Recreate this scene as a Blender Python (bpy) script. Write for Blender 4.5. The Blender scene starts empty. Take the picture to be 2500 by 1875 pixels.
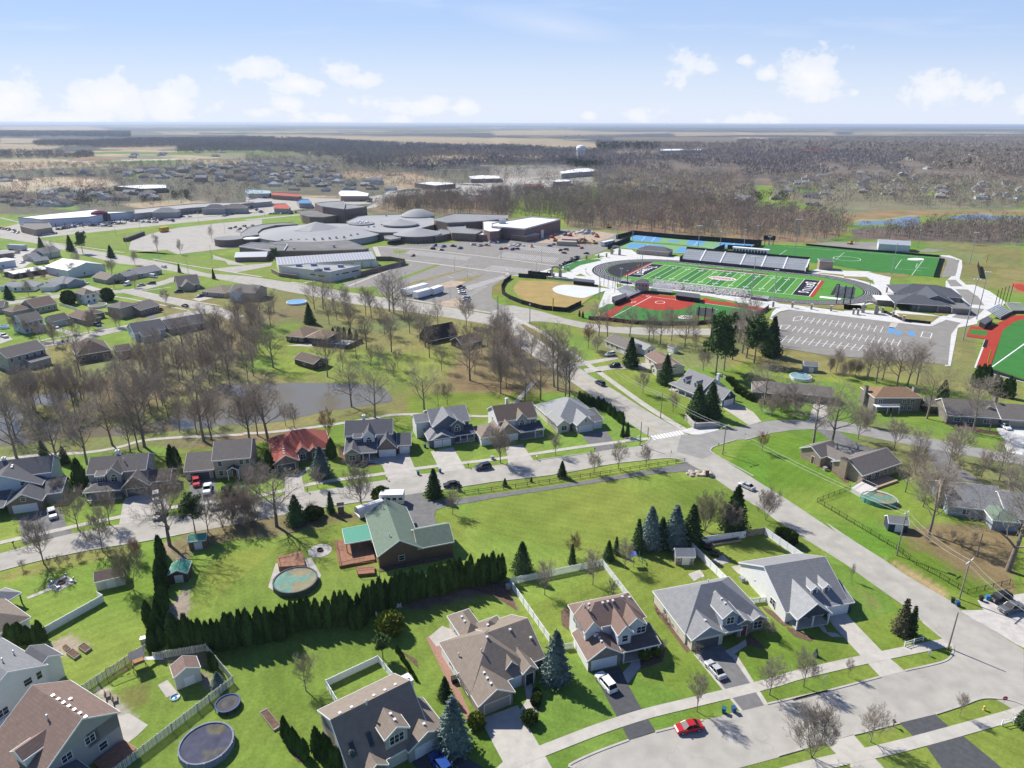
import bpy,math,random
import numpy as np
from mathutils import Vector,Matrix
R=math.radians
SC=bpy.context.scene
COL=SC.collection
# camera
F_,HY,CH,ROLL=1690.0,301.0,92.0,R(.15)
PIT=math.atan((937.5-HY)/F_)
cam=bpy.data.cameras.new("camera");cam.sensor_width=36;cam.lens=36*F_/2500
cam.clip_start=1;cam.clip_end=200000
co=bpy.data.objects.new("camera",cam);COL.objects.link(co)
co.matrix_world=Matrix.Translation((0,0,CH))@Matrix.Rotation(R(90)-PIT,4,'X')@Matrix.Rotation(ROLL,4,'Z')
SC.camera=co
# exposure
SC.view_settings.view_transform='Standard';SC.view_settings.look='None'
SC.view_settings.exposure=0.92;SC.view_settings.gamma=1
# sun
SUN_EL=R(42);SUN_AZ=math.atan2(-.745,.667)
sd=Vector((math.sin(SUN_AZ)*math.cos(SUN_EL),math.cos(SUN_AZ)*math.cos(SUN_EL),math.sin(SUN_EL)))
sl=bpy.data.lights.new("sun",'SUN');sl.energy=3.5;sl.angle=R(.5);sl.color=(1,.955,.865)
so=bpy.data.objects.new("sun",sl);COL.objects.link(so)
so.rotation_euler=(-sd).to_track_quat('-Z','Y').to_euler()
# photo tiles -> ground
TL={'A':(0,1275,2.765),'B':(700,1275,2.765),'C':(1300,1275,2.765),'D':(1900,1275,3.687),'E':(0,900,3.456),'F':(600,900,3.456),'G':(1200,900,3.456),'H':(1800,900,3.16),'I':(0,600,3.456),'J':(600,500,3.456),'K':(1200,500,3.456),'L':(1800,500,3.16),'M':(0,280,3.456),'N':(600,280,3.456),'O':(1200,280,3.456),'Q':(1800,280,3.16),'Z':(0,0,.8848),'S1':(0,0,1.0),'R':(1340,680,3.95),'S':(1520,620,3.95),'U':(520,460,3.687),'V':(0,600,6.9125),'W':(1900,1600,3.687),'Y':(0,1600,6.033),'a':(2060,600,5.027),'b':(1500,630,15.8),'c':(1900,660,11.06),'d':(1700,580,6.144),'e':(1480,540,5.82),'f':(140,480,8.508),'h':(1300,600,9.217),'i':(1640,970,8.508),'m':(760,1640,6.506),'k':(1050,1470,5.53),'n':(1380,1430,5.53)}
CP,SP,CR,SR=math.cos(PIT),math.sin(PIT),math.cos(ROLL),math.sin(ROLL)
def src(t,x,y):
 a,b,s=TL[t];return a+x/s,b+y/s
def gs(X,Y,z=0.0):
 dx,dy=X-1250,Y-937.5
 dx,dy=CR*dx+SR*dy,-SR*dx+CR*dy
 k=(z-CH)/(-SP-dy/F_*CP)
 return(dx/F_*k,(CP-dy/F_*SP)*k)
def g(t,x,y,z=0.0):
 return gs(*src(t,x,y),z)
def proj(x,y,z=0.0):
 """world arrays -> photo pixels"""
 X=np.asarray(x,float);Y=np.asarray(y,float);Z=np.asarray(z,float)-CH
 f=Y*CP-Z*SP;u=Y*SP+Z*CP
 dx=F_*X/f;dy=-F_*u/f
 return CR*dx-SR*dy+1250,SR*dx+CR*dy+937.5
def poly(s,z=0.0):
 """'K 1,2 3,4 G 5,6' -> ground points"""
 out=[];t=None
 for w in s.split():
  if ',' in w:
   a,b=w.split(',');out.append(g(t,float(a),float(b),z))
  else:t=w
 return out
def spoly(s):
 out=[];t=None
 for w in s.split():
  if ',' in w:
   a,b=w.split(',');out.append(src(t,float(a),float(b)))
  else:t=w
 return out
def pip(px,py,pts):
 ins=np.zeros(np.shape(px),bool);n=len(pts)
 for i in range(n):
  x1,y1=pts[i];x2,y2=pts[(i+1)%n]
  if y1==y2:continue
  c=((y1>py)!=(y2>py))&(px<(x2-x1)*(py-y1)/(y2-y1)+x1)
  ins^=c
 return ins
# materials
MATS={}
def nodes_of(m):return m.node_tree.nodes,m.node_tree.links
def M(name,rgb,var=.12,scale=1.5,rough=.85,spec=.25,metal=0,rand=0,kind=None,alt=None):
 if name in MATS:return MATS[name]
 m=bpy.data.materials.new(name);m.use_nodes=True
 n,l=nodes_of(m);b=n['Principled BSDF']
 b.inputs['Roughness'].default_value=rough;b.inputs['Metallic'].default_value=metal
 b.inputs['Specular IOR Level'].default_value=spec if kind!='world' else min(spec,.12)
 tc=n.new('ShaderNodeTexCoord');no=n.new('ShaderNodeTexNoise')
 no.inputs['Scale'].default_value=scale;no.inputs['Detail'].default_value=5
 if kind=='world':
  ge=n.new('ShaderNodeNewGeometry');l.new(ge.outputs['Position'],no.inputs['Vector'])
 else:l.new(tc.outputs['Object'],no.inputs['Vector'])
 mr=n.new('ShaderNodeMapRange');mr.inputs[1].default_value=.3;mr.inputs[2].default_value=.7
 mr.inputs[3].default_value=1-var;mr.inputs[4].default_value=1+var
 l.new(no.outputs['Fac'],mr.inputs[0]);val=mr.outputs[0]
 if rand:
  oi=n.new('ShaderNodeObjectInfo');m2=n.new('ShaderNodeMapRange')
  m2.inputs[3].default_value=1-rand;m2.inputs[4].default_value=1+rand
  l.new(oi.outputs['Random'],m2.inputs[0])
  mu=n.new('ShaderNodeMath');mu.operation='MULTIPLY';l.new(val,mu.inputs[0]);l.new(m2.outputs[0],mu.inputs[1]);val=mu.outputs[0]
 vm=n.new('ShaderNodeVectorMath');vm.operation='SCALE'
 if alt:
  mx=n.new('ShaderNodeMix');mx.data_type='RGBA';n2=n.new('ShaderNodeTexNoise')
  n2.inputs['Scale'].default_value=alt[1];n2.inputs['Detail'].default_value=4
  l.new(no.inputs['Vector'].links[0].from_socket,n2.inputs['Vector'])
  r2=n.new('ShaderNodeMapRange');r2.inputs[1].default_value=alt[2];r2.inputs[2].default_value=alt[2]+.12
  l.new(n2.outputs['Fac'],r2.inputs[0]);l.new(r2.outputs[0],mx.inputs[0])
  mx.inputs[6].default_value=(*rgb,1);mx.inputs[7].default_value=(*alt[0],1)
  l.new(mx.outputs[2],vm.inputs[0])
 else:vm.inputs[0].default_value=rgb
 l.new(val,vm.inputs['Scale']);l.new(vm.outputs[0],b.inputs['Base Color'])
 MATS[name]=m;return m
def crackle(m,sc,w_,dark,joint=None):
 """tar seams and cracks, or slab joints, on a paved surface"""
 n,l=nodes_of(m);b=n['Principled BSDF'];old=b.inputs['Base Color'].links[0].from_socket;ge=n.new('ShaderNodeNewGeometry')
 wn=n.new('ShaderNodeTexNoise');wn.inputs['Scale'].default_value=sc*2.5;l.new(ge.outputs['Position'],wn.inputs[0]);ad=n.new('ShaderNodeVectorMath');ad.operation='MULTIPLY_ADD';ad.inputs[1].default_value=(3/sc*.1,)*3;l.new(wn.outputs['Color'],ad.inputs[0]);l.new(ge.outputs['Position'],ad.inputs[2])
 v=n.new('ShaderNodeTexVoronoi');v.feature='DISTANCE_TO_EDGE';v.inputs['Scale'].default_value=sc;l.new(ad.outputs[0],v.inputs['Vector']);r=n.new('ShaderNodeMapRange');r.inputs[1].default_value=0;r.inputs[2].default_value=w_;r.inputs[3].default_value=dark;r.inputs[4].default_value=1;l.new(v.outputs['Distance'],r.inputs[0])
 st=n.new('ShaderNodeTexNoise');st.inputs['Scale'].default_value=.35;st.inputs['Detail'].default_value=6;l.new(ge.outputs['Position'],st.inputs[0]);r2=n.new('ShaderNodeMapRange');r2.inputs[1].default_value=.35;r2.inputs[2].default_value=.6;r2.inputs[3].default_value=.9;r2.inputs[4].default_value=1.02;l.new(st.outputs['Fac'],r2.inputs[0]);mu=n.new('ShaderNodeMath');mu.operation='MULTIPLY';l.new(r.outputs[0],mu.inputs[0]);l.new(r2.outputs[0],mu.inputs[1])
 vm=n.new('ShaderNodeVectorMath');vm.operation='SCALE';l.new(old,vm.inputs[0]);l.new(mu.outputs[0],vm.inputs['Scale']);l.new(vm.outputs[0],b.inputs['Base Color'])
def lines_mat(name,rgb,rgb2,axis,period,width=.12,var=.08,rough=.8,brick=False):
 """siding courses, shingle rows, brick or seat rows as a procedural pattern in object space"""
 if name in MATS:return MATS[name]
 m=M(name,rgb,var,1.2,rough);n,l=nodes_of(m);b=n['Principled BSDF']
 old=b.inputs['Base Color'].links[0].from_socket
 tc=n.new('ShaderNodeTexCoord');sx=n.new('ShaderNodeSeparateXYZ');l.new(tc.outputs['Object'],sx.inputs[0])
 if brick:
  br=n.new('ShaderNodeTexBrick');br.inputs['Scale'].default_value=1;br.inputs['Brick Width'].default_value=.8
  br.inputs['Row Height'].default_value=.28;br.inputs['Mortar Size'].default_value=.03
  br.inputs['Color1'].default_value=(*rgb,1);br.inputs['Color2'].default_value=(*[c*.7 for c in rgb],1);br.inputs['Mortar'].default_value=(*rgb2,1)
  cx=n.new('ShaderNodeCombineXYZ');ad=n.new('ShaderNodeMath');l.new(sx.outputs[0],ad.inputs[0]);l.new(sx.outputs[1],ad.inputs[1])
  l.new(ad.outputs[0],cx.inputs[0]);l.new(sx.outputs[2],cx.inputs[1]);l.new(cx.outputs[0],br.inputs['Vector'])
  l.new(br.outputs['Color'],b.inputs['Base Color']);return m
 fr=n.new('ShaderNodeMath');fr.operation='DIVIDE';fr.inputs[1].default_value=period;l.new(sx.outputs[axis],fr.inputs[0])
 f2=n.new('ShaderNodeMath');f2.operation='FRACT';l.new(fr.outputs[0],f2.inputs[0])
 lt=n.new('ShaderNodeMath');lt.operation='LESS_THAN';lt.inputs[1].default_value=width;l.new(f2.outputs[0],lt.inputs[0])
 mx=n.new('ShaderNodeMix');mx.data_type='RGBA';l.new(lt.outputs[0],mx.inputs[0]);l.new(old,mx.inputs[6]);mx.inputs[7].default_value=(*rgb2,1)
 l.new(mx.outputs[2],b.inputs['Base Color']);return m
def glass(name='window_glass',rgb=(.03,.04,.05)):
 if name in MATS:return MATS[name]
 m=M(name,rgb,.3,.6,.12,.6);return m
# mesh builder
class MB:
 def __init__(s):s.v=[];s.f=[];s.mi=[];s.m=0
 def quadf(s,*p):
  i=len(s.v);s.v+=[tuple(q)for q in p];s.f.append(tuple(range(i,i+len(p))));s.mi.append(s.m)
 def box(s,x0,y0,z0,x1,y1,z1,bottom=False):
  i=len(s.v)
  s.v+=[(x0,y0,z0),(x1,y0,z0),(x1,y1,z0),(x0,y1,z0),(x0,y0,z1),(x1,y0,z1),(x1,y1,z1),(x0,y1,z1)]
  q=[(4,5,6,7),(0,1,5,4),(1,2,6,5),(2,3,7,6),(3,0,4,7),(3,2,1,0)]
  for a in q:s.f.append(tuple(i+k for k in a));s.mi.append(s.m)
 def prism(s,pts,z0,z1):
  """closed vertical prism over a polygon (pts ccw)"""
  A=sum(pts[i][0]*pts[(i+1)%len(pts)][1]-pts[(i+1)%len(pts)][0]*pts[i][1]for i in range(len(pts)))
  if A<0:pts=pts[::-1]
  n=len(pts);i=len(s.v)
  s.v+=[(x,y,z0)for x,y in pts]+[(x,y,z1)for x,y in pts]
  s.f.append(tuple(range(i+n,i+2*n)));s.mi.append(s.m)
  s.f.append(tuple(range(i+n-1,i-1,-1)));s.mi.append(s.m)
  for k in range(n):
   a,b=i+k,i+(k+1)%n;s.f.append((a,b,b+n,a+n));s.mi.append(s.m)
 def solid(s,top,th):
  """sheet of given thickness under a planar polygon of 3d points"""
  n=len(top);i=len(s.v);s.v+=[tuple(p)for p in top]+[(p[0],p[1],p[2]-th)for p in top]
  s.f.append(tuple(range(i,i+n)));s.mi.append(s.m)
  s.f.append(tuple(range(i+2*n-1,i+n-1,-1)));s.mi.append(s.m)
  for k in range(n):
   a,b=i+k,i+(k+1)%n;s.f.append((b,a,a+n,b+n));s.mi.append(s.m)
 def tube(s,p,q,r0,r1=None,n=6,cap=True):
  r1=r0 if r1 is None else r1
  p=Vector(p);q=Vector(q);d=(q-p)
  if d.length<1e-6:return
  d.normalize();a=d.orthogonal().normalized();b=d.cross(a);i=len(s.v)
  for c,r in((p,r0),(q,r1)):
   for k in range(n):
    t=2*math.pi*k/n;s.v.append(tuple(c+a*(math.cos(t)*r)+b*(math.sin(t)*r)))
  for k in range(n):
   k2=(k+1)%n;s.f.append((i+k,i+k2,i+n+k2,i+n+k));s.mi.append(s.m)
  if cap:s.f.append(tuple(i+n+k for k in range(n)));s.mi.append(s.m)
 def lathe(s,prof,n=16,c=(0,0),sx=1,sy=1):
  i=len(s.v)
  for r,z in prof:
   for k in range(n):
    t=2*math.pi*k/n;s.v.append((c[0]+math.cos(t)*r*sx,c[1]+math.sin(t)*r*sy,z))
  for j in range(len(prof)-1):
   for k in range(n):
    k2=(k+1)%n;s.f.append((i+j*n+k,i+j*n+k2,i+(j+1)*n+k2,i+(j+1)*n+k));s.mi.append(s.m)
 def build(s,name,mats,parent=None,smooth=False):
  me=bpy.data.meshes.new(name);me.from_pydata(s.v,[],s.f);me.validate(clean_customdata=False)
  if not isinstance(mats,(list,tuple)):mats=[mats]
  for m in mats:me.materials.append(m)
  if len(mats)>1:me.polygons.foreach_set('material_index',s.mi[:len(me.polygons)])
  if smooth:me.polygons.foreach_set('use_smooth',[True]*len(me.polygons))
  o=bpy.data.objects.new(name,me);COL.objects.link(o)
  if parent:o.parent=parent
  return o
def tag(o,label=None,cat=None,group=None,kind=None):
 if label:o['label']=label
 if cat:o['category']=cat
 if group:o['group']=group
 if kind:o['kind']=kind
 return o
def empty(name,x,y,rz=0,z=0):
 o=bpy.data.objects.new(name,None);COL.objects.link(o);o.location=(x,y,z);o.rotation_euler.z=rz;o.empty_display_size=.5;return o
def thing(name,label,cat,x,y,rz=0,group=None,z=0):return tag(empty(name,x,y,rz,z),label,cat,group)
def part(name,mesh,parent):
 o=bpy.data.objects.new(name,mesh);COL.objects.link(o);o.parent=parent;return o
def copy_tree(o,parent=None):
 c=o.copy();COL.objects.link(c);c.parent=parent
 for ch in o.children:copy_tree(ch,c)
 return c
def struct(o):o['kind']='structure';return o
def sheet(name,pts,z,m):
 """flat polygon sheet"""
 from mathutils.geometry import tessellate_polygon
 b=MB();P=[(x,y,z)for x,y in pts]
 tri=tessellate_polygon([[Vector(p)for p in P]])
 b.v=P;b.f=[]
 for t in tri:
  a,c,d=[Vector(P[k])for k in t]
  b.f.append(tuple(t)if(c-a).cross(d-a).z>0 else tuple(reversed(t)))
 b.mi=[0]*len(b.f)
 return struct(b.build(name,m))
def strip_pts(line,w):
 P=[Vector(p)for p in line];L=[];Rr=[]
 for i,p in enumerate(P):
  d=(P[min(i+1,len(P)-1)]-P[max(i-1,0)]).normalized();n=Vector((-d.y,d.x))*(w/2)
  L.append(tuple(p+n));Rr.append(tuple(p-n))
 return L+Rr[::-1]
def ribbon(name,line,wd,z,m):
 A=strip_pts(line,wd);n_=len(line);b=MB()
 for i in range(n_-1):b.quadf(*[(*A[k],z)for k in(i+1,i,2*n_-1-i,2*n_-2-i)])
 return struct(b.build(name,m))
def line_mesh(name,pts,wd,z,m):
 b=MB();P=[Vector(p)for p in pts]
 for i in range(len(P)-1):
  p,q=P[i],P[i+1];d=q-p
  if d.length<.01:continue
  d.normalize();n_=Vector((-d.y,d.x))*wd/2;b.quadf((p.x-n_.x,p.y-n_.y,z),(q.x-n_.x,q.y-n_.y,z),(q.x+n_.x,q.y+n_.y,z),(p.x+n_.x,p.y+n_.y,z))
 return struct(b.build(name,m))
def smooth_line(line,k=4):
 """Catmull-Rom"""
 P=[Vector(line[0])]+[Vector(p)for p in line]+[Vector(line[-1])];out=[]
 for i in range(1,len(P)-2):
  a,b,c,d=P[i-1],P[i],P[i+1],P[i+2]
  for j in range(k):
   t=j/k;out.append(tuple(.5*((2*b)+(c-a)*t+(2*a-5*b+4*c-d)*t*t+(3*b-3*c+d-a)*t**3)))
 out.append(tuple(P[-2]));return out
# ================================================================ sky
w=bpy.data.worlds.new("World");SC.world=w;w.use_nodes=True
n,l=w.node_tree.nodes,w.node_tree.links
bg=n['Background'];bg.inputs['Strength'].default_value=.075
sky=n.new('ShaderNodeTexSky');sky.sky_type='NISHITA';sky.sun_disc=False
sky.sun_elevation=SUN_EL;sky.sun_rotation=SUN_AZ;sky.altitude=300;sky.air_density=1.0;sky.dust_density=.6;sky.ozone_density=2.2
tc=n.new('ShaderNodeTexCoord');sx=n.new('ShaderNodeSeparateXYZ');l.new(tc.outputs['Generated'],sx.inputs[0])
ay=n.new('ShaderNodeMath');ay.operation='MAXIMUM';ay.inputs[1].default_value=.05;l.new(sx.outputs[1],ay.inputs[0])
def mth(op,a,b=None,c=None):
 q=n.new('ShaderNodeMath');q.operation=op
 for i,x in enumerate((a,b,c)):
  if x is None:continue
  if isinstance(x,(int,float)):q.inputs[i].default_value=x
  else:l.new(x,q.inputs[i])
 return q.outputs[0]
U=mth('DIVIDE',sx.outputs[0],ay.outputs[0]);Vv=mth('DIVIDE',sx.outputs[2],ay.outputs[0])
uv=n.new('ShaderNodeCombineXYZ');l.new(U,uv.inputs[0]);l.new(Vv,uv.inputs[1])
def wnoise(scale,detail,sy=1,rough=.55,off=0):
 mp=n.new('ShaderNodeMapping');mp.inputs['Scale'].default_value=(scale,scale*sy,scale);mp.inputs['Location'].default_value=(off,off,0);l.new(uv.outputs[0],mp.inputs[0])
 q=n.new('ShaderNodeTexNoise');q.inputs['Scale'].default_value=1;q.inputs['Detail'].default_value=detail;q.inputs['Roughness'].default_value=rough;l.new(mp.outputs[0],q.inputs[0]);return q
n1=wnoise(16,9,1.5,.62);n2=wnoise(70,5,1.3,.6)
blobs=[(15,240,105,52,1),(254,226,115,44,1),(418,232,90,36,1),(110,285,230,22,.8),(616,166,75,30,.8),(723,198,90,20,.85),(820,163,52,26,.9),(885,194,70,14,.6),(703,248,40,15,.8),(633,274,50,14,.6),(945,246,80,16,.7),(1045,252,60,20,.7),(1130,257,34,13,.7),(802,284,90,16,.6),(960,296,60,12,.5),(1685,150,62,36,.55),(1822,145,27,11,.7),(1985,168,88,46,1.15),(1875,176,30,15,.7),(2285,215,80,32,.85),(2385,222,55,25,.7),(1558,277,65,17,.6),(1820,289,110,15,.6),(2500,245,40,28,.7),(2092,222,25,9,.5),(1440,278,20,9,.5)]
blob=None
def uvof(X,Y):
 dx,dy=X-1250,Y-937.5;dx,dy=CR*dx+SR*dy,-SR*dx+CR*dy
 d=(dx/F_,CP-dy/F_*SP,-SP-dy/F_*CP);return d[0]/d[1],d[2]/d[1]
for X,Y,rx,ry,st in blobs:
 u0,v0=uvof(X,Y+ry*.35);u1,_=uvof(X+rx,Y);_,v1=uvof(X,Y-ry)
 su=abs(u1-u0);sv=abs(v1-v0)
 mp=n.new('ShaderNodeVectorMath');mp.operation='MULTIPLY_ADD';mp.inputs[1].default_value=(1/su,1/sv,0);mp.inputs[2].default_value=(-u0/su,-v0/sv,0);l.new(uv.outputs[0],mp.inputs[0])
 ln=n.new('ShaderNodeVectorMath');ln.operation='LENGTH';l.new(mp.outputs[0],ln.inputs[0])
 q=mth('MULTIPLY',mth('SUBTRACT',1.2,ln.outputs['Value']),st)
 blob=q if blob is None else mth('MAXIMUM',blob,q)
cl=mth('ADD',blob,mth('MULTIPLY',mth('SUBTRACT',n1.outputs['Fac'],.5),3.1))
cl=mth('ADD',cl,mth('MULTIPLY',mth('SUBTRACT',n2.outputs['Fac'],.5),.7))
mr=n.new('ShaderNodeMapRange');mr.interpolation_type='SMOOTHSTEP';mr.inputs[1].default_value=.08;mr.inputs[2].default_value=.5;l.new(cl,mr.inputs[0])
op=n.new('ShaderNodeMapRange');op.inputs[1].default_value=.1;op.inputs[2].default_value=1.3;op.inputs[3].default_value=.38;op.inputs[4].default_value=.92;l.new(cl,op.inputs[0]);mop=mth('MULTIPLY',mr.outputs[0],op.outputs[0])
ci=wnoise(3.2,6,7,.6,3);cr2=n.new('ShaderNodeMapRange');cr2.interpolation_type='SMOOTHSTEP';cr2.inputs[1].default_value=.5;cr2.inputs[2].default_value=.78;cr2.inputs[4].default_value=.3;l.new(ci.outputs['Fac'],cr2.inputs[0])
u0,v0=uvof(1180,30);u1,v1=uvof(1520,95);dl=math.hypot(u1-u0,v1-v0);ex,ey=(u1-u0)/dl,(v1-v0)/dl
al=mth('ADD',mth('MULTIPLY',mth('SUBTRACT',U,(u0+u1)/2),ex/(dl*.75)),mth('MULTIPLY',mth('SUBTRACT',Vv,(v0+v1)/2),ey/(dl*.75)))
ac=mth('ADD',mth('MULTIPLY',mth('SUBTRACT',U,(u0+u1)/2),-ey/.022),mth('MULTIPLY',mth('SUBTRACT',Vv,(v0+v1)/2),ex/.022))
st=mth('SUBTRACT',1,mth('SQRT',mth('ADD',mth('MULTIPLY',al,al),mth('MULTIPLY',ac,ac))));st=mth('MULTIPLY',mth('MAXIMUM',st,0),.42)
thin=mth('ADD',cr2.outputs[0],st)
hz=n.new('ShaderNodeMapRange');hz.interpolation_type='SMOOTHSTEP';hz.inputs[1].default_value=.13;hz.inputs[2].default_value=-.01;hz.inputs[4].default_value=.75;l.new(Vv,hz.inputs[0])
thin=mth('MAXIMUM',thin,hz.outputs[0])
skc=n.new('ShaderNodeMix');skc.data_type='RGBA';skc.inputs[0].default_value=1;skc.blend_type='MULTIPLY';l.new(sky.outputs[0],skc.inputs[6]);skc.inputs[7].default_value=(.50,.62,.88,1)
gr=n.new('ShaderNodeMapRange');gr.inputs[1].default_value=0;gr.inputs[2].default_value=.3;l.new(Vv,gr.inputs[0])
gc=n.new('ShaderNodeMix');gc.data_type='RGBA';l.new(gr.outputs[0],gc.inputs[0]);gc.inputs[6].default_value=(5.0,5.8,6.9,1);gc.inputs[7].default_value=(1.75,3.45,6.9,1)
gf=n.new('ShaderNodeMapRange');gf.interpolation_type='SMOOTHSTEP';gf.inputs[1].default_value=.3;gf.inputs[2].default_value=.8;gf.inputs[3].default_value=.85;gf.inputs[4].default_value=0;l.new(Vv,gf.inputs[0])
sg=n.new('ShaderNodeMix');sg.data_type='RGBA';l.new(gf.outputs[0],sg.inputs[0]);l.new(skc.outputs[2],sg.inputs[6]);l.new(gc.outputs[2],sg.inputs[7])
m1=n.new('ShaderNodeMix');m1.data_type='RGBA';l.new(thin,m1.inputs[0]);l.new(sg.outputs[2],m1.inputs[6]);m1.inputs[7].default_value=(5.9,6.3,7.2,1)
m2=n.new('ShaderNodeMix');m2.data_type='RGBA';l.new(mop,m2.inputs[0]);l.new(m1.outputs[2],m2.inputs[6]);m2.inputs[7].default_value=(7.0,7.0,7.1,1)
l.new(m2.outputs[2],bg.inputs['Color'])
# ================================================================ ground
def vnoise(x,y,s,seed):
 x=np.asarray(x)/s;y=np.asarray(y)/s;xi=np.floor(x).astype(np.int64);yi=np.floor(y).astype(np.int64);fx=x-xi;fy=y-yi
 fx=fx*fx*(3-2*fx);fy=fy*fy*(3-2*fy)
 def h(a,b):
  v=(a*374761393+b*668265263+seed*1442695041)&0xffffffff;v=((v^(v>>13))*1274126177)&0xffffffff
  return((v^(v>>16))&0xffff)/65535.0
 return(h(xi,yi)*(1-fx)+h(xi+1,yi)*fx)*(1-fy)+(h(xi,yi+1)*(1-fx)+h(xi+1,yi+1)*fx)*fy
def fbm(x,y,s,seed,o=4):
 return sum(vnoise(x,y,s/2**i,seed+i)/2**i for i in range(o))/(2-2**(1-o))
LUSH=(.118,.205,.026);LAWN=(.178,.25,.046);DRY=(.20,.20,.06);OLIVE=(.20,.20,.075);LEAF=(.20,.165,.085);SOIL=(.40,.33,.24)
TAN=(.38,.30,.19);WOODF=(.15,.125,.105);MULCH=(.17,.11,.075);STRAW=(.36,.29,.15);SUB=(.135,.13,.09);FARGREEN=(.13,.19,.05)
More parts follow.
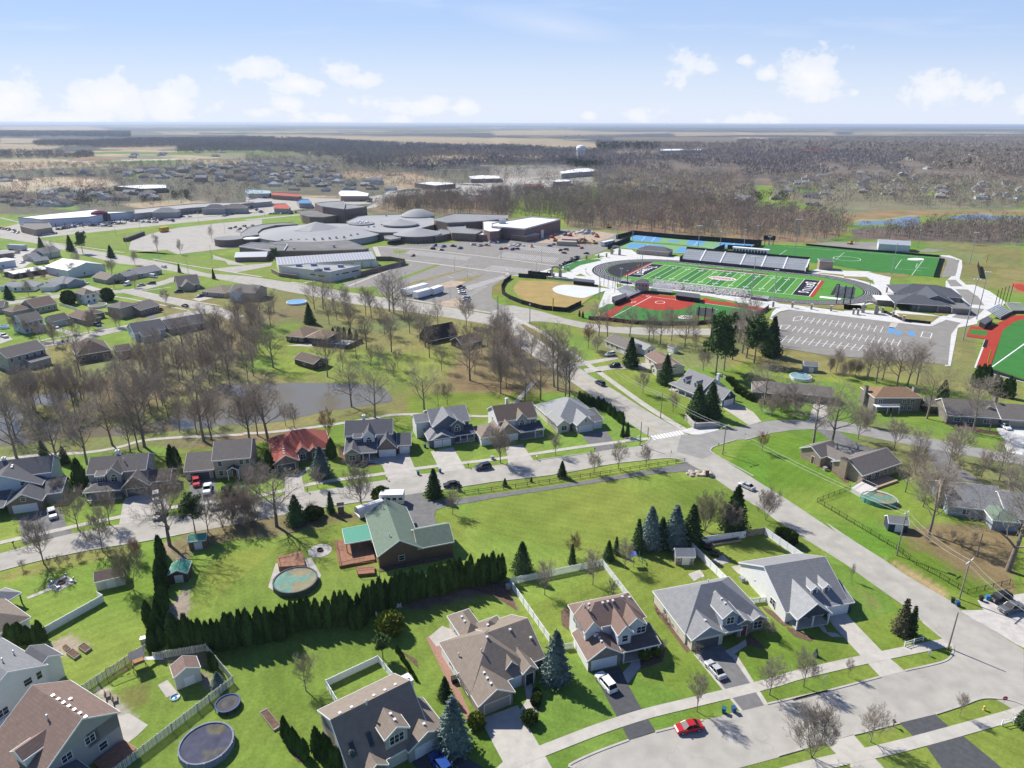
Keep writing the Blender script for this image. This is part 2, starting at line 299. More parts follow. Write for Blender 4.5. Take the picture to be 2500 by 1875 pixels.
PAINT=[('Z 0,1659 2212,1659 2212,900 0,900',LAWN,4),('Z 0,760 330,640 560,610 1130,690 1250,870 1130,885 900,885 740,900 500,960 300,975 0,1010',OLIVE,14),('Z 950,800 1120,700 1240,790 1250,860 1130,880 990,850',LEAF,18),('Z 180,840 420,700 620,650 700,700 600,790 400,850 250,900',LEAF,22),('Z 250,975 420,940 560,925 720,905 560,950 400,975',LEAF,10),('Z 430,1110 560,1080 700,1090 690,1140 560,1160 420,1165',LEAF,8),('Z 650,760 900,700 1000,770 900,840 700,830',(.18,.225,.055),22),('Z 560,700 640,690 720,790 640,820 520,790',LAWN,12),('Z 740,690 1000,680 1040,720 760,740',OLIVE,12),('Z 200,1000 330,960 560,1000 560,1040 330,1050',LAWN,8),('Z 870,850 1240,850 1300,900 1100,960 900,950',LAWN,8),('Z 1240,760 1700,740 2212,900 2212,1340 1700,1100 1560,950',LAWN,5),('Z 1560,1010 1830,1190 2212,1330 2212,1130 1800,950 1620,940',LUSH,6),('Z 940,1080 1500,1020 1620,1100 1560,1150 1100,1230 960,1170',LAWN,4),('Z 1560,730 1690,700 2070,790 2212,830 2212,870 1900,820 1640,800',OLIVE,9),('Z 2050,690 2120,690 2110,800 2050,790',OLIVE,6),('Z 1850,900 2212,990 2212,1130 1960,1040 1850,960',OLIVE,12),('Z 1900,1130 2212,1140 2212,1300 2080,1240',LEAF,18),('Z 1240,700 1560,690 1700,740 1560,800 1300,770',OLIVE,8),('Z 1220,660 1300,650 1680,700 1640,735 1280,700',OLIVE,5),('Z 1080,610 1250,600 1260,660 1120,680',LAWN,4),('Z 960,600 1100,590 1110,630 960,650',DRY,4),('D 950,325 1180,400 1360,520 1490,600 1545,690 1420,670 1270,560 1100,440',STRAW,5),('D 700,600 900,700 960,820 820,760',DRY,8),('A 850,1130 1000,1100 1020,1230 900,1270 800,1200',DRY,8),('A 0,420 0,370 500,200 900,170 880,230 450,310',DRY,6),('A 1150,560 1260,420 1290,560 1230,700 1130,690',(.30,.25,.2),5),('A 1160,250 1060,150 1270,110 1280,300',(.30,.22,.18),8),('A 1320,1000 1400,1010 1440,1060 1420,1140 1350,1080',(.33,.27,.2),4),('A 1040,920 1380,860 1420,960 1300,980 1120,960',(.22,.19,.12),6),('A 640,1130 720,1120 900,1300 960,1340 820,1330 700,1230',(.42,.37,.31),4),('A 300,850 470,760 600,830 480,900 380,900',(.36,.30,.22),5),('E 1420,1470 1600,1380 2212,1340 2212,1380 1600,1560 1430,1580',LEAF,8),('F 0,1390 500,1270 760,1220 1000,1200 990,1250 520,1330 100,1400',LEAF,8),('B 700,560 800,480 1200,420 1400,400 1480,430 1560,600 1400,480 900,590',(.20,.14,.1),4),('V 0,760 2212,900 2212,1659 0,1659',LAWN,4),('V 0,560 900,360 1500,330 1500,500 700,560 300,600',(.3,.25,.19),10),('J 0,600 200,600 400,640 300,700 0,660',LAWN,4),('J 600,820 900,800 1300,900 1700,1000 1600,1240 1000,1200 640,1100',OLIVE,14),('L 1400,270 1800,290 2212,330 2212,700 1900,640 1740,600 1600,400',OLIVE,5),('L 1980,500 2212,490 2212,590 2000,570',DRY,6),('L 2130,610 2212,605 2212,690 2150,650',(.42,.1,.05),3),('L 500,270 860,260 1100,270 560,305',FARGREEN,5),('L 760,60 900,80 1250,100 1450,60 2212,45 2212,75 1500,80 1280,110 900,130 800,110',TAN,6),('L 600,20 1200,20 1200,60 700,50',FARGREEN,6),('L 1600,20 2212,20 2212,50 1600,45',FARGREEN,6),('N 0,330 900,330 1400,470 2212,480 2212,860 1080,830 0,800',SUB,8),('M 0,480 2212,400 2212,800 0,860',SUB,8),('M 0,560 560,530 900,540 1000,580 860,620 300,660 0,640',(.44,.36,.25),5),('M 0,380 480,375 1000,425 330,460 0,480',TAN,3),('M 780,395 1100,380 1680,370 1400,420 1050,415',FARGREEN,3),('M 480,385 1660,372 1660,380 620,395',(.55,.5,.42),1),('M 1000,750 1600,720 1800,740 1250,800',TAN,4),('M 640,690 790,690 790,730 690,730',LAWN,3),('M 420,770 640,770 660,810 440,800',LAWN,3),('M 1080,500 1210,500 1210,530 1080,530',LAWN,3),('M 0,840 90,840 90,885 0,885',LAWN,2),('N 750,470 1400,490 1720,560 1700,600 1250,620 1050,540 760,520',(.33,.26,.17),6),('N 380,670 640,680 780,690 480,700',TAN,3),('N 1400,640 1700,640 1800,660 1450,700',FARGREEN,3),('O 0,440 700,440 900,500 820,700 0,700',(.27,.25,.21),8),('O 820,480 1400,540 2212,600 2212,780 1500,800 900,650',(.19,.17,.1),8),('O 640,740 2212,780 2212,1050 1100,990 600,950',(.24,.18,.11),6),('N 1060,700 2212,720 2212,870 1600,850 1060,800',(.22,.17,.11),6),('Q 250,520 1300,480 2212,520 2212,740 700,760 250,620',(.20,.19,.12),8),('Q 0,700 700,760 850,900 600,1000 0,980',(.22,.17,.11),6),('Q 850,880 2212,820 2212,1010 1400,980 900,960',WOODF,6),('Q 380,570 470,545 640,560 560,640',FARGREEN,4),('Q 1470,590 1560,600 1500,640',LAWN,2)]
FAR=[('M 0,45 2212,65 2212,200 0,200',None),]
FIELD=[('M 0,200 320,207 280,240 0,245'),('M 0,252 540,264 440,292 120,325 0,322'),('M 820,275 1900,270 1300,300 860,290'),('M 1380,152 1680,150 1680,166 1380,166'),('M 0,100 700,95 1000,130 500,135 0,128'),('N 0,168 560,168 1400,180 2212,200 2212,272 1500,255 900,225 0,196'),('N 900,560 900,560 900,560'),('O 0,138 620,130 1000,150 1500,145 1500,160 500,180 0,178'),('O 0,190 500,205 900,235 900,300 540,300 400,272 0,262'),('O 1500,150 2212,150 2212,170 1560,180'),('Q 0,138 760,132 760,160 0,155'),('Q 0,170 330,180 0,195'),('Q 900,135 2212,135 2212,150 900,150'),('N 300,75 1300,85 1300,95 300,90'),('Q 0,235 20,235 20,270 0,270')]
NU,NY=620,560
us=np.linspace(-1.5,1.5,NU);ys=np.concatenate([[-4000,-600,-100],np.geomspace(55,60000,NY-3)])
YY=np.repeat(ys,NU);wid=np.where(ys<55,np.where(ys<-3000,6000,400),ys+60);XX=np.tile(us,NY)*np.repeat(wid,NU)
valid=YY>=55;px=np.full(XX.shape,-1e6);py=np.full(XX.shape,1e6)
px[valid],py[valid]=proj(XX[valid],YY[valid],0*XX[valid])
C=np.tile(np.array(LAWN),(len(XX),1));far=YY>1150
nz=fbm(XX,YY,600,5,4);nz2=fbm(XX,YY*.6,2500,9,4);nz3=fbm(XX,YY,90,15,3)
nz4=fbm(XX*.35,YY*1.6,900,19,4);wood=(nz2*.3+nz*.25+nz4*.45);fc=np.where((wood>.46)[:,None],np.array((.075,.075,.075)),np.where((nz>.5)[:,None],np.array(TAN),np.array((.2,.19,.12))))
fc=np.where(((wood>.40)&(wood<.425))[:,None],np.array(FARGREEN),fc)
sub=far&(px>1500)&(py>335);fc=np.where(sub[:,None],np.array((.17,.14,.11))*(0.75+.5*nz3)[:,None],fc)
C[far]=fc[far]
def paint(pts,col,rag,strength=1):
 global C
 P=spoly(pts)if isinstance(pts,str)else pts
 xs=[p[0]for p in P];ysx=[p[1]for p in P]
 mk=(px>min(xs)-40)&(px<max(xs)+40)&(py>min(ysx)-40)&(py<max(ysx)+40);idx=np.where(mk)[0]
 if not len(idx):return
 acc=np.zeros(len(idx));sc=np.clip(YY[idx]/14,4,400)
 for k in range(4):
  jx=(vnoise(XX[idx]/sc,YY[idx]/sc/1.4,.5,31+k)-.5)*2*rag*1.5+(vnoise(XX[idx]/sc,YY[idx]/sc,3,61)-.5)*rag*2+(k%2-.5)*1.6
  jy=(vnoise(XX[idx]/sc,YY[idx]/sc/1.4,.5,41+k)-.5)*2*rag*.8+(vnoise(XX[idx]/sc,YY[idx]/sc,3,71)-.5)*rag+(k//2-.5)*1.0
  acc+=pip(px[idx]+jx,py[idx]+jy,P)
 a=(acc/4*strength)[:,None];C[idx]=C[idx]*(1-a)+np.array(col)*a
for f in FIELD:paint(f,TAN,3,.8)
for s_,c_,r_ in PAINT:paint(s_,c_,r_)
near=YY<1150
m_=fbm(XX,YY,26,77,4);m2_=fbm(XX,YY,5,87,3)
t=np.clip((m_-.52)*5,0,1)*.55;isg=(C[:,1]>C[:,0]*1.15)&near
C[isg]=C[isg]*(1-t[isg,None])+np.array((.225,.27,.055))*t[isg,None]
t=np.clip((.46-m_)*5,0,1)*.6;C[isg]=C[isg]*(1-t[isg,None])+np.array(LUSH)*t[isg,None]
C*=(0.86+.28*m2_)[:,None]
fs=np.arange(NU*NY).reshape(NY,NU)
faces=np.stack([fs[:-1,:-1],fs[:-1,1:],fs[1:,1:],fs[1:,:-1]],-1).reshape(-1,4)
me=bpy.data.meshes.new('ground');me.vertices.add(len(XX));me.vertices.foreach_set('co',np.stack([XX,YY,0*XX],-1).ravel())
me.loops.add(faces.size);me.loops.foreach_set('vertex_index',faces.ravel());me.polygons.add(len(faces));me.polygons.foreach_set('loop_start',np.arange(len(faces))*4);me.polygons.foreach_set('loop_total',np.full(len(faces),4))
me.update();ca=me.color_attributes.new('col','FLOAT_COLOR','POINT');ca.data.foreach_set('color',np.concatenate([C,np.ones((len(C),1))],1).ravel())
m=bpy.data.materials.new('ground');m.use_nodes=True;nn,ll=nodes_of(m);b=nn['Principled BSDF'];b.inputs['Roughness'].default_value=.95;b.inputs['Specular IOR Level'].default_value=.1
at=nn.new('ShaderNodeAttribute');at.attribute_name='col';ge=nn.new('ShaderNodeNewGeometry')
def gn(sc_,de,lo,hi,prev,ro=.6):
 q=nn.new('ShaderNodeTexNoise');q.inputs['Scale'].default_value=sc_;q.inputs['Detail'].default_value=de;q.inputs['Roughness'].default_value=ro;ll.new(ge.outputs['Position'],q.inputs['Vector'])
 r_=nn.new('ShaderNodeMapRange');r_.inputs[1].default_value=.3;r_.inputs[2].default_value=.7;r_.inputs[3].default_value=lo;r_.inputs[4].default_value=hi;ll.new(q.outputs['Fac'],r_.inputs[0])
 if prev is None:return r_.outputs[0]
 mu=nn.new('ShaderNodeMath');mu.operation='MULTIPLY';ll.new(prev,mu.inputs[0]);ll.new(r_.outputs[0],mu.inputs[1]);return mu.outputs[0]
v_=gn(1.6,7,.72,1.28,gn(.18,4,.86,1.14,None),.75)
vo=nn.new('ShaderNodeTexVoronoi');vo.inputs['Scale'].default_value=.028;ll.new(ge.outputs['Position'],vo.inputs['Vector'])
def mt(op,a,b_=None,c_=None):
 q=nn.new('ShaderNodeMath');q.operation=op
 for i,x in enumerate((a,b_,c_)):
  if x is not None:(ll.new(x,q.inputs[i])if not isinstance(x,(int,float))else setattr(q.inputs[i],'default_value',x))
 return q.outputs[0]
sv=nn.new('ShaderNodeSeparateColor');ll.new(vo.outputs['Color'],sv.inputs[0]);sp_=nn.new('ShaderNodeSeparateXYZ');ll.new(ge.outputs['Position'],sp_.inputs[0]);th_=mt('MULTIPLY',sv.outputs[0],3.14)
cr_=mt('ADD',mt('MULTIPLY',sp_.outputs[0],mt('COSINE',th_)),mt('MULTIPLY',sp_.outputs[1],mt('SINE',th_)));st_=mt('MULTIPLY_ADD',mt('SINE',mt('MULTIPLY',cr_,2.6)),.045,1.0);yd_=mt('MULTIPLY_ADD',sv.outputs[1],.22,.9);v_=mt('MULTIPLY',v_,mt('MULTIPLY',st_,yd_))
tn=nn.new('ShaderNodeCombineXYZ');ll.new(mt('MULTIPLY_ADD',sv.outputs[2],.26,.87),tn.inputs[0]);tn.inputs[1].default_value=1;tn.inputs[2].default_value=1;tv=nn.new('ShaderNodeVectorMath');tv.operation='MULTIPLY';ll.new(at.outputs['Color'],tv.inputs[0]);ll.new(tn.outputs[0],tv.inputs[1])
vm=nn.new('ShaderNodeVectorMath');vm.operation='SCALE';ll.new(tv.outputs[0],vm.inputs[0]);ll.new(v_,vm.inputs['Scale']);ll.new(vm.outputs[0],b.inputs['Base Color'])
me.materials.append(m);o=bpy.data.objects.new('ground',me);COL.objects.link(o);struct(o)
MATS['ground']=m
# ================================================================ roads and paving
CONC=M('concrete',(.49,.46,.405),.07,.8,.9,kind='world');CONC2=M('concrete_white',(.62,.61,.58),.05,.3,.9,kind='world');CONC3=M('concrete_tan',(.46,.43,.39),.08,.6,.9,kind='world')
ASPH=M('asphalt_old',(.30,.29,.272),.07,.25,.9,kind='world',alt=((.29,.28,.265),.12,.5));ASPL=M('asphalt_light',(.415,.39,.345),.06,.3,.9,kind='world',alt=((.38,.358,.318),.1,.52))
ASPD=M('asphalt_dark',(.088,.09,.094),.15,1.2,.85,kind='world');ASPM=M('asphalt_mid',(.185,.182,.18),.12,.8,.9,kind='world');ASPG=M('asphalt_lot',(.27,.252,.228),.06,.15,.9,kind='world')
GRAV=M('gravel',(.50,.47,.43),.14,.7,.95,kind='world');PAINTW=M('line_paint',(.75,.75,.73),.08,3,.7,kind='world');PAINTY=M('line_paint_yellow',(.6,.48,.2),.1,3,.7,kind='world')
GR1=M('verge_grass',LAWN,.2,.6,.95,.1,kind='world',alt=((.19,.2,.055),.15,.5));GR2=M('dry_grass',(.26,.22,.09),.2,.5,.95,.1,kind='world',alt=((.2,.2,.07),.1,.5));GRT=M('turf',(.05,.19,.04),.1,.2,.85,.2,kind='world')
MUL=M('mulch',(.15,.10,.07),.3,2,.95,.1,kind='world');BRK=M('brick_paving',(.34,.2,.15),.15,3,.9,kind='world')
for m_,a_ in((ASPL,(.09,.005,.86)),(ASPH,(.12,.007,.82)),(ASPG,(.05,.005,.86)),(ASPM,(.17,.008,.85)),(CONC,(.3,.008,.86)),(CONC2,(.12,.004,.9)),(CONC3,(.3,.008,.86))):crackle(m_,*a_)
def pav(name,s,m,z):return sheet(name,poly(s),z,m)
MAIN_L='I 1000,150 1130,163 1500,222 1750,265 2212,352 J 0,655 300,722 700,795 870,830 1100,865 1300,893 1500,922 1750,957 2000,1003 2212,1062 K 150,1155 400,1305 590,1432 700,1512 G 730,150 870,245 1100,420 1240,510 1320,568 1345,600 1420,690 1640,790 1830,890 2060,1050 2212,1150 H 150,1060 300,1172 560,1325 D 140,95 280,175 600,375 870,570 1100,730 1300,900 1500,1062 1580,1140 1690,1330 1900,1560 2212,1740'
MAIN_R='D 2212,1150 1960,990 1740,862 1640,792 1560,712 1170,490 940,330 700,180 430,0 H 760,1262 430,1040 0,770 G 1950,765 1880,720 1770,640 1640,545 1600,520 1480,455 1300,350 1070,200 830,58 K 690,1340 560,1255 330,1090 230,1005 170,965 0,905 J 2212,955 1700,860 1300,803 860,735 600,690 400,658 0,600 I 1750,235 1420,150 1300,128 1040,82 M 620,1120 300,1045 0,985 0,1040 300,1085'
pav('road_main',MAIN_L+' '+MAIN_R,ASPL,.030)
pav('road_bottom','D 1590,1100 1570,1170 1540,1232 1440,1275 1140,1342 920,1396 460,1518 130,1602 C 2000,1140 1720,1200 1580,1230 1400,1275 1150,1338 830,1420 650,1475 420,1560 250,1640 B 1950,1659 1700,1770 1500,1890 2212,2100 C 1400,1659 1650,1592 1860,1525 W 680,713 780,690 1110,605 1440,525 1660,450 1790,400 1900,385 2090,405 2212,450 2400,380 1800,-60',ASPL,.045)
pav('road_middle','E 0,1560 110,1530 540,1403 620,1390 1000,1316 1400,1250 1600,1222 2073,1140 F 330,1070 480,1045 850,995 1200,935 1440,895 1640,873 1850,848 2212,805 G 140,797 380,773 860,708 1000,682 1270,652 1310,630 1335,600 1500,640 1560,760 1450,757 1250,777 1000,807 630,870 550,890 0,957 F 2073,957 1650,1018 1500,1045 1270,1080 1150,1102 850,1140 500,1195 0,1300 E 1600,1385 1250,1452 750,1533 337,1621 0,1708',ASPL,.045)
pav('road_side','G 1560,700 1600,560 1700,562 1760,555 1920,520 2212,468 H 90,435 200,412 330,397 560,398 700,400 840,412 960,445 1200,490 1500,540 2000,640 2212,665 2400,690 2400,785 2212,745 1900,695 1620,645 1450,610 1200,565 900,505 750,480 600,468 420,475 250,500 60,548 G 2060,602 1900,650 1850,680 1870,720 1780,760',ASPH,.060)
pav('road_school','K 0,845 190,850 440,905 620,960 760,990 1030,1030 1600,1045 1880,1045 2070,1000 2212,940 2212,1000 2000,1090 1880,1100 1300,1100 900,1070 600,1005 420,985 340,985 250,1012 170,990 0,945',ASPL,.055)
for i_,(s_,wd)in enumerate([('I 1480,262 1490,275 1330,325 1130,375 1000,388 750,400 490,428 300,455 0,492',9),('I 1000,382 1110,388 1300,432 1600,497 1850,552 2000,610',9),('I 0,935 300,845 560,805 800,750 1000,705 1330,630 1600,570 1850,552',8.5),('V 0,80 500,100 900,60 1300,40',7),('N 0,890 400,850 1060,780 1250,640 1600,610 2212,560 O 0,560 500,520 900,470',10),('M 0,870 600,1010',3),('I 360,870 200,940 0,985',6)]):
 ribbon('road_far',smooth_line(poly(s_)),wd,.05+i_*.01,ASPL)
pav('road_highway','M 300,1045 620,1010 1100,960 1560,912 1900,880 2212,850 N 450,800 1000,740 1300,690 1800,640 2212,600 O 300,560 O 300,530 O 0,545 N 1800,610 1250,660 950,705 400,770 140,820 M 2212,825 1560,880 1100,930 620,985 0,1020',ASPL,.07)
pav('parking_lot_shops','M 0,960 160,920 420,945 780,905 1130,868 1470,830 1800,800 2212,770 2212,820 1560,878 1100,928 620,983 250,1015 0,1010',ASPL,.09)
pav('parking_lot_diner','N 0,680 450,700 1040,715 1060,750 480,790 140,820 0,830',ASPL,.1)
pav('parking_lot_town','N 1700,580 2212,570 O 600,540 O 460,640 0,690 N 1900,720 1800,670',ASPL,.08)
pav('bus_loop','M 1090,1145 1085,1110 1110,1065 1250,1005 1500,955 1850,915 2212,885 2212,1100 1900,1130 1500,1178 1130,1148',ASPL,.08)
pav('drive_school','U 0,420 60,470 0,560 0,600 130,640 300,690 540,670 520,700 200,760 0,730',ASPL,.085)
pav('parking_lot_school','J 1030,370 1150,345 1700,325 1900,300 K 0,290 100,250 610,205 900,225 1060,240 1110,290 1050,330 950,388 560,515 380,585 160,600 50,660 0,700 J 2080,710 2075,780 2130,835 2212,855 K 0,900 J 2212,945 1700,858 1300,798 870,735 820,665 1340,510 1405,510 1350,482 1140,442',ASPG,.07)
GRS='grass_island'
for s_ in['J 1260,650 1290,620 1600,505 1645,508 1370,612','J 860,735 850,705 1100,690 1120,745 1300,797 870,735','J 1240,385 1360,385 1340,405 1260,412','M 1110,1165 1140,1145 1500,1180 1410,1140 1250,1155','M 760,1030 1240,985 1500,945 1110,1050 1085,1140 780,1120 430,1080']:sheet(GRS,poly(s_),.1,GR1)
sheet(GRS,poly('M 1310,1215 1540,1180 1900,1235 1925,1265 2080,1270 1780,1303'),.105,GR1);sheet(GRS,poly('J 0,590 130,550 210,530 240,600 390,625 360,650'),.105,GR1)
for s_ in['J 1370,665 1860,540 1850,552 1370,685','J 1740,640 2020,585 1900,640 1850,650']:sheet(GRS,poly(s_),.11,GR2)
DIRT=M('dirt',(.42,.33,.25),.2,.3,.95,kind='world')
for s_ in['J 1545,715 1540,700 1740,640 1860,648 1790,690 1700,700','J 1600,850 1610,830 1780,785 1830,845 1800,870','O 610,1000 900,985 1050,1010 950,1060 700,1090 300,1080 480,1040']:sheet('dirt_patch',poly(s_),.115,DIRT)
for s_,wd in[('J 1110,352 1500,378 2212,460 K 540,518',2.0),('J 1140,440 1500,487 2212,577 K 130,592',2.4),('J 380,655 480,665 700,620 860,690 1330,505 1400,510',2.2),('J 1090,355 1130,455',3.5),('I 1290,112 1580,165 2212,265',1.8),('M 430,1080 620,1105 1050,1165',1.6),('I 1300,125 1250,150',1)]:
 ribbon('path_concrete',poly(s_),wd,.13,CONC)
pav('plaza_concrete','K 950,400 1060,370 1180,380 1240,420 1600,440 1640,500 1300,470 1100,465 900,500 790,540 800,580 830,600 960,620 1050,640 1060,700 1200,740 1300,760 1100,800 1000,860 900,870 970,700 860,670 700,650 380,605 160,600 320,590 560,520',CONC2,.12)
pav('plaza_east','a 300,315 580,385 560,470 690,560 620,700 640,790 1100,850 1200,870 1370,780 1470,700 1450,650 1330,540 1250,520 1250,440 1370,330 1420,180 1100,130 1110,115 1300,120 1450,180 1455,260 1420,410 1500,480 1600,480 1790,560 1950,670 1990,700 1850,820 1640,930 1640,960 1400,1010 1370,1170 1310,1480 1240,1480 1330,1020 1440,950 1250,910 1120,985 960,990 640,935 0,870 0,800 300,795 630,820 640,760 510,700 350,690 500,600 490,560 380,480 360,430 280,385 0,330',CONC2,.125)
pav('plaza_stadium','d 1650,530 1850,460 2050,480 2212,500 a 300,315 360,435 250,410 0,385 d 2212,600 1870,570 1650,550',CONC2,.135)
pav('walk_stadium','S 750,360 1450,440 2000,500 1700,520 1400,470 1360,540 1200,480 830,410 740,400',CONC2,.145)
pav('walk_softball','L 0,730 290,750 1000,850 1200,890 1500,925 1490,940 1180,905 400,810 330,825 260,870 300,900 250,880 270,830 300,800 0,770',CONC2,.15)
pav('loop_road','a 1270,190 1100,120 1200,130 1360,160 1410,200 1390,300 1370,370 1210,395 1200,370',ASPG,.15)
for s_ in['a 1260,420 1370,420 1460,500 1310,500','a 1370,535 1520,540 1650,630 1725,735 1540,720 1460,640','a 1540,760 1725,780 1640,860 1540,910 1320,880','a 1250,910 1440,950 1370,995 1130,985']:sheet('road_east',poly(s_),.16,ASPG)
for s_ in['a 300,325 800,345 790,385 560,385','a 0,375 280,385 350,430 0,395','a 650,830 1180,870 1050,965 730,920','a 1240,520 1350,580 1220,575','a 1220,590 1390,605 1460,700 1220,705','a 1230,725 1460,725 1380,790 1230,780','a 1110,815 1350,815 1260,865 1110,850','a 0,720 200,730 240,780 0,795','a 1200,215 1255,205 1200,385 1150,380','L 270,740 1000,780 960,820 700,800 330,765','d 2212,590 1830,540 1870,530 2212,560']:sheet(GRS,poly(s_),.165,GR2)
pav('parking_lot_east','L 265,870 330,832 400,812 560,820 1200,892 1490,942 1570,905 1700,935 1650,1000 1625,1240 1560,1230 1190,1200 690,1165 310,1098 285,1000',ASPG,.14)
for s_,wd in[('E 0,1470 570,1345 1000,1255 1590,1150 1800,1125 2212,1070 F 480,990 800,935 1180,885 1440,845 1850,795 2110,765 G 340,722 830,650 1240,600 1325,592',1.7),('B 1440,1700 1530,1625 C 130,1520 400,1415 600,1345 800,1285 1200,1188 1600,1090 D 200,1370 800,1232 1530,1083',2.1),('W -400,1200 250,1014 600,930 1150,805 2140,530 2400,430',2.1),('K 180,952 300,1010 440,1085 560,1180 760,1312 900,1410 G 920,40 1300,312 1640,525',2.5),('J 860,725 1300,788 1560,828 1900,885 2212,935 K 100,945 190,955',1.6),('E -100,790 0,770 330,730 720,710 1000,665 1200,610 1500,582 2000,560 F 0,548 180,540 540,500 820,460 1100,415 1240,392 1480,386 1880,400 2070,400 G 100,360 190,300 250,235 370,100',1.8)]:
 ribbon('sidewalk',smooth_line(poly(s_)),wd,.075,CONC if wd!=1.8 else CONC3)
for s_,wd in[('I 380,792 1040,682 1700,556',1.5),('I 0,460 540,402',1.3),('I 0,880 380,795',1.5),('I 940,425 1080,445 1600,548',1.4),('I 950,362 760,380',1.4),('I 1200,390 1560,460 1850,505',1.4),('I 1220,380 1440,350',1.2)]:
 ribbon('sidewalk',poly(s_),wd,.08,CONC)
def kerb(s_,wd=.35,h=.14):
 P=smooth_line(poly(s_));A=strip_pts(P,wd);nP=len(P);b=MB()
 for i in range(nP-1):
  b.prism([A[i],A[i+1],A[2*nP-2-i],A[2*nP-1-i]],0,h)
 struct(b.build('kerb',CONC3))
for s_ in['D 1420,700 1500,1062 1560,1100 1572,1160 1540,1225 1440,1270 1140,1338','D 922,1393 460,1515 130,1600 C 2000,1138 1720,1198 1585,1228','C 1150,1337 830,1418','C 650,1472 420,1558 250,1640 B 1950,1659','W 0,905 230,840','W 680,713 780,690 1090,610','W 1415,530 1660,450 1790,400 1900,385 2090,405 2212,450','G 1250,650 1300,632 1335,600 1330,570','G 380,774 860,709','G 0,957 550,891 1000,808 1250,778 1450,758 1560,762 1640,792','F 1500,1046 2073,958','H 250,500 60,549','G 2060,603 1900,651 1852,680 1880,722 2212,907','E 0,1708 337,1621 750,1533 1250,1452 1600,1385','F 500,1196 850,1141 1150,1103']:
 P_=s_
 if s_.startswith('D 1420'):P_='D 1300,900 1500,1062 1560,1100 1572,1160 1540,1225 1440,1270 1140,1338'
 kerb(P_)
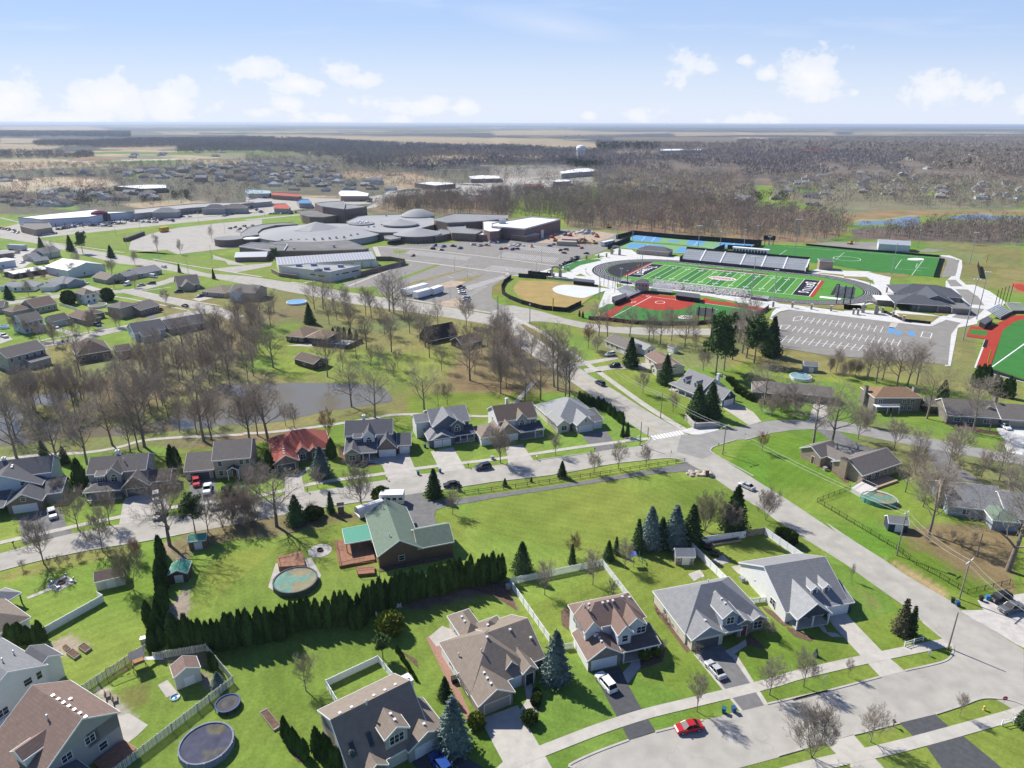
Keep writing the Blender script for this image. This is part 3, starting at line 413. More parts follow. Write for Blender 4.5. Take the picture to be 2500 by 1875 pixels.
for nm,s_,m_,z_ in[('driveway','B 1305,1330 1560,1235 1620,1365 1700,1500 1790,1659 1850,1730 1530,1790 1480,1659 1460,1620',CONC,.06),('path_front','B 1600,1060 1650,1060 1670,1180 1690,1300 1620,1370 1560,1290 1620,1200',CONC,.066),('driveway','C 405,1010 590,975 640,1090 740,1270 832,1412 650,1475 600,1370 480,1150',ASPD,.062),('driveway','C 1085,890 1300,860 1385,905 1590,1228 1400,1277',CONC,.060),('driveway','C 1130,850 1285,835 1345,905 1478,1100 1562,1236 1418,1272 1165,960',ASPM,.068),('driveway','D 410,810 590,795 680,900 960,1190 1142,1343 922,1396 770,1235 600,1050 500,940',CONC,.06),('path_front','D 350,925 410,930 440,990 520,1000 580,1035 480,1035 400,985',CONC,.066),('driveway','B 830,1600 960,1530 1040,1500 1130,1540 1330,1659 1500,1800 1000,1830',ASPD,.06),('driveway','W 1090,610 1410,533 1545,650 1225,742',ASPD,.062),('driveway','W 1310,790 1640,708 1960,970 2200,1200 1600,1200',ASPD,.062),('driveway','W 420,790 680,718 800,858 560,925',CONC,.062),('driveway','W 640,960 850,908 950,1014 1150,1250 700,1250',CONC,.062),('driveway','E 150,1250 400,1185 510,1175 560,1330 620,1390 200,1485 165,1330',ASPM,.06),('driveway','E 1060,1095 1280,1030 1400,1035 1430,1180 1390,1252 1005,1318 1040,1130',CONC3,.06),('driveway','E 1595,950 1810,925 1835,1100 1850,1180 1610,1222',ASPM,.06),('driveway','F 330,890 440,890 560,810 520,860 470,900 500,1045 330,1072',CONC3,.06),('driveway','F 960,780 1370,705 1440,870 1450,895 1205,938 1180,890 1150,812',CONC3,.06),('driveway','F 1560,700 1750,665 1855,848 1640,875 1615,810',CONC,.062),('driveway','G 120,655 260,640 355,777 140,798',CONC3,.06),('driveway','G 755,550 960,515 1035,625 1050,668 880,706 870,668 820,640',ASPM,.062),('driveway','F 1265,1080 1490,1046 1500,1085 1540,1108 1650,1112 1800,1095 2212,1040 G 400,1005 850,938 1300,860 1560,812 1640,790 1760,862 1680,866 1350,892 900,962 400,1037 0,1097 F 1900,1130 1700,1160 1600,1200 1590,1250 1620,1330 1430,1345 1340,1180 1300,1100',ASPM,.065),('driveway','K 690,1335 1045,1283 1075,1300 720,1368',CONC3,.06),('driveway','K 775,1385 1100,1340 1340,1335 1340,1385 1060,1385 800,1422',CONC3,.06),('driveway','G 1935,322 2060,285 2212,370 H 187,410 90,437 0,378',CONC,.066),('path_corner','G 1590,528 1680,500 1830,470 1925,517 1760,558 1690,558',CONC2,.08),('driveway','H 550,400 600,240 640,235 690,280 705,402',CONC,.066),('driveway','H 2000,455 2180,450 2260,480 2260,680 2070,642 2060,545 2010,490',CONC2,.066),('driveway','H 1450,610 1625,648 1690,740 1900,885 1640,860 1500,760 1480,680',ASPM,.066),('driveway','H 600,470 780,482 900,560 1080,640 900,690 760,620 690,530',ASPM,.066),('gravel_lot','D 1640,795 1850,790 1790,705 2212,640 2400,640 2400,1220 2140,1098 1960,988 1740,862',GRAV,.04),('path_front','C 1300,870 1380,830 1440,790 1445,835 1380,880 1340,910',CONC,.07),('path_front','C 590,1040 660,960 670,900 720,900 730,980 650,1085 620,1080',CONC3,.058),('path_patio','A 780,1310 870,1290 1000,1370 930,1440 800,1540 790,1400',CONC3,.05),('path_patio','A 660,1500 780,1430 930,1530 800,1620 700,1600',CONC3,.045),('path_patio','A 310,430 440,360 520,400 390,470 350,455 190,520 180,505 330,445',CONC,.05),('path_patio','A 1065,1100 1130,1065 1200,1150 1125,1185',CONC3,.05),('path_patio','B 940,780 1020,740 1130,700 1160,770 1080,800 1040,860 1260,1330 1220,1350',M('brick_paving',(.34,.2,.15)),.045),('path_patio','B 960,775 1050,700 1150,740 1140,800 1010,840',CONC3,.05),('path_patio','D 560,330 600,330 600,330',CONC,.05),('path_patio','C 1340,300 1400,290 1420,330 1390,350',CONC,.05),('path_patio','C 1050,350 1130,320 1160,360 1090,400',CONC3,.05),('path_patio','C 1210,260 1290,220 1330,270 1270,290',CONC3,.05),('path_patio','G 1690,200 1660,240 1490,180 1520,160',CONC3,.05),('path_patio','J 500,1170 680,1125 830,1140 935,1150 830,1220 640,1200 330,1190',CONC3,.05),('driveway','V 1340,685 1500,670 1740,740 1560,765',CONC3,.06),('driveway','V 1560,1350 1720,1370 1880,1390 1700,1420',ASPM,.06),('driveway','V 860,1400 1000,1400 1240,1450 1420,1500 1180,1510',CONC3,.06),('driveway','V 0,1460 100,1480 220,1580 0,1659',CONC3,.06),('driveway','I 1220,590 1310,570 1330,600 1270,620',ASPM,.06),('driveway','I 1620,450 1720,425 1800,440 1680,470',CONC,.06),('driveway','M 0,1200 200,1120 300,1130 330,1200 200,1290 0,1330',GRAV,.05),('driveway','V 720,790 830,770 920,880 850,810',CONC,.06)]:
 if nm=='path_patio' and '560,330 600,330' in s_:continue
 pav(nm,s_,m_,z_)
for s_ in['B 1690,1130 1720,1180 1700,1300 1640,1395 1610,1360 1690,1300','C 810,520 850,520 900,640 1010,760 1070,860 1040,880 980,800 840,620','C 190,600 260,560 260,740 200,700','C 680,900 900,850 880,940 740,990 690,960','C 1540,560 1620,600 1740,700 1690,700 1560,590','D 70,940 180,970 300,1030 330,1050 290,1075 150,1030 90,980','F 780,680 830,650 860,720 960,780 1150,810 1000,830 860,800 790,760','F 540,900 640,870 720,900 700,930 580,930','C 1450,740 1520,800 1580,860 1450,830','A 1750,1280 1800,1250 1900,1370 1845,1405','A 1910,1480 1940,1470 2060,1620 2010,1620','H 600,760 700,770 830,880 860,880 880,820 700,740','H 1610,380 1900,470 2212,530 1900,500 1600,430','G 1490,170 1600,120 1650,200 1580,200','B 1220,420 1480,400 1560,600 1400,500 1220,450','B 740,850 880,930 890,990 780,880','A 1860,280 2100,240 2170,360 2100,470 1930,510 1810,440']:
 pav('mulch_bed',s_,MUL if not s_.startswith('A 1860')else CONC3,.035)
b=MB();L1=[g(t_,x_,y_)for t_,x_,y_ in[('K',0,980),('K',330,1180),('K',620,1380),('G',760,85),('G',1200,400),('G',1440,560)]]
for off in(-.12,.12):
 S_=smooth_line(L1)
 for i in range(len(S_)-1):
  p,q=Vector(S_[i]),Vector(S_[i+1]);d=(q-p).normalized();nn_=Vector((-d.y,d.x));a,c=p+nn_*(off-.06),p+nn_*(off+.06);e,f=q+nn_*(off-.06),q+nn_*(off+.06)
  b.quadf((a.x,a.y,.04),(e.x,e.y,.04),(f.x,f.y,.04),(c.x,c.y,.04))
struct(b.build('centre_line',PAINTY))
b=MB();p=Vector(g('G',1365,585));q=Vector(g('G',1600,540));d=(q-p);nb=10;dirn=d.normalized();r_=Vector(g('G',1400,615))-Vector(g('G',1365,578));r_.normalize()
for k in range(nb):
 c=p+d*(k/(nb-1));w_,h_=dirn*.42,r_*1.5
 pts=[c-w_-h_,c+w_-h_,c+w_+h_,c-w_+h_];b.quadf(*[(a.x,a.y,.068)for a in(pts if(pts[1]-pts[0]).cross(pts[2]-pts[1])>0 else pts[::-1])])
struct(b.build('crosswalk',PAINTW))
def stalls(p0,p1,q0,q1,nst,z,m=None,wd=.14):
 """stall lines between two edges given as ground points"""
 b=MB();p0,p1,q0,q1=map(Vector,(p0,p1,q0,q1))
 for k in range(nst+1):
  a=p0.lerp(p1,k/nst);c=q0.lerp(q1,k/nst);d=(c-a).normalized();nn_=Vector((-d.y,d.x))*wd
  b.quadf((a.x-nn_.x,a.y-nn_.y,z),(a.x+nn_.x,a.y+nn_.y,z),(c.x+nn_.x,c.y+nn_.y,z),(c.x-nn_.x,c.y-nn_.y,z))
 b.f=[tuple(reversed(f_))for f_ in b.f]
 return struct(b.build('stall_lines',m or PAINTW))
stalls(g('L',550,870),g('L',1125,943),g('L',517,910),g('L',1103,987),12,.15);stalls(g('L',455,940),g('L',1260,1045),g('L',420,978),g('L',1235,1090),17,.15);stalls(g('L',385,1012),g('L',1255,1120),g('L',340,1060),g('L',1215,1160),16,.15)
for a_,b_ in[(('L',500,888),('L',1115,965)),(('L',440,958),('L',1250,1068)),(('L',350,1035),('L',1240,1140))]:
 ribbon('stall_lines',[g(*a_),g(*b_)],.25,.152,PAINTW)
PB=M('line_paint_blue',(.12,.3,.55),.1,2,.8,kind='world')
for s_ in['a 555,1000 640,1010 615,1080 530,1070','a 655,1045 720,1050 690,1100 625,1095','a 800,1050 880,1060 860,1110 780,1100']:sheet('stall_paint',poly(s_),.151,PB)
for s_ in['a 970,1055 1085,1075 1060,1140 945,1120','L 440,870 505,860 490,890 430,900','L 340,930 410,930 370,965 330,960']:
 P_=poly(s_);P_.append(P_[0]);line_mesh('stall_lines',P_,.35,.153,PAINTW)
sheet('crosswalk',poly('L 1185,910 1245,912 1215,955 1165,950'),.151,CONC)
for a_,b_,c_,d_,k_ in[(('J',1800,800),('J',1990,680),('J',1860,800),('J',2040,690),14),(('J',1640,470),('J',2212,540),('J',1500,470),('J',2190,560),2),(('K',120,400),('K',560,450),('K',60,440),('K',520,490),26),(('K',250,330),('K',640,380),('K',200,370),('K',600,420),24),(('J',1400,385),('J',1900,440),('J',1350,415),('J',1850,470),30),(('K',20,510),('K',330,545),('K',-60,545),('K',290,580),20),(('J',1750,620),('J',2200,540),('J',1700,600),('J',2150,530),3),(('J',1850,690),('K',90,600),('J',1890,720),('K',120,620),26)]:
 stalls(g(*a_),g(*b_),g(*c_),g(*d_),k_,.12)
wm=bpy.data.materials.new('water');wm.use_nodes=True;nn,ll=nodes_of(wm);b_=nn['Principled BSDF'];b_.inputs['Base Color'].default_value=(.17,.145,.095,1);b_.inputs['Specular IOR Level'].default_value=.5;b_.inputs['Roughness'].default_value=.08
no=nn.new('ShaderNodeTexNoise');no.inputs['Scale'].default_value=1.2;no.inputs['Detail'].default_value=4;bp=nn.new('ShaderNodeBump');bp.inputs['Strength'].default_value=.06;ge=nn.new('ShaderNodeNewGeometry');ll.new(ge.outputs['Position'],no.inputs[0]);ll.new(no.outputs['Fac'],bp.inputs['Height']);ll.new(bp.outputs[0],b_.inputs['Normal'])
sheet('pond_water',smooth_line(poly('E -200,270 0,265 120,310 280,430 560,470 900,490 1200,470 1420,420 1620,310 1850,135 F 100,130 450,120 800,125 1000,130 1160,160 1235,270 1100,300 900,330 730,352 500,402 330,442 150,462 0,480 E 1950,470 1800,492 1500,522 1100,560 900,572 450,602 200,645 0,655 -200,670')),.03,wm)
sheet('pond_water',smooth_line(poly('E 200,250 300,215 520,205 740,190 760,205 640,240 480,300 300,310')),.03,wm)
wm2=M('water_sky_tint',(.10,.15,.22),.3,.05,.25,.5);sheet('marsh_water',smooth_line(poly('Q 900,850 960,822 1130,818 1240,800 1320,785 1410,800 1400,835 1370,862 1290,865 1200,846 1000,855')),.04,wm2)  # blue of the reflected sky put into the marsh water's base colour
sheet('marsh_water',smooth_line(poly('Q 1600,795 1760,772 1900,768 2000,785 2300,790 2300,812 2150,808 1900,815 1740,812')),.04,wm2)
# ================================================================ houses
def shingle(name,rgb):return lines_mat('shingle_'+name,rgb,tuple(c*.93 for c in rgb),2,.3,.3,.13,.92)
def siding(name,rgb):return lines_mat('siding_'+name,rgb,tuple(c*.72 for c in rgb),2,.2,.14,.04,.7)
def brick(name,rgb):return lines_mat('brick_'+name,rgb,(.35,.33,.3),2,.3,brick=True)
S_BROWN=shingle('brown',(.235,.165,.135));S_TAN=shingle('tan',(.25,.205,.165));S_GREY=shingle('grey',(.25,.25,.255));S_DGREY=shingle('dark_grey',(.13,.13,.14));S_WARM=shingle('warm_grey',(.19,.17,.155));S_RED=shingle('red',(.34,.10,.075));S_GREEN=shingle('green',(.165,.215,.165));S_CHAR=shingle('charcoal',(.10,.104,.118));S_LG=shingle('light_grey',(.33,.335,.335));S_DKB=shingle('dark_brown',(.15,.115,.095));S_BLACK=shingle('near_black',(.055,.055,.05))
W_WHITE=siding('white',(.78,.78,.76));W_CREAM=siding('cream',(.62,.57,.48));W_TAN=siding('tan',(.42,.36,.29));W_GREY=siding('grey',(.40,.39,.37));W_BLUE=siding('blue_grey',(.13,.15,.19));W_NAVY=siding('navy',(.045,.06,.10));W_STEEL=siding('steel_blue',(.30,.34,.40));W_LBLUE=siding('pale_blue',(.55,.6,.68));W_DKB=siding('dark_brown',(.12,.09,.07))
B_TAN=brick('tan',(.42,.30,.21));B_BROWN=brick('brown',(.24,.15,.11));B_RED=brick('red',(.20,.075,.05));B_GREY=brick('grey_brown',(.22,.19,.165))
TRIM=M('trim_white',(.80,.80,.79),.03,2,.6);TRIMD=M('trim_dark',(.10,.09,.085),.05,2,.6);FRAME=M('window_frame',(.78,.78,.77),.03,2,.5);GLASS=glass();GDOOR=lines_mat('garage_door_white',(.76,.76,.76),(.5,.5,.52),2,.55,.06,.03,.5);GDARK=lines_mat('garage_door_dark',(.10,.11,.12),(.06,.06,.07),2,.55,.06,.03,.5);GTAN=lines_mat('garage_door_tan',(.36,.31,.25),(.25,.22,.18),2,.55,.06,.03,.5)
DOORM=M('front_door',(.16,.05,.04),.1,2,.5);METALW=M('vent_metal',(.75,.74,.72),.05,3,.35,.5,.2);WOODM=M('deck_wood',(.30,.15,.09),.2,2,.8);STONE=M('stone',(.34,.31,.28),.35,3,.9);POSTW=TRIM
class House:
 def __init__(s,label,org,ang,wall,roof,name='house',cat='house',trim=None,group=None):
  s.t=org[0];x,y=g(*org);s.x,s.y,s.a=x,y,R(ang)
  s.root=thing(name,label,cat,x,y,s.a,group);s.wall,s.roofm=wall,roof;s.trim=trim or TRIM
  s.W={};s.RB={};s.TB=MB();s.blocks=[]
 def wb(s,m):return s.W.setdefault(m.name,(m,MB()))[1]
 def rb(s,m):return s.RB.setdefault(m.name,(m,MB()))[1]
 def board(s,p,q,out):
  """fascia board under a roof edge"""
  p=Vector(p);q=Vector(q);o=Vector(out)*.05;dn=Vector((0,0,-.26));up=Vector((0,0,.02))
  a,b,c,d=p+up,q+up,q+dn,p+dn;s.TB.quadf(a+o,b+o,c+o,d+o);s.TB.quadf(b-o*.4,a-o*.4,d-o*.4,c-o*.4)
  s.TB.quadf(a-o*.4,b-o*.4,b+o,a+o);s.TB.quadf(d+o,c+o,c-o*.4,d-o*.4)
 def blk(s,x0,y0,x1,y1,ze,rise,kind='gx',base=0.0,wall=None,roof=None,f=.5,ze2=None,ov=.35,gab=None,nowall=False,walls=None):
  wall=wall or s.wall;roof=roof or s.roofm;W=s.wb(wall);Rb=s.rb(roof);G=s.wb(gab)if gab else W;ze2=ze if ze2 is None else ze2;zr=ze+rise
  th=.16;a0,b0,a1,b1=x0+ov,y0+ov,x1-ov,y1-ov
  s.blocks.append((x0,y0,x1,y1,ze,ze2,zr,kind,f));B=dict(x0=a0,y0=b0,x1=a1,y1=b1,ze=ze,base=base)
  if kind=='flat':
   if not nowall:W.box(a0,b0,base,a1,b1,ze)
   Rb.box(x0,y0,ze+.003,x1,y1,ze+.12);s.TB.box(x0-.03,y0-.03,ze-.15,x1+.03,y1+.03,ze);return B
  zw=min(ze,ze2)-.08
  if not nowall:W.box(a0,b0,base,a1,b1,zw)
  if kind=='gx':
   ym=y0+(y1-y0)*f;A,Bp,Cc,D=(x0,y0,ze),(x1,y0,ze),(x1,ym,zr),(x0,ym,zr);E,F=(x1,y1,ze2),(x0,y1,ze2)
   Rb.solid([A,Bp,Cc,D],th);Rb.solid([D,Cc,E,F],th)
   s.board(A,Bp,(0,-1,0));s.board(E,F,(0,1,0));s.board(Bp,Cc,(1,0,0));s.board(Cc,E,(1,0,0));s.board(F,D,(-1,0,0));s.board(D,A,(-1,0,0))
   sl0=rise/max(ym-y0,.01);sl1=(zr-ze2)/max(y1-ym,.01)
   for xa,xb in((a0,a0+.12),(a1-.12,a1)):
    i=len(G.v);pr=[(b0,zw-.02),(b1,zw-.02),(b1,ze2+sl1*ov-.17),(ym,zr-.17),(b0,ze+sl0*ov-.17)]
    G.v+=[(xa,y,z)for y,z in pr]+[(xb,y,z)for y,z in pr];G.f+=[(i+4,i+3,i+2,i+1,i),(i+5,i+6,i+7,i+8,i+9)];G.mi+=[0,0]
    for k in range(5):k2=(k+1)%5;G.f.append((i+k,i+k2,i+5+k2,i+5+k));G.mi.append(0)
   if abs(ze-ze2)>.5 and not nowall:
    (W.box(a0,ym,zw-.01,a1,b1,ze2-.08)if ze2>ze else W.box(a0,b0,zw-.01,a1,ym,ze-.08))
  elif kind=='gy':
   xm=x0+(x1-x0)*f;A,Bp,Cc,D=(x0,y1,ze),(x0,y0,ze),(xm,y0,zr),(xm,y1,zr);E,F=(x1,y0,ze2),(x1,y1,ze2)
   Rb.solid([A,Bp,Cc,D],th);Rb.solid([D,Cc,E,F],th)
   s.board(A,Bp,(-1,0,0));s.board(E,F,(1,0,0));s.board(Bp,Cc,(0,-1,0));s.board(Cc,E,(0,-1,0));s.board(F,D,(0,1,0));s.board(D,A,(0,1,0))
   sl0=rise/max(xm-x0,.01);sl1=(zr-ze2)/max(x1-xm,.01)
   for ya,yb in((b0,b0+.12),(b1-.12,b1)):
    i=len(G.v);pr=[(a0,zw-.02),(a1,zw-.02),(a1,ze2+sl1*ov-.17),(xm,zr-.17),(a0,ze+sl0*ov-.17)]
    G.v+=[(x,ya,z)for x,z in pr]+[(x,yb,z)for x,z in pr];G.f+=[(i,i+1,i+2,i+3,i+4),(i+9,i+8,i+7,i+6,i+5)];G.mi+=[0,0]
    for k in range(5):k2=(k+1)%5;G.f.append((i+k2,i+k,i+5+k,i+5+k2));G.mi.append(0)
  elif kind=='hip':
   w_,d_=x1-x0,y1-y0;h=min(w_,d_)/2
   if w_>=d_:r1,r2=(x0+h,y0+h,zr),(x1-h,y0+h,zr)
   else:r1,r2=(x0+h,y0+h,zr),(x0+h,y1-h,zr)
   A,Bp,Cc,D=(x0,y0,ze),(x1,y0,ze),(x1,y1,ze),(x0,y1,ze)
   if w_>=d_:fs_=[[A,Bp,r2,r1],[Bp,Cc,r2],[Cc,D,r1,r2],[D,A,r1]]
   else:fs_=[[A,Bp,r1],[Bp,Cc,r2,r1],[Cc,D,r2],[D,A,r1,r2]]
   for q in fs_:
    q=[p for k,p in enumerate(q)if p!=q[k-1]];Rb.quadf(*q)
   Rb.quadf((x0,y0,ze-.12),(x0,y1,ze-.12),(x1,y1,ze-.12),(x1,y0,ze-.12))
   for p,q,o in((A,Bp,(0,-1,0)),(Bp,Cc,(1,0,0)),(Cc,D,(0,1,0)),(D,A,(-1,0,0))):s.board(p,q,o)
  elif kind in('sy','sx'):
   if kind=='sy':P=[(x0,y0,ze),(x1,y0,ze),(x1,y1,zr),(x0,y1,zr)]
   else:P=[(x0,y0,ze),(x1,y0,zr),(x1,y1,zr),(x0,y1,ze)]
   Rb.solid(P,th)
   for k,o in enumerate(((0,-1,0),(1,0,0),(0,1,0),(-1,0,0))):s.board(P[k],P[(k+1)%4],o)
  return B
 def opening(s,B,side,u,w_,z0,h,kind='window',m=None,mull=None):
  """window, door or garage door on a wall of a block; u = distance of its centre along the wall from the wall's low end"""
  if side in 'SN':L=B['x0']+u;y=B['y0']if side=='S' else B['y1'];sg=-1 if side=='S' else 1;P=lambda a,d,z:(L+a,y+sg*d,z)
  else:L=B['y0']+u;x=B['x0']if side=='W' else B['x1'];sg=-1 if side=='W' else 1;P=lambda a,d,z:(x+sg*d,L+a,z)
  def bx(b,a0,a1,d0,d1,za,zb):
   p=P(a0,d0,za);q=P(a1,d1,zb);b.box(min(p[0],q[0]),min(p[1],q[1]),za,max(p[0],q[0]),max(p[1],q[1]),zb)
  hw=w_/2;fr=MB();t=.1 if kind!='garage_door' else.12
  bx(fr,-hw-t,-hw,-.02,.07,z0-t,z0+h+t);bx(fr,hw,hw+t,-.02,.07,z0-t,z0+h+t);bx(fr,-hw,hw,-.02,.072,z0+h,z0+h+t)
  if kind=='window':
   bx(fr,-hw,hw,-.02,.074,z0-t,z0);nm=mull if mull is not None else max(0,round(w_/.9)-1)
   for k in range(nm):c=-hw+w_*(k+1)/(nm+1);bx(fr,c-.04,c+.04,.01,.06,z0,z0+h)
   bx(fr,-hw,hw,.01,.055,z0+h*.5-.025,z0+h*.5+.025)
   f_=fr.build('window',FRAME,s.root);b=MB();bx(b,-hw,hw,-.03,.03,z0,z0+h);b.build('pane',GLASS,f_)
  else:
   f_=fr.build('door_frame',FRAME,s.root);b=MB();bx(b,-hw,hw,-.03,.04,z0,z0+h);b.build(kind,m or(GDOOR if kind=='garage_door' else DOORM),s.root)
 def win(s,B,side,u,w_=1.0,z0=1.0,h=1.3,mull=None):s.opening(B,side,u,w_,z0,h,'window',None,mull)
 def gar(s,B,side,u,w_=4.9,h=2.15,m=None):s.opening(B,side,u,w_,.02,h,'garage_door',m)
 def door(s,B,side,u,m=None):s.opening(B,side,u,.95,.1,2.05,'door',m)
 def rz(s,x,y):
  z=0
  for x0,y0,x1,y1,ze,ze2,zr,k,f in s.blocks:
   if not(x0<=x<=x1 and y0<=y<=y1):continue
   if k=='gx':ym=y0+(y1-y0)*f;v=ze+(zr-ze)*(y-y0)/(ym-y0)if y<ym else ze2+(zr-ze2)*(y1-y)/(y1-ym)
   elif k=='gy':xm=x0+(x1-x0)*f;v=ze+(zr-ze)*(x-x0)/(xm-x0)if x<xm else ze2+(zr-ze2)*(x1-x)/(x1-xm)
   elif k=='hip':h=min(x1-x0,y1-y0)/2;v=ze+(zr-ze)*min(1,min(x-x0,x1-x,y-y0,y1-y)/h)
   elif k=='sy':v=ze+(zr-ze)*(y-y0)/(y1-y0)
   elif k=='sx':v=ze+(zr-ze)*(x-x0)/(x1-x0)
   else:v=ze
   z=max(z,v)
  return z
 def px(s,t,X,Y):
  z=5.0
  for _ in range(12):
   wx,wy=g(t,X,Y,z);dx,dy=wx-s.x,wy-s.y;c,n_=math.cos(s.a),math.sin(s.a);lx,ly=c*dx+n_*dy,-n_*dx+c*dy;z=.5*z+.5*(s.rz(lx,ly)or z)
  return lx,ly,z
 def vents(s,t,pts,kind='box'):
  for X,Y in pts:
   x,y,z=s.px(t,X,Y);b=MB()
   if kind=='box':b.box(x-.18,y-.18,z-.1,x+.18,y+.18,z+.22);b.box(x-.22,y-.22,z+.223,x+.22,y+.22,z+.28)
   elif kind=='pipe':b.tube((x,y,z-.2),(x,y,z+.75),.12,n=8);b.tube((x,y,z+.76),(x,y,z+.92),.2,.08,n=8)
   b.build('roof_vent',METALW,s.root)
 def skylight(s,t,X,Y,w_=.8,d=1.6):
  x,y,z=s.px(t,X,Y);sl=(s.rz(x,y+.3)-s.rz(x,y-.3))/.6;b=MB();P=[(x-w_/2,y-d/2,z+.16-sl*d/2),(x+w_/2,y-d/2,z+.16-sl*d/2),(x+w_/2,y+d/2,z+.16+sl*d/2),(x-w_/2,y+d/2,z+.16+sl*d/2)]
  b.solid(P,.2);k=b.build('skylight',TRIMD,s.root);b=MB();b.solid([(p[0]*.8+x*.2,p[1]*.8+y*.2,(p[2]-z-.16)*.8+z+.175)for p in P],.04);b.build('pane',GLASS,k)
 def chimney(s,x,y,w_,d,z1,m,base=0):
  b=MB();b.box(x,y,base,x+w_,y+d,z1);c=b.build('chimney',m,s.root);b=MB();b.box(x-.08,y-.08,z1+.003,x+w_+.08,y+d+.08,z1+.12);b.box(x+w_*.3,y+d*.3,z1+.12,x+w_*.7,y+d*.7,z1+.4);b.build('chimney_cap',TRIMD if m is not TRIM else TRIM,c)
 def posts(s,pts,z1,r=.11,m=None):
  for x,y in pts:b=MB();b.box(x-r,y-r,0,x+r,y+r,z1);b.build('porch_post',m or TRIM,s.root)
 def slab(s,x0,y0,x1,y1,z=.18,name='porch_floor',m=None):b=MB();b.box(x0,y0,0,x1,y1,z);b.build(name,m or CONC,s.root)
 def arch(s,B,side,u,w_,z0,h):
  """round-topped window"""
  s.win(B,side,u,w_,z0,h,1);y=B['y0']-.05;cx=B['x0']+u;b=MB();n_=10;ri=[(cx+math.cos(math.pi*k/n_)*w_/2,z0+h+.12+math.sin(math.pi*k/n_)*w_/2)for k in range(n_+1)]
  i=len(b.v);b.v+=[(x,y,z)for x,z in ri]+[(x,y+.1,z)for x,z in ri];b.f.append(tuple(range(i+n_,i-1,-1)));b.mi.append(0);f_=b.build('window',FRAME,s.root)
  b=MB();ri=[(cx+(x-cx)*.8,z0+h+.15+(z-z0-h-.12)*.8)for x,z in ri];b.v=[(x,y-.01,z)for x,z in ri];b.f=[tuple(range(n_,-1,-1))];b.mi=[0];b.build('pane',GLASS,f_)
 def done(s):
  for m,b in s.W.values():
   if b.v:b.build('wall',m,s.root)
  for m,b in s.RB.values():
   if b.v:b.build('roof',m,s.root)
  if s.TB.v:s.TB.build('roof_trim',s.trim,s.root)
  return s.root
def rowwin(h,B,side,us,w_=1.0,z0=1.0,hh=1.3):
 for u in us:h.win(B,side,u,w_,z0,hh)
# front row, left to right
h=House('two-storey house with a brown roof and pale grey walls at the bottom left corner',('Y',1770,830,5.6),150.8,W_GREY,S_BROWN,'brown_roofed_house')
b=h.blk(0,0,13.4,14.2,5.6,3.4,'gx',f=.37,ze2=3.0,base=0);h.blk(3.2,7.5,6.6,12.6,6.0,1.1,'gy',base=3.2,wall=W_WHITE)
c=h.blk(-4.2,7.2,.4,13.5,2.7,1.0,'gx',roof=S_DGREY,wall=W_WHITE)
h.vents('Y',[(700,550),(785,605),(862,657),(940,710),(1020,760),(1100,813),(1183,865),(1265,920),(1040,655)]);h.vents('Y',[(703,940)],'pipe');h.win(b,'W',3,1.2,1.0);h.win(b,'W',8,1.4,3.6,1.2);h.win(b,'W',4.5,1.4,3.8,1.2)
h.slab(-3.5,.6,-.2,5.5,.5,'deck',WOODM);h.done()
h=House('white-sided house with a grey roof above the raised garden beds on the left edge',('A',325,962,5.2),152,W_WHITE,S_GREY,'white_house')
b=h.blk(0,0,14,11.5,5.2,3.2,'gx');c=h.blk(1.0,-3.0,6.5,1.5,4.6,1.4,'gx',roof=S_DGREY);h.win(b,'W',3,1.2,3.6,1.2);h.win(b,'W',7.5,1.6,1.0,1.3);h.vents('A',[(20,945),(95,893)],'pipe');h.win(b,'W',1.2,.8,3.4,1.4);h.slab(-2.2,6,-.1,10.5,.9,'bay_base',W_WHITE);h.done()
h=House('tan-roofed house beside the gazebo at the left edge',('A',210,640,3.0),148,W_WHITE,S_TAN,'tan_roofed_house');b=h.blk(0,0,16,11,3.0,2.9,'hip');h.win(b,'W',4,1.4,1,1.2);h.done()
h=House('house with a brown roof, two skylights and a fenced dog run beside the tall spruce',('m',95,610,5.4),36,W_CREAM,S_TAN,'skylight_house')
b=h.blk(0,-12.4,13.4,0,2.7,5.8,'gx',f=.52,ze2=5.4);d=h.blk(5.8,-11.9,10.1,-6.5,5.9,1.4,'gy',base=3.2,wall=W_GREY);h.win(d,'S',1.8,2.3,4.0,1.5,2);gq=h.blk(8.9,-13.2,16,-5,2.7,2.0,'gy',wall=W_GREY);h.gar(gq,'S',3.7,5.2)
p_=h.blk(1.8,-13.4,5.6,-9.5,2.7,1.4,'gy',wall=B_BROWN);h.win(p_,'S',1.5,1.8,.9,1.3,1);h.skylight('m',660,1235);h.skylight('m',935,1080);h.vents('m',[(455,670),(642,577),(995,390),(1170,307),(1335,217),(1258,680),(1325,772),(1790,840)]);h.vents('m',[(880,520)],'pipe');h.chimney(13.5,-4.4,1.2,1.8,6.6,TRIM);h.win(b,'W',4,1.0,3.6,1.1);h.win(b,'W',7,1.0,1.0,1.2);h.done()
h=House('tan-roofed single-storey house with an arched brick entry and brick side walk',('k',640,1400,2.7),28,B_TAN,S_TAN,'arched_entry_house')
b0=h.blk(0,2.6,12.6,16.7,2.7,4.4,'hip',wall=W_WHITE);b1=h.blk(0,-.3,6.9,8,2.7,2.2,'gy',wall=B_TAN);w1=MB();h.gar(b1,'S',3.3,4.7,2.1,GTAN);b2=h.blk(7,4.2,15.4,17.3,2.75,3.9,'gx',wall=B_TAN);b3=h.blk(4.2,14.5,8.9,22.8,2.7,1.8,'hip',wall=W_CREAM);b4=h.blk(6.4,12,12.9,18.4,2.7,2.4,'hip',wall=W_CREAM)
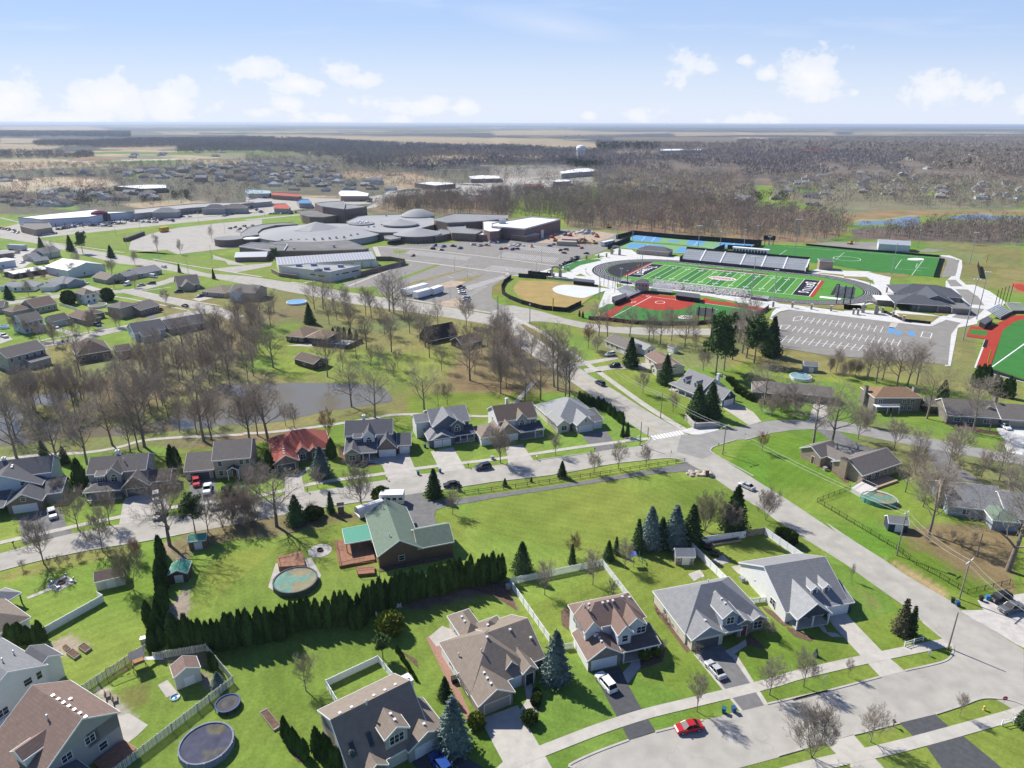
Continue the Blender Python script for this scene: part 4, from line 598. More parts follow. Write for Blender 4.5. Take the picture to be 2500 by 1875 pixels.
b5=h.blk(6.9,4.0,10.1,9,3.3,1.8,'gy',wall=B_TAN);h.arch(b5,'S',1.35,1.7,1.0,1.5);b6=h.blk(9.6,2.1,12.7,7,3.2,1.3,'gy',wall=B_TAN)
h.opening(b6,'S',1.2,1.5,.1,2.4,'door',GLASS);h.win(b2,'S',7,1.3,.9,1.4);[h.win(b0,'W',u,1.1,.9,1.4)for u in(2,5.5,9)];h.win(b3,'W',4,2.6,.7,1.5,3)
h.vents('k',[(430,205),(468,265),(778,315),(768,480),(730,962),(772,1035),(822,1107),(1080,378),(1358,487)]);h.vents('k',[(695,680),(390,738)],'pipe');h.done()
h=House('two-storey house with a brown roof and a white garage door behind the white parked car',('C',370,940,2.7),17,W_WHITE,S_BROWN,'two_storey_house')
b0=h.blk(.9,4.4,13.7,12.1,5.6,2.6,'hip');b1=h.blk(0,0,7.1,7.6,2.7,2.4,'gy',wall=W_WHITE,gab=B_GREY);h.gar(b1,'S',3.1,4.8);b2=h.blk(8.6,2.7,12.9,9,5.6,1.9,'gy',wall=W_LBLUE);b3=h.blk(6.4,1.4,9.6,8,5.55,1.9,'gy',base=2.8,wall=W_LBLUE);h.blk(.9,3.7,4.4,9,5.6,2.2,'gy',base=2.9)
h.blk(6.9,.2,14.7,5,2.75,1.0,'sy',nowall=True,roof=S_DKB);h.win(b3,'S',1.3,1.1,3.7,1.3);h.win(b2,'S',3.0,1.7,3.7,1.3,1);h.win(b2,'S',1.2,1.0,.7,1.4);h.win(b2,'S',3.0,1.0,.7,1.4);h.door(b0,'S',7.6);h.posts([(14.4,.5),(11.6,.5),(7.4,.5)],2.6);h.slab(7.2,.3,14.4,4.3);b_=MB();b_.box(.36,.34,0,6.74,.345,2.62);b_.build('brick_front',B_GREY,h.root)
h.vents('n',[(345,212),(318,255),(505,237),(575,220),(642,208),(770,158),(865,163),(403,617),(428,665),(460,708),(488,755)]);h.vents('n',[(258,300),(318,350)],'pipe');h.win(b0,'W',4.5,1.2,3.6,1.3);h.done()
h=House('house with a wide grey hipped roof behind the silver parked car',('C',1075,800,2.7),16,W_WHITE,S_GREY,'grey_hipped_house')
b0=h.blk(-.3,1.9,17.4,15.2,2.7,5.0,'hip',wall=W_CREAM);b1=h.blk(0,0,7.2,7,2.7,2.4,'gy',wall=W_CREAM,gab=W_STEEL);h.gar(b1,'S',3.2,4.9,2.1,GDARK);b2=h.blk(6.8,1.0,10.7,7,5.3,1.6,'gy',base=2.7,wall=W_STEEL);h.win(b2,'S',1.6,1.5,3.6,1.4,1)
h.blk(6.9,.2,10.9,1.6,2.75,.6,'sy',nowall=True);b3=h.blk(10.2,.9,13.6,5,3.4,.8,'gy',wall=B_GREY);h.opening(b3,'S',1.4,1.2,.1,2.3,'door',DOORM);b4=h.blk(13.2,1.4,17.4,6,2.7,1.2,'gy',wall=B_GREY);h.win(b4,'S',1.8,1.8,.7,1.6,1);h.win(b0,'S',8.7,1.8,.8,1.4,1);h.win(b0,'W',8,1.2,1,1.2)
h.vents('C',[(1150,370),(1275,520),(1300,550),(1165,665)]);h.vents('C',[(1185,410)],'pipe');h.done()
h=House('white house with a steep grey roof, two small dormers and a covered front porch',('C',1390,270,2.7),14,W_WHITE,S_GREY,'dormered_house')
b0=h.blk(0,-17.2,14.4,0,2.7,4.9,'gx',f=.5);b1=h.blk(9.0,-17.6,15.4,-11,2.7,1.7,'gx',f=.8,wall=W_NAVY);h.gar(b1,'S',2.7,4.4);b2=h.blk(.9,-19.6,8.7,-10,2.8,3.1,'gy',nowall=True,gab=W_NAVY,roof=S_LG)
for x_ in(7.0,9.7):d=h.blk(x_,-14.9,x_+1.9,-9.5,5.0,.9,'gy',base=3.3,roof=S_LG,ov=.2);h.win(d,'S',.75,.8,3.9,1.0,0)
h.posts([(1.3,-19.2),(4.8,-19.2),(8.3,-19.2)],2.7);h.slab(1.2,-19.3,8.4,-16.9,.3);h.win(b0,'S',3,1.6,.8,1.4);h.door(b0,'S',5.6);h.win(b0,'W',4.3,1.6,1.0,1.4,1);h.vents('C',[(1500,395)]);h.done()
h=House('red brick house with a dark green roof and green-roofed deck beside the big lawn',('F',1110,1590,3.2),19.5,B_RED,S_GREEN,'green_roofed_house')
PG=lines_mat('green_metal_roof',(.10,.33,.23),(.07,.25,.17),0,.4,.12,.05,.5)
b0=h.blk(0,0,10.2,18.8,3.2,3.2,'gy',wall=B_RED);b1=h.blk(9,.2,17.4,8.6,3.2,2.4,'gx',wall=B_RED);h.blk(-6,7.6,0,13.8,3.1,.25,'sy',nowall=True,roof=PG);h.posts([(-5.7,7.9),(-5.7,13.5),(-2.8,7.9)],3.1,.1,WOODM);h.vents('F',[(1160,1185),(1215,1420)],'pipe')
h.slab(-8,3.2,-.1,13.6,.6,'deck',WOODM);b_=MB()
for p,q in[((-7.9,3.3),(-2.5,3.3)),((-7.9,3.3),(-7.9,13.5))]:
 b_.tube((*p,1.5),(*q,1.5),.05,n=4)
 for k in range(16):t_=k/15;x_,y_=p[0]+(q[0]-p[0])*t_,p[1]+(q[1]-p[1])*t_;b_.tube((x_,y_,.6),(x_,y_,1.5),.03,n=4)
b_.build('deck_railing',WOODM,h.root);h.slab(.2,-1.2,17,.3,.12,'foundation_bed',MUL);h.door(b0,'W',9);h.win(b0,'W',4,1.2,1,1.3);h.win(b1,'E',4,1.2,1,1.3);h.win(b0,'S',5,1.2,1.0,1.2);h.done()
# middle row
h=House('white and blue gabled house with a brick double garage at the left edge',('E',50,1150,2.8),18,B_BROWN,S_DGREY,'brick_garage_house')
b0=h.blk(-12,10,8,19,5.6,3.0,'gx',wall=W_LBLUE);b1=h.blk(-10,6,6.6,14,4.2,4.0,'gy',wall=W_LBLUE);b2=h.blk(-.2,-.3,8,10,2.8,2.5,'gy',wall=B_BROWN);h.gar(b2,'S',3.7,5.2);h.win(b2,'S',3.7,1.0,3.2,.9,0);h.blk(6,3,11.5,10.4,2.8,1.5,'gx',f=.9,wall=W_GREY);h.win(b1,'S',12,1.0,4.6,1.0,0);h.vents('E',[(105,820),(100,835),(210,980)]);h.chimney(-4,14.6,.8,.8,9.2,TRIM,6);h.blk(-8,-1,-.2,7,2.8,1.2,'sy',nowall=True);h.posts([(-7.6,-.6),(-4,-.6)],2.7);h.done()
h=House('grey-roofed house with a brick garage gable and a hipped porch in the middle row',('E',712,1045,2.8),12,W_GREY,S_WARM,'porch_house')
b0=h.blk(-.6,4.5,14,14,5.6,2.8,'gx');b1=h.blk(8.4,.6,15.5,8,2.8,3.2,'gy',wall=B_BROWN);h.gar(b1,'S',3.2,4.8,2.1,GDARK);h.blk(14,2.6,20,9.4,2.8,1.9,'gx',wall=B_BROWN,roof=S_DKB);d=h.blk(4.3,3.0,8.4,9,5.6,2.1,'gy');h.arch(d,'S',1.7,1.5,3.6,1.2);e_=h.blk(1.8,3.2,4.4,6,5.5,.8,'sy');h.win(e_,'S',1,1.8,3.6,1.2,2);h.blk(-.4,-.2,8.6,5,2.8,1.2,'hip',nowall=True);h.posts([(0,.2),(2.8,.2),(5.6,.2)],2.7);h.slab(-.1,.1,8.3,4.4);h.win(b0,'S',2,1.4,.7,1.4);h.door(b0,'S',5);h.win(b0,'E',5,.9,3.6,1.2);h.chimney(5.5,10,.8,.8,9.2,TRIM,7);h.vents('E',[(1025,735),(1045,775)],'pipe');h.done()
h=House('tan two-storey house with warm grey roof behind the red car',('E',1780,785,5.6),12,W_TAN,S_WARM,'tan_house')
b0=h.blk(0,.4,10.2,13,5.6,3.1,'gx');b1=h.blk(-7.6,.8,.2,13,2.8,2.9,'gx');h.gar(b1,'S',3.6,5.0,2.1,GDARK);p_=h.blk(3.8,-1.2,7.0,2,3.0,.9,'gy',nowall=True,gab=W_NAVY,roof=S_CHAR);h.posts([(4,-1),(6.8,-1)],3.0)
[h.win(b0,'S',u,1.0,3.7,1.3)for u in(1.6,7.2,8.8)];[h.win(b0,'S',u,1.0,.8,1.4)for u in(1.6,3.2,8.2)];h.door(b0,'S',5.1);h.done()
h=House('house with a bright red roof and brick front behind a blue spruce',('F',190,590,2.8),22,B_BROWN,S_RED,'red_roofed_house')
b0=h.blk(0,-13.2,17,0,2.8,4.3,'hip');b1=h.blk(0,-18.3,7.2,-8,2.8,2.3,'gy');h.gar(b1,'S',3.2,4.7,2.1,GDARK);d=h.blk(6.8,-14,10.2,-7,3.3,1.7,'gy');h.arch(d,'S',1.4,1.4,.8,1.6);d=h.blk(10.4,-13.9,13,-8,3.0,1.3,'gy');h.door(d,'S',1.0);h.win(b0,'S',14.8,1.4,.8,1.4);h.vents('F',[(315,660),(318,680),(320,700),(322,720),(260,610)]);h.vents('F',[(340,575)],'pipe');h.done()
h=House('white two-storey house with a dark roof and brick gabled garages',('F',830,570,5.6),7.5,W_WHITE,S_DGREY,'white_gabled_house')
b0=h.blk(0,0,14.2,10,5.6,2.8,'gx');d=h.blk(5.2,-1.8,9.2,5,5.6,2.3,'gy');h.arch(d,'S',1.65,1.5,3.5,1.2);e_=h.blk(2.6,-1.4,5.3,1.5,5.5,.7,'sy');h.win(e_,'S',1.0,1.8,3.6,1.2,2);h.win(b0,'S',1.0,1.6,3.7,1.2,2);h.blk(.3,-6.2,9.6,.6,2.8,1.7,'sy',nowall=True);p_=h.blk(.2,-6.6,5.2,-1,2.8,1.8,'gy',wall=B_TAN);h.win(p_,'S',2,1.6,.8,1.4)
b1=h.blk(9.3,-4.1,15.5,5,2.8,3.5,'gy',wall=B_BROWN);h.gar(b1,'S',2.8,4.6);b2=h.blk(15.2,-2.6,19.5,6,2.8,2.2,'gx',wall=B_BROWN);h.gar(b2,'S',1.9,2.7);h.posts([(5.6,-5.9),(7.4,-5.9)],2.7);h.slab(5.2,-6,9.4,.2,.3);h.chimney(5,6.5,.8,.8,9.0,TRIM,6);h.vents('F',[(1070,455)],'pipe');h.done()
h=House('dark blue-grey two-storey house with a double garage and front porch',('F',1545,605,2.8),19,W_BLUE,S_GREY,'blue_grey_house')
b0=h.blk(1.8,4.4,14.2,16,5.6,3.0,'gx',wall=W_BLUE);b1=h.blk(-.2,0,8.4,8.4,2.8,2.4,'hip',wall=W_BLUE);gg=h.blk(.9,-.25,7.4,4,2.9,1.6,'gy',wall=W_BLUE);h.gar(gg,'S',1.6,2.3);h.gar(gg,'S',4.3,2.3);f_=h.blk(2.0,2.8,11.8,10,5.6,3.4,'gy',wall=W_BLUE,base=2.8);d=h.blk(7.2,2.2,11.9,7,5.6,1.8,'gy',wall=W_BLUE);h.arch(d,'S',2.0,1.7,3.4,1.2);h.blk(8.2,.6,14.8,5,2.8,1.2,'sy',nowall=True,roof=S_CHAR);h.posts([(14.4,1),(12.2,1),(10,1)],2.7);h.slab(8.4,.8,14.6,4.8,.35);b_=MB();[b_.tube((10+k*.27,1,.35),(10+k*.27,1,1.2),.03,n=4)for k in range(17)];b_.tube((10,1,1.22),(14.4,1,1.22),.05,n=4);b_.build('porch_railing',TRIM,h.root)
h.blk(-2.4,8,3,15,5.4,1.5,'gx',wall=W_WHITE);h.win(b0,'S',11,1.0,3.6,1.3);h.door(b0,'S',8.5);h.done()
h=House('brown-roofed house with an arched window and a brick porch beside the grey ranch',('G',55,565,2.8),19,W_WHITE,S_DKB,'brown_two_storey_house')
b0=h.blk(1,3.6,14.4,15,5.6,3.2,'gx');d=h.blk(7,3.0,10.9,9,5.6,2.3,'gy',wall=W_GREY,roof=S_TAN);h.arch(d,'S',1.6,1.5,3.4,1.2);e_=h.blk(10.6,3.3,14.3,6,5.5,1.2,'sy',wall=W_GREY);h.win(e_,'S',1.7,1.4,3.6,1.2,1);b1=h.blk(-.2,.6,7.3,9.4,2.8,3.3,'gy',wall=B_TAN,roof=S_TAN);h.gar(b1,'S',4.2,4.6);b2=h.blk(-5.6,-.2,2.2,9,2.8,2.2,'hip',wall=W_WHITE,roof=S_TAN);h.blk(7.2,.1,15.3,4.6,2.8,1.2,'sy',nowall=True,roof=S_CHAR);h.posts([(15,.4),(12.3,.4)],2.7);h.slab(7.4,.3,15,4);h.door(b0,'S',9);h.win(b0,'S',11.8,1.5,.7,1.4);h.win(b0,'W',6,1.0,3.6,1.2);h.vents('G',[(165,300)],'pipe');h.chimney(6.5,12,.8,.8,9.4,TRIM,6);h.done()
h=House('grey-roofed ranch house with a blue-grey garage gable next to the corner',('G',400,340,2.8),21,W_CREAM,S_LG,'corner_ranch_house')
b0=h.blk(0,-14,16,4,2.8,4.8,'hip');d=h.blk(0,-14.8,4.6,-6,2.8,1.7,'gy');h.win(d,'S',2.2,1.7,.8,1.4,1);b1=h.blk(5.9,-16.8,12.4,-6,2.8,2.7,'gy');h.gar(b1,'S',2.9,4.6);b2=h.blk(12,-15.9,16,-9,2.8,1.6,'sy',roof=S_DGREY);h.gar(b2,'S',1.6,2.6);h.win(b1,'S',2.9,.6,3.5,.8,0);h.win(b0,'W',4,.9,1.1,1.2);h.door(b0,'S',5.1);h.done()
# across the main road
h=House('grey cape house with two dormers and a white star on the dark garage gable',('G',1555,120,2.8),-58,W_WHITE,S_GREY,'star_house')
b0=h.blk(0,0,12.2,13,2.8,4.3,'gx');[h.win(h.blk(x_,.9,x_+2.2,6,4.9,1.0,'gy',base=3.2,wall=W_GREY,ov=.2),'S',.9,.9,3.7,1.1,0)for x_ in(2.2,7.6)];b1=h.blk(11.2,1.6,21,8.6,2.9,2.9,'gx',wall=W_WHITE,gab=W_NAVY);b_=MB();b_.box(20.65,1.96,0,20.67,8.24,2.8);b_.build('front_panel',W_NAVY,h.root);B1=dict(b1);B1['x1']+=.03;h.gar(B1,'E',3.1,4.7)
b_=MB();P_=[]
for k in range(10):r_=.75 if k%2==0 else.3;t_=math.pi/2+k*math.pi/5;P_.append((20.70,5.1+r_*math.cos(t_),4.0+r_*math.sin(t_)))
c_=(20.76,5.1,4.0)
for k in range(10):b_.quadf(c_,P_[k],P_[(k+1)%10]);b_.quadf(P_[(k+1)%10],P_[k],(20.69,5.1,4.0))
b_.build('star',TRIM,h.root);h.chimney(11.6,8,.9,.9,8.4,TRIM,4);h.blk(-1.4,-2.2,11.5,.6,2.6,.3,'sy',nowall=True);h.posts([(0,-1.9),(3.5,-1.9),(7,-1.9),(10.5,-1.9)],2.6);h.slab(-.2,-2,11,.2);h.done()
h=House('brown-roofed ranch house between two tall spruces',('K',1290,1270,2.8),-73,W_CREAM,S_BROWN,'brown_ranch_house');b0=h.blk(0,0,17.5,9,2.8,1.9,'gx');b1=h.blk(12,-3.8,17.6,5,2.8,1.5,'gy');h.win(b0,'S',4,1.6,.9,1.3);h.win(b0,'E',4,1.0,1.0,1.2);h.win(b1,'E',3,1.0,1.0,1.2);h.chimney(9,6,.8,.8,5.6,TRIM,3);h.win(b1,'S',2.5,1.2,.9,1.3);h.done()
h=House('grey-roofed ranch house beside the white car across the road',('K',950,1140,2.8),-60,W_CREAM,S_WARM,'grey_ranch_house');b0=h.blk(0,0,16,10,2.8,2.1,'gx');b1=h.blk(9.5,6.5,20,12.5,2.8,1.6,'gx',roof=S_LG,wall=W_WHITE);h.gar(b0,'S',13,4.0);[h.win(b0,'S',u,1.2,.9,1.3)for u in(2,5,8.5)];[h.win(b1,'E',u,.9,1.0,1.2)for u in(2,3.8)];h.done()
h=House('dark brick two-storey house with a hipped brown roof and white balcony',('H',1060,225,5.2),0,B_GREY,shingle('rust',(.27,.17,.105)),'balcony_house');b0=h.blk(0,0,16.5,10.5,5.2,2.1,'hip');[h.win(b0,'S',u,1.3,3.2,1.3,1)for u in(2,10.2,13)];h.door(b0,'S',6.2);[h.win(b0,'S',u,1.3,.7,1.4,1)for u in(9.5,12.4)]
b_=MB();b_.box(0,-2.2,2.6,8,.2,2.8);[b_.box(x_,-2.2,0,x_+.15,-2.05,2.6)for x_ in(0,3.9,7.85)];[b_.tube((.1+k*.4,-2.1,2.8),(.1+k*.4,-2.1,3.7),.03,n=4)for k in range(20)];b_.tube((0,-2.1,3.72),(8,-2.1,3.72),.06,n=4);b_.build('balcony',TRIM,h.root);h.chimney(-.8,5,.9,1.3,7.2,B_GREY);h.chimney(15.8,5,1,1.3,7.0,STONE);h.done()
h=House('long grey-roofed ranch house with a dormer beside the white car on the right',('H',1620,360,2.8),-9,B_GREY,S_WARM,'long_ranch_house');b0=h.blk(0,0,16.4,13,2.8,3.6,'gx');b1=h.blk(16,-.6,32,12,2.8,3.2,'gx');d=h.blk(12.6,3.4,15.8,7.5,4.6,1.1,'gy',base=3.4,wall=W_STEEL);h.win(d,'S',1.3,1.1,3.8,.9,0);h.gar(b1,'S',5,5.0,2.1,GTAN);h.gar(b1,'S',11,5.0,2.1,GTAN);[h.win(b0,'S',u,1.8,.8,1.3)for u in(3,7.5,12)];h.chimney(16.2,6,.8,1.6,7.6,B_GREY);h.blk(-3.5,8,.5,15,2.8,1.6,'gx',wall=W_DKB);h.done()
h=House('tan brick ranch house with a stone chimney and a deck leading to the oval pool',('H',480,610,3.0),28,B_TAN,S_WARM,'tan_brick_ranch');b0=h.blk(0,-7.6,9,0,3.0,2.1,'gx');b1=h.blk(2.6,-15,8.6,-4,3.0,1.7,'gy');b2=h.blk(1.0,-20.2,17.5,-10.2,3.0,2.6,'gx');h.chimney(.2,-15.6,1.2,2.2,5.6,B_TAN);[h.win(b2,'S',u,1.7,.6,1.7,1)for u in(3,6.5)];[h.win(b2,'S',u,1.0,1.0,1.2)for u in(10,14)];h.win(b1,'W',4.5,2.8,1.0,1.2,3);h.door(b0,'W',2.5);h.chimney(5.4,-8,.7,.7,6,STONE,3);h.slab(2.5,-23.5,12,-20.3,.5,'deck',M('deck_tan',(.42,.3,.2),.15,2));h.done()
h=House('grey-roofed house with a brick chimney under the big oak at the right edge',('H',1630,1060,2.8),-12,W_STEEL,S_GREY,'oak_tree_house');b0=h.blk(0,0,13,14,2.8,3.4,'gx');b1=h.blk(12,-3,26,12,2.8,3.2,'gx');b2=h.blk(8,-5,14,3,2.8,1.5,'hip',roof=S_GREEN);h.chimney(-.9,4,1.2,2.2,7.2,B_TAN);[h.win(b1,'S',u,1.6,.8,1.3)for u in(3,7,11)];h.win(b0,'S',4,1.6,.8,1.3);h.done()
h=House('low brown-roofed house hidden behind bare trees beside the round pool',('H',110,175,2.8),-18,B_GREY,S_WARM,'tree_hidden_house');b0=h.blk(0,0,15,11,2.8,2.6,'hip');h.win(b0,'S',4,1.6,.9,1.2);h.blk(13,3,27,12,2.8,2.2,'gx');h.done()
# quick houses: traced front eave, depth, wings
def qh(label,t,A,B,ze,depth,rise,kind,wall,roof,wings=(),nwin=3,name='house',group=None,cat='house',two=False,gar=None):
 a=g(t,*A,ze);b=g(t,*B,ze);an=math.degrees(math.atan2(b[1]-a[1],b[0]-a[0]));Lw=math.hypot(b[0]-a[0],b[1]-a[1])
 h=House(label,(t,*A,ze),an,wall,roof,name,cat,group=group);B0=h.blk(0,0,Lw,depth,ze,rise,kind)
 for w_ in wings:h.blk(*w_[:6],kind=w_[6],wall=w_[7]if len(w_)>7 else None)
 n_=nwin
 for k in range(n_):
  u=(Lw-.7)*(k+.5)/n_
  if gar and k==gar-1:h.gar(B0,'S',u,min(4.6,(Lw-1)/n_+1.2));continue
  h.win(B0,'S',u,1.1,.9,1.3)
  if ze>5:h.win(B0,'S',u,1.1,3.6,1.3)
 for side in 'WE':h.win(B0,side,depth*.4,1.0,.9,1.3);(h.win(B0,side,depth*.4,1.0,3.6,1.3)if ze>5 else None)
 h.done();return h
qh('brown hip-roofed house in the trees beside the rectangular pool','J',(330,1105),(490,1120),2.8,13,2.6,'hip',W_DKB,shingle('ochre',(.30,.22,.15)),[(10,1,20,12,2.8,2.4,'hip')])
qh('small brown-roofed outbuilding below the rectangular pool','J',(400,1295),(570,1345),2.6,8,1.7,'gx',W_DKB,S_DKB,nwin=1,name='outbuilding',cat='outbuilding')
qh('dark mossy A-frame house among the bare trees','J',(1545,1150),(1790,1100),1.6,9,5.4,'gx',W_DKB,S_BLACK,nwin=2,name='a_frame_house')
qh('dark-roofed house behind the A-frame among bare trees','J',(1820,1180),(2000,1140),2.6,9,2.4,'gx',W_DKB,S_DKB,nwin=2)
LR=[('pale house with a grey hipped roof and attached garage at the left edge','V',(175,700),(560,690),2.8,13,2.6,'hip',W_WHITE,S_LG,[(16,-2,24,8,2.8,2,'hip'),(-8,3,2,12,2.8,1.8,'hip')],3),('blue-grey house with a columned front porch','V',(1030,645),(1430,570),2.8,17,2.6,'hip',W_STEEL,S_GREY,[(2,-2.5,12,4,2.8,2.2,'gy')],3),('tan-roofed house with a gabled end beside the parked white van','V',(1545,525),(1790,575),2.8,12,2.6,'gx',W_TAN,S_TAN,[],2),('two-storey white house with a tan hipped roof between round evergreens','V',(1420,830),(1630,790),5.6,11,2.2,'hip',W_WHITE,S_TAN,[(8.5,.5,15.5,8,4.2,1.6,'gx')],2),('cream house with a wide brown gable roof facing the white picket fence','V',(570,1050),(970,968),3.2,13,3.4,'gx',W_TAN,S_BROWN,[(-9,3,1,12,2.8,2,'hip')],4),('white two-storey house with a dark roof and brick front by the left edge','V',(370,1300),(735,1225),5.6,11,2.8,'gx',W_LBLUE,S_WARM,[(13,1,21,9,2.8,2.4,'gx',W_LBLUE),(4,-2,9,2,2.9,1.4,'gy')],4),('single-storey house with a brown hipped roof and white garage door','V',(1430,1260),(1710,1200),2.8,17,2.8,'hip',B_GREY,S_BROWN,[(6,8,14,17,2.8,2,'hip')],2),('grey-brown split-level house at the bend of the far street','I',(1180,545),(1350,500),3.2,13,2.6,'gx',B_BROWN,S_WARM,[(-7,5,3,15,5.4,2,'hip',W_TAN)],3),('brown steep-roofed house at the street corner','I',(1495,340),(1690,320),3.0,15,4.4,'gx',W_TAN,S_WARM,[(2,-3,9,6,2.9,3,'gy')],3),('tan-roofed house with two white garage doors on the corner','I',(1695,385),(1890,400),2.8,15,2.6,'hip',W_TAN,S_TAN,[],2),('tan house with a blue gabled window half hidden by oaks','I',(1925,390),(2150,400),4.6,14,3,'gx',W_TAN,S_WARM,[(2,-3,9,5,4.4,2.2,'gy',W_LBLUE)],3),('grey-roofed house beside the two-lane road with parked white vehicles','I',(1160,240),(1370,200),2.8,14,2.6,'gx',W_GREY,S_GREY,[(-8,0,2,10,2.8,2,'gx')],3),('pale blue house with a grey gable roof behind bare trees','I',(1130,745),(1400,700),3.4,14,3.4,'gx',W_LBLUE,S_DGREY,[(2,-5,10,2,2.8,1.6,'gx')],3),('brick house with a brown hipped roof at the edge of the woods','I',(640,930),(940,880),3.4,17,4.2,'hip',B_BROWN,S_DKB,[(14,-3,20,5,3.2,1.6,'gx')],3),('large grey two-storey house with a rear deck at the left edge','I',(55,950),(390,865),5.6,12,2.8,'gx',W_GREY,S_WARM,[(6,-4.5,14,.5,2.9,.8,'sy')],5),('dark-roofed house almost hidden behind the row of oaks','I',(1420,700),(1750,640),3.0,13,2.8,'gx',W_GREY,S_DGREY,[],3),('grey-roofed bungalow behind the white barns','V',(560,200),(830,150),2.8,11,2.4,'gx',W_CREAM,S_GREY,[(8,0,22,12,4.4,3,'gx')],2),('small green-grey house beside the dirt yard','V',(580,260),(830,230),2.6,7,1.8,'gx',siding('sage',(.35,.38,.3)),S_LG,[],1),('cream house cut by the left edge beside dark shrubs','V',(-160,1045),(60,1030),3.4,9,2.2,'gx',W_GREY,S_WARM,[],1)]
for L_ in LR:qh(*L_[:10],wings=L_[10],nwin=L_[11])
MW=lines_mat('metal_roof_white',(.66,.67,.68),(.56,.57,.58),0,1.0,.08,.03,.45);MT=lines_mat('metal_wall_white',(.62,.66,.70),(.5,.53,.56),0,.6,.1,.03,.6)
qh('large white metal barn beside the highway','V',(750,345),(1140,420),5.0,24,3.2,'gx',MT,MW,nwin=1,name='metal_barn',cat='barn')
qh('long low shed with a pale metal roof in the overgrown yard','V',(225,478),(800,385),3.0,13,.9,'gx',W_DKB,MW,nwin=1,name='long_shed',cat='shed')
qh('white commercial building with a flat roof at the left edge','V',(-200,300),(265,235),4.5,14,.2,'gx',MT,MW,nwin=1,name='commercial_building',cat='building')
qh('low brown building beside the tanker truck','V',(-150,160),(230,110),3.5,16,.3,'gx',B_BROWN,S_LG,nwin=1,name='low_building',cat='building')
# ================================================================ school
SB=brick('school',(.19,.11,.085));SB2=brick('fieldhouse',(.25,.115,.085));RG=M('membrane_grey',(.26,.26,.26),.12,.06,.8,kind='world');RL=M('membrane_light',(.35,.35,.35),.08,.05,.8,kind='world');RW=M('membrane_white',(.78,.78,.77),.04,.1,.6,kind='world');RD=M('roof_ballast',(.19,.185,.18),.15,.1,.9,kind='world');CREAMP=M('precast_cream',(.62,.60,.56),.06,.4,.8);COPE=M('coping',(.32,.30,.28),.05,1,.6);BK=M('black_metal',(.02,.02,.022),.2,2,.5);GALV=M('galvanised',(.42,.43,.44),.06,2,.45,.5,.3)
def world_thing(name,label,cat,x,y,group=None):return thing(name,label,cat,x,y,0,group)
def rel(pts,o):return[(p[0]-o.location.x,p[1]-o.location.y)for p in pts]
def mass(o,s_,z,wall,roof,base=0,parapet=.5,cope=None):
 """flat-roofed building mass traced along its roof edge"""
 P=rel(poly(s_,z),o);b=MB();b.prism(P,base,z);b.build('wall',wall,o)
 cx=sum(p[0]for p in P)/len(P);cy=sum(p[1]for p in P)/len(P)
 b=MB();b.prism([(cx+(x-cx)*.995,cy+(y-cy)*.995)for x,y in P],z+.003,z+.05);b.build('roof',roof,o)
 b=MB();A_=sum(P[i][0]*P[(i+1)%len(P)][1]-P[(i+1)%len(P)][0]*P[i][1]for i in range(len(P)))
 if A_<0:P=P[::-1]
 for i in range(len(P)):
  p,q=Vector(P[i]),Vector(P[(i+1)%len(P)]);d=(q-p)
  if d.length<.3:continue
  d.normalize();n_=Vector((d.y,-d.x))*.12;b.prism([tuple(p+n_),tuple(q+n_),tuple(q-n_*2),tuple(p-n_*2)],z-.25,z+parapet)
 b.build('parapet',cope or COPE,o)
def strip_windows(o,s_,z0,z1,m=None,n_=12,gap=.35,name='window'):
 """a run of separate windows along a traced wall line (ground pixels of the wall top at z1)"""
 P=rel(poly(s_,z1),o);P=[Vector(p)for p in P]
 L=[0]
 for i in range(len(P)-1):L.append(L[-1]+(P[i+1]-P[i]).length)
 def at(t):
  for i in range(len(P)-1):
   if t<=L[i+1]or i==len(P)-2:f=(t-L[i])/max(L[i+1]-L[i],1e-6);return P[i].lerp(P[i+1],f)
 for k in range(n_):
  a=at(L[-1]*(k+gap/2)/n_);c=at(L[-1]*(k+1-gap/2)/n_);d=(c-a).normalized();nn_=Vector((d.y,-d.x))*.12
  b=MB();b.prism([tuple(a+nn_),tuple(c+nn_),tuple(c-nn_),tuple(a-nn_)],z0,z1);b.build(name,m or GLASS,o)
def dome(o,wx,wy,r,z0,z1,m,name='dome',drum=None,dz=None,seg=32,curve=0.0,rim=.6):
 x,y=wx-o.location.x,wy-o.location.y
 if drum:b=MB();b.lathe([(r*.96,0),(r*.96,z0-.003)],seg,(x,y));b.build('drum_wall',drum,o)
 pr=[(r,z0-rim),(r,z0)]
 for k in range(1,8):t=k/8;pr.append((r*(1-t),z0+(z1-z0)*(t if curve==0 else math.sin(t*math.pi/2)**curve)))
 pr.append((.05,z1));b=MB();b.lathe(pr,seg,(x,y));return b.build(name,m,o)
sx_,sy_=-160,590
sc=world_thing('school_building','sprawling brick school with round conical roofs in the middle of the photo','school',sx_,sy_)
dome(sc,-163,597,53,5.0,9.5,RL,'round_roof',siding('school_white',(.55,.58,.6)),seg=56)
dome(sc,-167,598,20,8.0,13.5,RL,'round_roof_cap',None,seg=8,rim=.2)
mass(sc,'U 245,405 330,350 450,325 620,312 740,315 765,325 560,335 440,365 400,400 410,420 270,440',6.0,SB,RG)
mass(sc,'U 520,485 620,472 880,470 1180,458 1290,500 1400,542 1350,552 1000,563 640,566 500,530',5.0,SB,RD);strip_windows(sc,'U 700,568 1000,563 1250,557 1395,546',1.0,3.4,M('window_grey',(.22,.22,.22)),14,.4)
mass(sc,'U 235,526 350,490 668,504 668,520 640,560 500,560',5.6,SB,RD,cope=TRIM)
